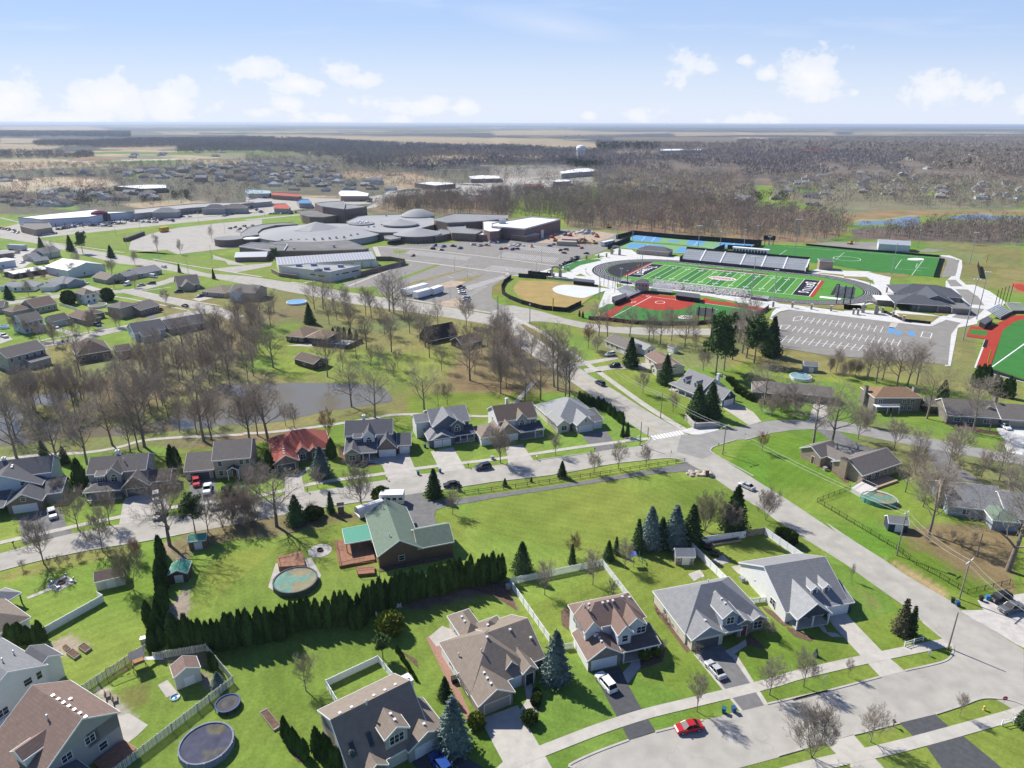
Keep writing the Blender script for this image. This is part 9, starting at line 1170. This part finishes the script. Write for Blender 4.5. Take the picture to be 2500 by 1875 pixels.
for k,(X_,Y_)in enumerate([(1125,140),(1150,155),(1170,180),(1195,190),(1215,225),(1240,232),(1185,165),(1230,212)]):
 o=thing('planter_tub','black planter tub in the double row beside the white fence','planter',*g('C',X_,Y_),R(-10),'black planter tubs');b=MB();b.box(-.5,-.4,0,.5,.4,.7);b.build('tub',BLK,o);b=MB();b.box(-.42,-.32,.7,.42,.32,.73);b.build('soil',MUL,o)
o=thing('playset','wooden playset with a slide and swings by the picket fence','playset',*g('A',940,980),R(35));b=MB();[b.tube((x,y,0),(x,y,3),.07,n=4)for x in(-1,1)for y in(-1,1)];b.box(-1,-1,1.4,1,1,1.5);b.tube((-1,0,2.3),(-5,0,2.3),.07,n=4);[b.tube((-5,s_*1.2,0),(-5,0,2.3),.06,n=4)for s_ in(-1,1)];b.build('frame',M('play_wood',(.35,.2,.1),.2),o);b=MB();b.solid([(1,-.5,1.5),(4,-.5,.2),(4,.5,.2),(1,.5,1.5)],.08);b.build('slide',TRIM,o);b=MB();b.solid([(-1.2,-1.2,3),(1.2,-1.2,3),(1.2,0,3.9),(-1.2,0,3.9)],.06);b.solid([(-1.2,0,3.9),(1.2,0,3.9),(1.2,1.2,3),(-1.2,1.2,3)],.06);b.build('roof',M('play_canvas',(.5,.42,.36),.1),o);b=MB();[b.box(x-.25,-.1,.6,x+.25,.1,.66)for x in(-2,-3,-4)];b.build('swing_seat',M('swing_purple',(.3,.03,.25),.1),o)
o=thing('playset','blue playset half hidden by a bare tree behind the fence','playset',*g('C',700,280),R(10));b=MB();[b.tube((x,y,0),(x,y,2.4),.06,n=4)for x in(-1,1)for y in(-1,1)];b.build('frame',M('play_teal',(.03,.2,.25),.1),o);b=MB();b.solid([(-2,-.8,2.4),(-.2,-.8,2.9),(-.2,.8,2.9),(-2,.8,2.4)],.06);b.build('roof',BLUEP,o);b=MB();b.solid([(1,-.3,1.5),(2.4,-.3,.2),(2.4,.3,.2),(1,.3,1.5)],.06);b.build('slide',M('play_teal',(.03,.2,.25)),o)
for lab,t_,X_,Y_,m_ in[('small dark fire pit on the round paved spot','A',2160,190,BLK),('low fire pit in the middle of the seating patio','A',415,410,M('rust',(.2,.1,.06),.2))]:o=thing('fire_pit',lab,'fire pit',*g(t_,X_,Y_));b=MB();b.lathe([(.7,0),(.7,.4),(.5,.4),(.45,.1),(.02,.08)],14);b.build('bowl',m_,o)
sheet('path_round',[(lambda c:(c[0]+2.7*math.cos(k*.4),c[1]+2.7*math.sin(k*.4)))(g('A',2160,192))for k in range(16)],.04,CONC3)
for k,(t_,X_,Y_,a_)in enumerate([('A',350,410,0),('A',395,445,60),('A',485,400,180),('A',435,380,250),('A',730,1170,30),('A',780,1200,30)]):
 o=thing('garden_chair' if k<4 else 'garden_bench',['grey garden chair on the left of the fire pit patio','grey garden chair on the near side of the fire pit patio','grey garden chair on the right of the fire pit patio','grey garden chair on the far side of the fire pit patio','wooden picnic bench behind the brown-roofed house','second wooden bench behind the brown-roofed house'][k],'chair' if k<4 else 'bench',*g(t_,X_,Y_),R(a_));w_=.6 if k<4 else 1.6;b=MB();b.box(-.4,-w_/2,.35,.3,w_/2,.45);b.build('seat',GALV if k<4 else WP,o);b=MB();b.solid([(-.4,-w_/2,.45),(-.36,-w_/2,.45),(-.6,-w_/2,1.1),(-.64,-w_/2,1.1)],.01);b.box(-.5,-w_/2,.45,-.42,w_/2,1.05);b.build('backrest',GALV if k<4 else WP,o);b=MB();[b.box(x,y,0,x+.06,y+.06,.35)for x in(-.38,.2)for y in(-w_/2,w_/2-.06)];b.build('leg',GALV if k<4 else WP,o)
o=thing('monument_sign','low concrete walls of the neighbourhood entrance sign','sign',*g('i',490,650),R(8));b=MB();b.box(0,0,0,8.2,.5,1.8);b.box(-.6,.1,0,-.1,8,1.9);b.box(.2,3,0,6,5,.6);b.build('wall',CONC3,o)
o=thing('boulder_pile','pale boulders beside the brick drive pillar','boulders',*g('G',1740,890));rnd=random.Random(2);b=MB()
for k in range(24):r_=rnd.uniform(.4,.9);b.lathe([(r_,0),(r_*.85,r_*.6),(.1,r_*.8)],6,(rnd.uniform(-4,4),rnd.uniform(-1.2,1.2)))
b.build('stones',M('boulder',(.5,.42,.36),.3,1),o);o=thing('drive_pillar','square brick pillar at the mouth of the asphalt drive','pillar',*g('G',1815,900));b=MB();b.box(-.5,-.5,0,.5,.5,1.7);b.build('shaft',B_RED,o);b=MB();b.box(-.6,-.6,1.703,.6,.6,1.85);b.build('cap',CONC3,o)
for lab,t_,X_,Y_ in[('white propane tank beside the tan brick ranch','H',675,775),('white air-conditioning unit beside the dormered house','C',1415,390),('grey utility box beside the white fence','B',1495,440),('dark air-conditioning unit beside the brick side walk','B',1130,1070),('pale utility box by the picket fence end','A',970,800),('green utility box beside the long ranch house','H',1600,310),('pale electrical box on the verge','F',2080,755)]:o=thing('utility_box',lab,'utility box',*g(t_,X_,Y_+8),R(20));b=MB();b.box(-.45,-.45,0,.45,.45,.95);b.box(-.5,-.5,.953,.5,.5,1.02);b.build('cabinet',GALV if 'dark' not in lab and 'green' not in lab else BLK,o)
# ================================================================ distant town
hr=random.Random(77);FH=[]
def far_house(wm_,rm_,L_,W_,ze,rise,kind,wing):
 h=House('x',('S1',1250,900,0),0,wm_,rm_);h.blk(0,0,L_,W_,ze,rise,kind);(h.blk(L_*.55,-4,L_+3,W_*.7,2.8,2.0,'gy')if wing else None);V=[];F=[];MI=[];ms=[]
 for src_ in(h.W,h.RB):
  for m_,b in src_.values():o_=len(V);ms.append(m_);V+=[(x-L_/2,y-W_/2,z)for x,y,z in b.v];F+=[tuple(o_+k for k in f)for f in b.f];MI+=[len(ms)-1]*len(b.f)
 o_=len(V);ms.append(GLASS)
 for x in(-L_*.3,-L_*.05):V+=[(x,-W_/2+.3,1),(x+1.6,-W_/2+.3,1),(x+1.6,-W_/2+.3,2.4),(x,-W_/2+.3,2.4)];F.append((o_,o_+1,o_+2,o_+3));MI.append(len(ms)-1);o_+=4
 bpy.data.objects.remove(h.root);me_=bpy.data.meshes.new('distant_house');me_.from_pydata(V,[],F);[me_.materials.append(m_)for m_ in ms];me_.polygons.foreach_set('material_index',MI);return me_
for nm,wm_,rm_ in[('pale-roofed white',W_WHITE,S_LG),('grey-roofed white',W_WHITE,S_GREY),('tan-roofed cream',W_CREAM,S_TAN),('brown-roofed cream',W_CREAM,S_BROWN),('dark-roofed blue-grey',W_LBLUE,S_DGREY),('pale-roofed brick',B_TAN,S_LG)]:
 for ze,kd,wg in((2.8,'hip',0),(2.8,'gx',1),(5.4,'gx',1)):FH.append((nm+(' two-storey' if ze>5 else ' single-storey'),far_house(wm_,rm_,15,11,ze,3.0,kd,wg)))
for s_,n_,sp,a0,where,two in[('M 0,690 450,640 1000,650 1330,670 1330,720 600,740 640,770 0,790',30,24,10,'behind the supermarket',0),('M 480,490 900,470 2212,400 2212,560 1300,570 1060,540 460,520',62,24,15,'in the distant left subdivision',1),('N 0,400 700,420 750,520 1180,560 1300,640 1060,660 400,650 0,560',62,24,-10,'in the distant centre subdivision',1),('M 0,500 220,510 220,570 0,575',3,30,0,'at the far left edge',0),('Q 250,510 1000,440 1500,480 2212,540 2212,680 1400,660 900,700 250,700',52,34,-20,'among the trees beyond the marsh',0),('O 820,520 1500,560 2212,600 2212,770 1400,760 950,640',26,34,-15,'among the trees above the tennis courts',0),('M 900,330 2100,310 2100,350 1000,370',8,70,5,'at the edge of the far farmland',1),('O 560,170 900,175 900,200 600,200',8,80,0,'in the tiny far village',0),('Q 1000,290 1900,300 2212,470 1500,440',14,50,10,'in the far right wooded suburb',0)]:
 for x,y in scatter(s_,n_,sp,int(sp)+n_):nm,me_=hr.choice(FH if two else FH[::3]+FH[1::3]);o=bpy.data.objects.new('distant_house',me_);COL.objects.link(o);o.location=(x,y,0);o.rotation_euler.z=R(a0+hr.choice((0,90,180,-90,0))+hr.uniform(-8,8));o.scale=(hr.uniform(.9,1.25),)*3;tag(o,nm+' house '+where,'house','houses '+where)
def com(label,s_,z,wall,roof,base=0,name='commercial_building',cope=None,extra=None):
 P_=poly(s_,z);o=thing(name,label,'building',*P_[0]);mass(o,s_,z,wall,roof,cope=cope,parapet=.6);(extra(o)if extra else None);return o
REDR=M('roof_red',(.42,.08,.05),.1,.2);BLUR=M('roof_blue',(.08,.22,.42),.1,.2);TEALR=M('roof_teal',(.33,.45,.47),.05,.2);SMW=M('store_white',(.60,.64,.70),.04,.1)
def smx(o):strip_windows(o,'M 350,925 800,895',0,5,M('store_pier',(.16,.16,.19),.1),6,.88,'pier');strip_windows(o,'M 890,885 1130,865',0,5,M('store_pier',(.16,.16,.19)),5,.88,'pier')
com('long white supermarket with an arched maroon entrance canopy','M 150,870 370,845 800,802 890,820 1130,820 1135,822 905,838 750,865 345,888 270,878',6.5,SMW,RW,name='supermarket',extra=smx)
o=thing('entrance_canopy','maroon arched canopy over the dark supermarket entrance','canopy',*g('M',845,900),R(8));b=MB();b.box(-8,-2,0,8,6,6);b.build('glass_front',GLASS,o);b=MB();b.lathe([(8.4,6),(7.5,8.5),(4,10),(.1,10.5)],24,(0,2),sy=.55);b.build('canopy_roof',M('maroon',(.16,.02,.06),.1),o)
STN=M('store_tan',(.40,.37,.34),.15,.06);GRV=M('roof_gravel',(.36,.35,.34),.15,.05,.9)
def spx(o):strip_windows(o,'M 1135,850 2140,768',.3,3.6,GLASS,26,.3)
com('very long low strip mall with grey gravel roofs','M 1135,800 1500,765 1690,750 2140,738 2145,745 1800,778 1600,790 1450,808 1130,840',5.5,STN,GRV,name='strip_mall',extra=spx)
for X_,Y_,m_ in[(1320,800,S_GREY),(1745,770,S_DGREY),(1920,765,S_WARM)]:b_=House('grey peaked roof unit rising from the strip mall at '+{1320:'the left',1745:'the centre',1920:'the right'}[X_],('M',X_-45,Y_+25,6),8,STN,m_,'store_unit','store');b_.blk(0,0,24,16,6,4,'hip',base=.2);b_.done()
for a_ in[('teal-roofed building beside the red-roofed one','N -10,655 0,630 200,640 215,660 200,668 20,672',5,GALV,TEALR),('long red-roofed building at the highway','N 215,665 225,655 460,672 470,690 440,695 220,680',5,B_BROWN,REDR),('red-roofed restaurant with a stepped roof','N 230,770 250,755 340,752 378,785 360,798 240,795',5,STN,REDR),('blue-roofed shop behind the red restaurant','N 430,735 470,715 530,715 555,742 540,752 450,752',5,STN,BLUR),('tan shop with a pale flat roof behind the auditorium','N 780,660 800,640 930,642 1040,665 1030,690 800,690',6,B_TAN,RW),('wide brick building with a white roof by the far lot','N 1425,580 1560,565 1720,573 1770,585 1600,600',6,B_BROWN,RW),('brick building with a white roof on the far right lot','N 1880,520 1990,510 2140,515 2150,540 1900,545',6,B_BROWN,RW),('low brick building with a white roof behind the evergreen hedges','M 960,605 1230,590 1400,592 1405,620 1200,628',6,B_BROWN,RW),('red-roofed store in the distant town','O 265,590 420,590 440,600 400,608 270,605',6,STN,REDR),('white-roofed hall in the distant town','O 575,480 720,455 800,450 880,465 860,480 700,490 590,500',8,STN,RW),('long pale warehouse roof near the far fields','O 1425,290 1780,290 1782,300 1425,304',8,GALV,RW),('red-brick school roof among the far trees','Q 500,272 700,268 720,285 520,290',8,B_BROWN,REDR),('white-roofed shed behind the dealership lot','N 1845,665 1940,660 2000,670 1940,690',6,SMW,RW),('dark peaked restaurant in the left car park','M 170,945 200,915 410,915 440,955 300,975',5,B_TAN,S_WARM),('grey shop beside the strip mall end','N 20,720 100,705 215,712 220,735 40,750',5,STN,GRV),('pale town building in the distant centre','O 500,555 560,545 670,550 660,565 520,570',6,STN,RW)]:com(*a_)
x,y=g('O',750,392);o=thing('water_tower','white water tower on many legs above the distant trees','water tower',x,y);b=MB();b.lathe([(1,27),(10,31),(12.2,36),(12.2,43),(9,48),(4,50.5),(.1,51.5)],24);b.v=[(x_,y_,z_*.78)for x_,y_,z_ in b.v];b.build('tank',TRIM,o)
for k in range(8):t_=k*math.pi/4;b=MB();b.tube((13*math.cos(t_),13*math.sin(t_),0),(10.5*math.cos(t_),10.5*math.sin(t_),26),.8,n=6);b.build('leg',TRIM,o)
b=MB();b.tube((0,0,0),(0,0,22),1.2,n=8);b.build('riser',TRIM,o)
# ================================================================ air
hb=MB();hb.box(-62000,-4500,-1.5,62000,61000,96);hz_o=hb.build('haze',[])
hm=bpy.data.materials.new('haze');hm.use_nodes=True;nn,ll=nodes_of(hm);nn.remove(nn['Principled BSDF'])
pv=nn.new('ShaderNodeVolumePrincipled');pv.inputs['Color'].default_value=(.70,.82,1,1);pv.inputs['Density'].default_value=5e-5;pv.inputs['Anisotropy'].default_value=.2
ll.new(pv.outputs[0],nn['Material Output'].inputs['Volume']);hz_o.data.materials.append(hm);tag(hz_o,'thin blue air over the distant fields','haze',kind='stuff')
